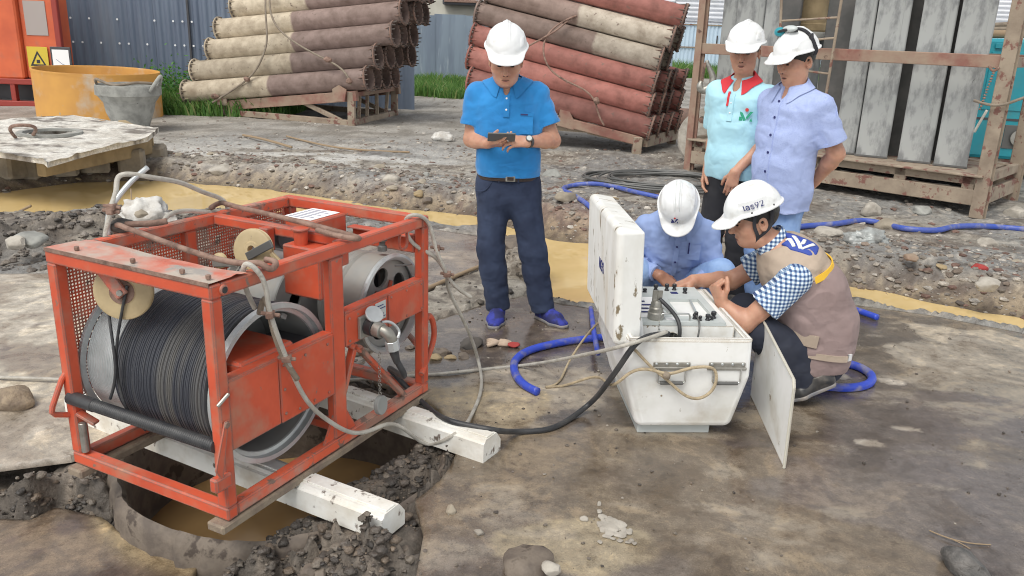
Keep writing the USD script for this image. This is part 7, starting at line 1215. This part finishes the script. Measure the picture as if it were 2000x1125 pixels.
# ---------------------------------------------------------------- C: the man in the lilac shirt, hands behind his back
fc = unit(v3(-.82, -.57, 0)); lc = v3(fc[1], -fc[0], 0) * -1          # lc points to his left
lc = np.cross(v3(0, 0, 1), fc)                                     # left hand side
p = Person('standing man in patterned lilac shirt, hands behind his back, goggles on his helmet', (1.58, 4.93, 0)); t = p.t; p.lat = lc
ctr = v3(1.60, 4.93, 0); up_ = lambda z, f=0., l=0.: ctr + v3(0, 0, z) + fc * f + lc * l
TC = [(up_(.84), .15, .112), (up_(.98, .02), .148, .12), (up_(1.14, .01), .16, .118), (up_(1.3, -.005), .165, .11), (up_(1.375, -.01), .12, .08)]
p.torso(TC); nbC = up_(1.42, .005); p.B.cone(up_(1.37, -.01), up_(1.49, .01), .06, .054, .03)
shl, shr = up_(1.335, -.015, .18), up_(1.335, -.015, -.18); ell_, elr = up_(1.07, -.12, .25), up_(1.07, -.12, -.25); wrl, wrr = up_(.885, -.19, .09), up_(.885, -.19, -.08)
for sh in (shl, shr): p.B.cone(up_(1.37, -.01), sh, .046, .052, .04)
p.arm(shl, ell_, wrl, (.056, .048, .031)); p.arm(shr, elr, wrr, (.056, .048, .031)); hand_field(p.B, wrl, -lc * .8 + v3(0, 0, -.6), -fc, 'L', RELAX, .95); hand_field(p.B, wrr, lc * .7 + v3(0, 0, -.7), -fc, 'R', RELAX, .95)
p.head(up_(1.575, .02), v3(-.87, -.42, -.27), sc=1.08); p.helmet(pitch=.02, dz=.018); p.finish()
S_ = Field(); p.torso([(up_(.72, .0), .17, .134), (up_(.84, .005), .168, .132)] + [(a_, b_ + .016, c_ + .018) for a_, b_, c_ in TC[1:-1]] + [(TC[-1][0], .122, .082)], .05, S_, 0, (True, False))
for sh, el in ((shl, ell_), (shr, elr)): S_.cone(up_(1.365, -.01), sh, .052, .06, .035); S_.cone(sh, sh + (el - sh) * .74, .068, .078, .03, True)
S_.cone(up_(1.35, -.01), nbC + v3(0, 0, .004) , .086, .068, .04, True); S_.blob(nbC + fc * .075 + v3(0, 0, -.02), np.stack([lc, fc, v3(0, 0, 1)]), (.02, .05, .05), .006, True); S_.disp = joint_folds(wrinkle(.006, (6, 6, 9), 13), [shl - lc * .02 - v3(0, 0, .12), shr + lc * .02 - v3(0, 0, .12)], fc, amp=.006, hem=(.70, .1, .006)); t.add('shirt', S_.mesh(.0065), 'lilac_shirt', True, world=True)
collar(t, nbC + v3(0, 0, -.004), v3(0, 0, 1) + fc * .25, fc, 'lilac_shirt', .07, .102, .036, .022, .034, .36, F=S_)
t.add('placket', ribbon(on_front(S_, np.linspace(.72, 1.36, 26), 0, up_, fc, lc, .002), lc, .034, .005), 'lilac_shirt', 40, world=True); buttons(t, on_front(S_, (1.35, 1.26, 1.16, 1.06, .95, .83), 0, up_, fc, lc, .005), fc, 'print_navy', .008)
t.add('shoulder_seam', tube(onto_f(S_, [shl + lc * .4 + v3(0, 0, z) - fc * f_ for z, f_ in ((.09, .0), (.05, .03), (.0, .04), (-.05, .03))], -lc, .001), .003, 6), 'lilac_shirt', world=True)
for e_, d_ in ((shl + (ell_ - shl) * .74, ell_ - shl), (shr + (elr - shr) * .74, elr - shr)): t.add('sleeve_hem', lathe([(.074, -.012), (.082, -.012), (.0825, .004), (.074, .004)], 36, e_, unit(d_)), 'lilac_shirt', 40, world=True)
trousers(t, [(up_(.86), .13, .1), (up_(.76), .138, .105)], (up_(.76, 0, .066), up_(.76, 0, -.066)), (up_(.44, .03, .095), up_(.44, .03, -.095)), (up_(.09, -.02, .1), up_(.09, -.02, -.1)), lc, 'pale_jeans', (.082, .076, .07), .006, seed=4)
shoe(t, up_(0, -.08, .1), up_(0, .18, .12), 'black_leather', laces=False); shoe(t, up_(0, -.08, -.1), up_(0, .18, -.12), 'black_leather', laces=False)
sr_ = np.array([p.hl(q) for q in ((-.03, -.02, .167), (-.06, -.03, .152), (-.09, -.035, .12), (-.112, -.04, .08), (-.119, -.04, .045), (-.1, -.035, .01))]) if False else None
sgn = 1 if (lc @ p.HR[0]) > 0 else -1          # side of the head towards the camera
strap = [(sgn * a_, b_, c_) for a_, b_, c_ in ((.0, .03, .168), (.035, .0, .164), (.07, -.02, .142), (.098, -.032, .103), (.115, -.035, .062), (.122, -.036, .04), (.108, -.036, .012))]
P_ = spline([p.hl(q) for q in strap], .008); wid = p.HR[1]
p.hpart('goggle_strap', ribbon(P_, wid, .022, .006), 'black_cloth', 40); p.hpart('strap_buckle', box(p.hl((sgn * .094, -.03, .115)), (.014, .03, .03), p.HR.T, .003), 'plastic_black')
p.hpart('goggle_lens', (lambda E_: (E_[0], E_[1]))(rot_ell(p.hl((sgn * .015, .045, .172)), p.HR, (.05, .03, .018))), 'panel_grey', True); p.hpart('goggle_frame', rot_ell(p.hl((-sgn * .045, .065, .158)), p.HR, (.035, .028, .026)), 'teal_paint', True); p.hpart('goggle_rim', tube(spline([p.hl(q) for q in ((sgn * .06, .03, .158), (sgn * .01, .075, .172), (-sgn * .05, .08, .158), (-sgn * .07, .05, .15))], .01), .008, 8), 'plastic_black', True)

# ---------------------------------------------------------------- B: the man in the aqua polo shirt with a red collar
fb = unit(v3(-.62, -.78, 0)); lb = np.cross(v3(0, 0, 1), fb)
p = Person('standing man in aqua polo shirt with red collar and black trousers', (1.35, 5.27, 0), skin='skin'); t = p.t; p.lat = lb
ctb = v3(1.385, 5.27, 0); ub = lambda z, f=0., l=0.: ctb + v3(0, 0, z) + fb * f + lb * l
TB = [(ub(.84), .142, .098), (ub(.98, .015), .138, .105), (ub(1.16, .01), .152, .106), (ub(1.32, 0), .16, .102), (ub(1.395, -.01), .11, .075)]
p.torso(TB); nbB = ub(1.435); p.B.cone(ub(1.39, -.01), ub(1.52, .0), .056, .05, .03)
shl, shr = ub(1.36, 0, .17), ub(1.36, 0, -.17); ell_, elr = ub(1.10, .0, .195), ub(1.09, -.09, -.19); wrl, wrr = ub(.90, .165, .09), ub(.87, .02, -.17)
for sh in (shl, shr): p.B.cone(ub(1.385, -.01), sh, .044, .048, .04)
p.arm(shl, ell_, wrl, (.05, .042, .028)); p.arm(shr, elr, wrr, (.05, .042, .028)); hand_field(p.B, wrl, v3(0, 0, -1) + fb * .1 - lb * .15, fb + lb * .5, 'L', RELAX, .95); hand_field(p.B, wrr, v3(0, 0, -1) + fb * .3, -lb, 'R', RELAX, .95)
p.head(ub(1.61, .02), v3(-.4, -.9, -.16), sc=1.05); p.helmet(pitch=.0, dz=.018); p.finish()
S_ = Field(); p.torso([(ub(.865, .0), .162, .118), (ub(.92, .01), .158, .118)] + [(a_, b_ + .016, c_ + .018) for a_, b_, c_ in TB[1:-1]] + [(TB[-1][0], .112, .076)], .05, S_, 0, (True, False))
for sh, el in ((shl, ell_), (shr, elr)): S_.cone(ub(1.38, -.01), sh, .05, .055, .035); S_.cone(sh, sh + (el - sh) * .8, .062, .074, .03, True)
S_.cone(ub(1.37, -.01), nbB + v3(0, 0, -.016), .08, .066, .04, True); S_.blob(nbB + fb * .07 + v3(0, 0, -.035), np.stack([lb, fb, v3(0, 0, 1)]), (.028, .05, .065), .006, True); S_.disp = joint_folds(wrinkle(.006, (6, 6, 8), 23), [shl - lb * .02 - v3(0, 0, .12), shr + lb * .02 - v3(0, 0, .12)], fb, amp=.006, hem=(.87, .1, .006)); t.add('polo_shirt', S_.mesh(.0065), 'aqua_polo', True, world=True)
collar(t, nbB + v3(0, 0, -.002), v3(0, 0, 1) + fb * .25, fb, 'red_collar', .066, .102, .036, .022, .034, .36, F=S_)
t.add('placket', ribbon(on_front(S_, np.linspace(1.2, 1.36, 10), 0, ub, fb, lb, .003), lb, .034, .006), 'aqua_polo', 40, world=True); t.add('placket_lining', ribbon(on_front(S_, np.linspace(1.29, 1.375, 8), -.022, ub, fb, lb, .007), lb, .014, .004), 'red_collar', 40, world=True); buttons(t, on_front(S_, (1.25, 1.31), 0, ub, fb, lb, .006), fb, 'print_white', .005)
lg = on_front(S_, 1.245, .1, ub, fb, lb, .0)[0]; lx, lz = unit(lb - fb * .3), v3(0, 0, 1); ln_ = np.cross(lx, lz); ln_ = ln_ if ln_ @ fb > 0 else -ln_
def mark(t, name, poly, o, X_, Y_, Z_, m, th_=.002, under=None): t.add(name, place(prism(poly, 0, th_), o, X_, Y_, Z_), m, False, world=True, under=under)
def logo(t, o, X_, Y_, Z_, s, cols=('print_green', 'print_red', 'print_green'), under=None):
    mark(t, 'logo', np.array([(-1, .45), (-.6, .3), (0, -.75), (-.35, -.95), (-.95, .1)]) * s, o, X_, Y_, Z_, cols[0], under=under); mark(t, 'logo', np.array([(.1, -.7), (.95, .5), (.5, .5), (-.05, -.35)]) * s, o, X_, Y_, Z_, cols[0], under=under); mark(t, 'logo', np.array([(-1.05, -.3), (-.7, -.35), (-.5, -.9), (-1.05, -.9)]) * s, o, X_, Y_, Z_, cols[2], under=under); mark(t, 'logo', np.array([(.5, -.95), (.95, -.95), (.75, -.4)]) * s, o, X_, Y_, Z_, cols[2], under=under)
    mark(t, 'logo_dot', np.array([(math.cos(q) * .27, .75 + math.sin(q) * .27) for q in np.linspace(0, 6.28, 15)[:-1]]) * s, o, X_, Y_, Z_, cols[1], under=under)
logo(t, lg + ln_ * .009, lx, lz, ln_, .04)
trousers(t, [(ub(.97), .135, .095), (ub(.87), .15, .112)], (ub(.85, 0, .08), ub(.85, 0, -.08)), (ub(.45, .02, .1), ub(.45, .02, -.1)), (ub(.09, -.02, .11), ub(.09, -.02, -.11)), lb, 'black_cloth', (.09, .078, .07), .008, seed=6)
shoe(t, ub(0, -.08, .11), ub(0, .19, .13), 'black_leather', laces=False); shoe(t, ub(0, -.08, -.11), ub(0, .19, -.13), 'black_leather', laces=False)

# ---------------------------------------------------------------- D: the man crouching behind the case, helmet towards the camera
fd = unit(v3(-.08, -1, 0)); ldv = np.cross(v3(0, 0, 1), fd); cd = v3(.985, 4.98, 0); ud = lambda z, f=0., l=0.: cd + v3(0, 0, z) + fd * f + ldv * l
p = Person('man in light blue shirt crouching behind the case, face down under his helmet', (1.02, 4.95, 0), skin='skin_dark'); t = p.t; p.lat = ldv
TD = [(ud(.17, -.06), .16, .12), (ud(.32, .0), .155, .125), (ud(.47, .08), .165, .12), (ud(.575, .11), .165, .105), (ud(.63, .125), .12, .08)]
p.torso(TD); nbD = ud(.665, .155); p.B.cone(ud(.63, .13), ud(.70, .21), .06, .054, .05)
shl, shr = ud(.575, .13, .185), ud(.585, .13, -.185); ell_, elr = ud(.33, .16, .25), ud(.36, .12, -.27); wrl, wrr = ud(.31, .37, .1), ud(.335, .30, -.09)
for sh in (shl, shr): p.B.cone(ud(.62, .13), sh, .046, .05, .04)
p.arm(shl, ell_, wrl, (.05, .043, .03)); p.arm(shr, elr, wrr, (.05, .043, .03)); hand_field(p.B, wrr, ldv * .75 + v3(0, 0, -.55) + fd * .3, fd * .7 + v3(0, 0, .7), 'R', HOLD, 1., .5); hand_field(p.B, wrl, -ldv * .5 + fd * .7, v3(0, 0, 1), 'L', HOLD, .95)
p.head(ud(.735, .235, -.01), fd * .62 + v3(-.05, 0, -.78), roll=-.1); p.helmet(pitch=.02, dz=.01); p.finish()
S_ = Field(); p.torso([(a_, b_ + .016, c_ + .018) for a_, b_, c_ in TD[:-1]] + [(TD[-1][0], .122, .082)], .05, S_)
for sh, el, wr in ((shl, ell_, wrl), (shr, elr, wrr)): S_.cone(ud(.615, .13), sh, .052, .058, .035); S_.cone(sh, el, .064, .06, .03); S_.cone(el, el + (wr - el) * .86, .058, .046, .03, True)
S_.cone(ud(.60, .12), nbD + (v3(0, 0, .8) + fd * .6) * .012, .088, .068, .04, True); S_.disp = joint_folds(wrinkle(.008, (10, 10, 14), 33), [shl - ldv * .02 - v3(0, 0, .11), shr + ldv * .02 - v3(0, 0, .11)], fd, amp=.007); t.add('shirt', S_.mesh(.0065), 'blue_shirt', True, world=True)
for el, wr in ((ell_, wrl), (elr, wrr)): t.add('cuff', lathe([(.036, -.05), (.05, -.05), (.0475, .004), (.038, .004)], 32, el + (wr - el) * .86, unit(wr - el)), 'blue_shirt', 40, world=True)
collar(t, nbD + v3(0, 0, -.01), v3(0, 0, .8) + fd * .6, fd * .8 + v3(0, 0, -.6), 'blue_shirt', .07, .102, .036, .022, .034, .36, F=S_)
t.add('placket', ribbon(on_front(S_, np.linspace(.3, .6, 14), 0, ud, fd, ldv, .002), ldv, .03, .006), 'blue_shirt', 40, world=True); buttons(t, on_front(S_, (.4, .5), 0, ud, fd, ldv, .005), fd, 'print_navy'); t.add('chest_pocket', ribbon(on_front(S_, np.linspace(.42, .52, 8), .09, ud, fd, ldv, .003), ldv, .1, .006), 'blue_shirt', 40, world=True); t.add('pen', tube(on_front(S_, np.linspace(.46, .53, 4), .07, ud, fd, ldv, .008), .004, 7), 'print_navy', world=True)
trousers(t, [(ud(.16, -.08), .16, .12), (ud(.24, -.03), .16, .12)], (ud(.2, -.02, .1), ud(.2, -.02, -.1)), (ud(.37, .30, .26), ud(.33, .24, -.22)), (ud(.09, .1, .2), ud(.09, .08, -.2)), ldv, 'pale_jeans', (.1, .08, .07), .009, seed=8, sc=(12, 12, 12))
shoe(t, ud(0, .0, .2), ud(0, .27, .24), 'black_leather', laces=False); shoe(t, ud(0, .0, -.2), ud(0, .27, -.24), 'black_leather', laces=False)
for k, xx_ in enumerate((-.012, .012)): p.hpart('helmet_groove', tube(spline([p.hl((xx_, y_, .04 + (.122 + .006) * math.sqrt(max(0, 1 - ((y_ + .005) / .137) ** 2)))) for y_ in np.linspace(-.09, .1, 10)], .01), .0014, 5), 'panel_grey', True)
lo_ = p.hl((0.012, .128, .078)); logo(t, lo_ + p.HR[1] * .004, p.HR[0] * -1 if True else 0, unit(p.HR[2] - p.HR[1] * .45), unit(p.HR[1] + p.HR[2] * .45), .02, ('print_navy', 'print_red', 'print_navy'), under=p.hp)

# ---------------------------------------------------------------- E: the man squatting in the brown vest
fe = unit(v3(-1, .05, 0)); le = np.cross(v3(0, 0, 1), fe); ce_ = v3(1.45, 3.84, 0); ue = lambda z, f=0., l=0.: ce_ + v3(0, 0, z) + fe * f + le * l
p = Person('man in brown vest over a check shirt squatting at the white case', (1.45, 3.84, 0)); t = p.t; p.lat = le
TE = [(ue(.235, -.04), .165, .135), (ue(.38, -.045), .165, .15), (ue(.53, .02), .17, .14), (ue(.66, .115), .165, .115), (ue(.725, .175), .115, .08)]
p.torso(TE); nbE = ue(.755, .215); p.B.cone(ue(.72, .175), ue(.80, .275), .062, .056, .05)
shl, shr = ue(.635, .135, .185), ue(.65, .14, -.175); ell_, elr = ue(.405, .335, .17), ue(.50, .34, -.21); wrl, wrr = ue(.485, .445, .12), ue(.515, .545, -.135)
for sh in (shl, shr): p.B.cone(ue(.71, .17), sh, .046, .052, .04)
p.arm(shl, ell_, wrl, (.054, .047, .031)); p.arm(shr, elr, wrr, (.054, .046, .03)); hand_field(p.B, wrl, fe * .45 + v3(0, 0, .85) - le * .1, le * .3 + fe * -.2 + v3(0, 0, .0) + fe * .9, 'L', FIST, 1., .9); hand_field(p.B, wrr, fe * .9 + v3(0, 0, -.3) + le * .25, v3(0, 0, 1) + fe * .35, 'R', PINCH, 1., .4)
p.head(ue(.87, .31, .0), fe * .92 + le * .12 + v3(0, 0, -.27), sc=1.06); p.helmet(pitch=-.08, dz=.018); p.finish()
S_ = Field()
for sh, el in ((shl, ell_), (shr, elr)): S_.cone(ue(.70, .165), sh, .05, .06, .04); S_.cone(sh, sh + (el - sh) * .6, .07, .078, .03, True)
S_.cone(ue(.69, .15), nbE + (v3(0, 0, .85) + fe * .5) * .012, .085, .068, .04, True); S_.disp = wrinkle(.008, (13, 13, 13), 41); t.add('check_shirt', S_.mesh(.0065), 'check_shirt', True, world=True)
collar(t, nbE + v3(0, 0, -.004), v3(0, 0, .85) + fe * .5, fe * .85 + v3(0, 0, -.5), 'check_shirt', .07, .102, .04, .022, .034, .36, F=S_)
def vest(name, m, cuts, seed):
    V_ = Field(); p.torso([(ue(.17, -.055), .18, .155), (ue(.25, -.055), .188, .165)] + [(a_, b_ + .026, c_ + .028) for a_, b_, c_ in TE[1:-1]] + [(TE[-1][0], .12, .088)], .05, V_, 0, (True, False))
    for sh in (shl, shr): V_.cone(ue(.7, .16), ue(.7, .16) + (sh - ue(.7, .16)) * .62, .062, .074, .04)
    for sh, el, ss in ((shl, ell_, 1), (shr, elr, -1)): V_.cuts.append((sh - le * ss * .025 + fe * 0, le * ss * 1. + unit(el - sh) * .15, .012)) if False else None
    V_.cut(nbE + v3(0, 0, .002), v3(0, 0, .85) + fe * .5, .01); V_.disp = joint_folds(wrinkle(.008, (7, 7, 12), seed), [shl - v3(0, 0, .14) + fe * .02 - le * .02, ue(.22, .16, .12)], le, amp=.007, reach=.22)
    for c_ in cuts: V_.cut(*c_)
    return t.add(name, V_.mesh(.0065), m, True, world=True)
yk_o = ue(.675, -.02); yk_n = unit(v3(0, 0, .85) + fe * .40)
vest('vest', 'vest_brown', [(yk_o, yk_n, .002)], 44); vest('vest_yoke', 'vest_tan', [(yk_o, -yk_n, .002)], 44)
# vest: yellow tape along the yoke, blue badge on the back, waist band with a reflective end
def onv(z, l, f0):                                        # a point on the vest's back surface along a ray from outside
    pass
VF = Field(); p.torso([(ue(.17, -.055), .18, .155), (ue(.25, -.055), .188, .165)] + [(a_, b_ + .026, c_ + .028) for a_, b_, c_ in TE[1:-1]] + [(TE[-1][0], .12, .088)], .05, VF, 0, (True, False))
for sh in (shl, shr): VF.cone(ue(.7, .16), ue(.7, .16) + (sh - ue(.7, .16)) * .62, .062, .074, .04)
def onto(o, dr, off=.003):
    """slides from o along dr onto the vest."""
    o = np.asarray(o, float).copy(); dr = unit(dr)
    for _ in range(60):
        v = float(VF(o[None])[0])
        if abs(v) < .0006: break
        o = o + dr * np.clip(v, -.05, .05)
    return o - dr * off
def patch(name, outline, o, X_, Y_, dr, m, n_=14, off=.006, under=None):
    """a flat badge laid onto the vest: outline in the plane (X_, Y_) at o, projected along dr."""
    pg = Polygon(outline); b_ = pg.bounds; gx_, gy_ = np.meshgrid(np.linspace(b_[0], b_[2], n_), np.linspace(b_[1], b_[3], n_)); q = np.stack([gx_.ravel(), gy_.ravel()], 1); q = q[contains_xy(pg.buffer(-.002), q[:, 0], q[:, 1])]; e = np.array([pg.exterior.interpolate(s_, True).coords[0] for s_ in np.linspace(0, 1, 40)[:-1]]); P2 = np.vstack([e, q]); T_ = Delaunay(P2).simplices; cc = P2[T_].mean(1); T_ = T_[contains_xy(pg, cc[:, 0], cc[:, 1])]
    V = np.array([onto(o + X_ * a_ + Y_ * b2, dr, off) for a_, b2 in P2]); fl = np.cross(V[T_[:, 1]] - V[T_[:, 0]], V[T_[:, 2]] - V[T_[:, 0]]) @ dr > 0; T_ = np.where(fl[:, None], T_[:, ::-1], T_); k = len(V); ne = 39; i = np.arange(ne); j = (i + 1) % ne; V2 = V + unit(dr) * (off + .006); side = np.stack([i, j, k + j, k + i], 1); return t.add(name, (np.vstack([V, V2]), np.vstack([T_, T_[:, ::-1] + k, side[:, [0, 1, 2]], side[:, [0, 2, 3]]])), m, True, world=True, under=under)
yy = np.cross(le, yk_n); yy = yy if yy[2] > 0 else -yy; yy = -fe if abs(yy @ fe) > .9 else yy
# the tape follows the yoke seam round the back from near side to far side
tp = []
cen_ = ue(.60, .03)
for a_ in np.linspace(-1.15, 1.6, 26):
    dirv = -fe * math.cos(a_) + le * math.sin(a_); dirv = unit(dirv - yk_n * (dirv @ yk_n)); o = cen_ - yk_n * ((cen_ - yk_o) @ yk_n) + dirv * .4; tp.append(onto(o, -dirv, .005))
t.add('yellow_tape', ribbon(np.array(tp), yk_n, .032, .006), 'yellow_tape', 40, world=True)
bc_ = aty(1563, 478, 3.74); bdr = unit(-le * .62 + fe * .38 + v3(0, 0, -.68)); bo = bc_ - bdr * .22; bX = unit(-fe * .75 + v3(0, 0, -.62)); bX = unit(bX - bdr * (bX @ bdr)); bY = np.cross(bdr, bX); bY = bY if bY @ v3(0, 0, 1) > 0 else -bY
badge = patch('badge', [(-.075, .05), (-.05, .06), (.06, .06), (.08, .04), (.075, -.03), (.05, -.055), (-.03, -.055), (-.07, -.03), (-.055, .0)], bo, bX, bY, bdr, 'badge_blue')
for ol in ([(-.06, .03), (-.045, .035), (.0, -.035), (-.015, -.04)], [(-.01, .035), (.005, .04), (-.0, .0), (-.02, -.02)], [(.035, .035), (.05, .03), (.0, -.04), (-.008, -.035)], [(-.075, .0), (-.06, .005), (-.03, -.035), (-.04, -.042)]): patch('badge_letter', ol, bo + bX * .01, bX, bY, bdr, 'print_white', 6, .011, under=badge)
def band(name, zf, a0, a1, w, m, off=.006, tilt=0.):
    pts_ = []
    for a_ in np.linspace(a0, a1, 22): dirv = -fe * math.cos(a_) + le * math.sin(a_); o = ue(zf + tilt * (a_ - a0), -.04) + dirv * .45; pts_.append(onto(o, -dirv, off))
    t.add(name, ribbon(np.array(pts_), v3(0, 0, 1), w, .007), m, 40, world=True)
band('waist_band', .255, 1.0, 2.35, .03, 'vest_tan', tilt=.02); band('reflective_end', .262, .88, .99, .032, 'reflect_grey', .008)
band('pocket_flap', .34, 1.75, 2.4, .06, 'vest_tan', .005, tilt=.02)
hips = (ue(.215, -.04, .09), ue(.215, -.04, -.09)); kns = (ue(.35, .235, .16), ue(.36, .26, -.17)); ans = (ue(.13, .03, .13), ue(.1, .06, -.13))
trousers(t, [(ue(.17, -.09), .15, .11), (ue(.25, -.06), .15, .12)], hips, kns, ans, le, 'navy_cloth', (.09, .078, .072), .008, seed=9, sc=(10, 10, 14))
shoe(t, ue(.115, -.135, .15), ue(.0, .115, .16), 'black_leather', .05, (0.35, 0, .94), laces=False); shoe(t, ue(.10, -.1, -.13), ue(.0, .15, -.14), 'black_leather', .05, (.35, 0, .94), laces=False)
# helmet lettering, sticker and chin strap
near = le; sg = 1 if (p.HR[0] @ le) > 0 else -1
def dome_pt(x_sign, y_, z_, off=.004):                       # a point of the helmet's dome at (y, z), in world metres
    q = 1 - ((y_ + .005) / .137) ** 2 - ((z_ - .04) / .122) ** 2; return p.hl((x_sign * (.112 * math.sqrt(max(q, .0)) + off), y_, z_))
_m = trimesh.Trimesh(*vf(meshkit.text_mesh('las92', .027, .0014, False)), process=False); tm_v, tm_f = trimesh.remesh.subdivide_to_size(_m.vertices, _m.faces, .004)[:2]; wv = tm_v[:, 0].max(); yv = tm_v[:, :1] * 0
V_ = np.array([dome_pt(sg, -(x_ - wv / 2) * -1 * -1 + .02, .07 + y_, .006 + z_) for x_, y_, z_ in tm_v]); p.hpart('lettering', (V_, tm_f), 'print_navy', False)
p.hpart('sticker', ribbon(np.array([dome_pt(sg, y_, .083, .0022) for y_ in np.linspace(-.045, .08, 10)]), p.HR[2], .05, .001), 'print_white', 40)
for y_ in (-.075, .035): p.hpart('rivet', rot_ell(dome_pt(sg, y_, .052, .001), p.HR, (.004, .005, .005)), 'gunmetal', True)
for s_ in (1, -1):
    p.hpart('chin_strap', ribbon(spline([p.hl((s_ * .1, .02, .035)), p.L((s_ * .083, .03, -.01)), p.L((s_ * .072, .02, -.06)), p.L((s_ * .045, .03, -.105)), p.L((s_ * .0, .04, -.122))], .008), p.HR[1], .016, .004), 'black_cloth', 40); p.hpart('chin_strap', ribbon(spline([p.hl((s_ * .095, -.06, .035)), p.L((s_ * .084, -.04, -.02)), p.L((s_ * .074, .0, -.055)), p.L((s_ * .07, .02, -.065))], .008), p.HR[1], .016, .004), 'black_cloth', 40)
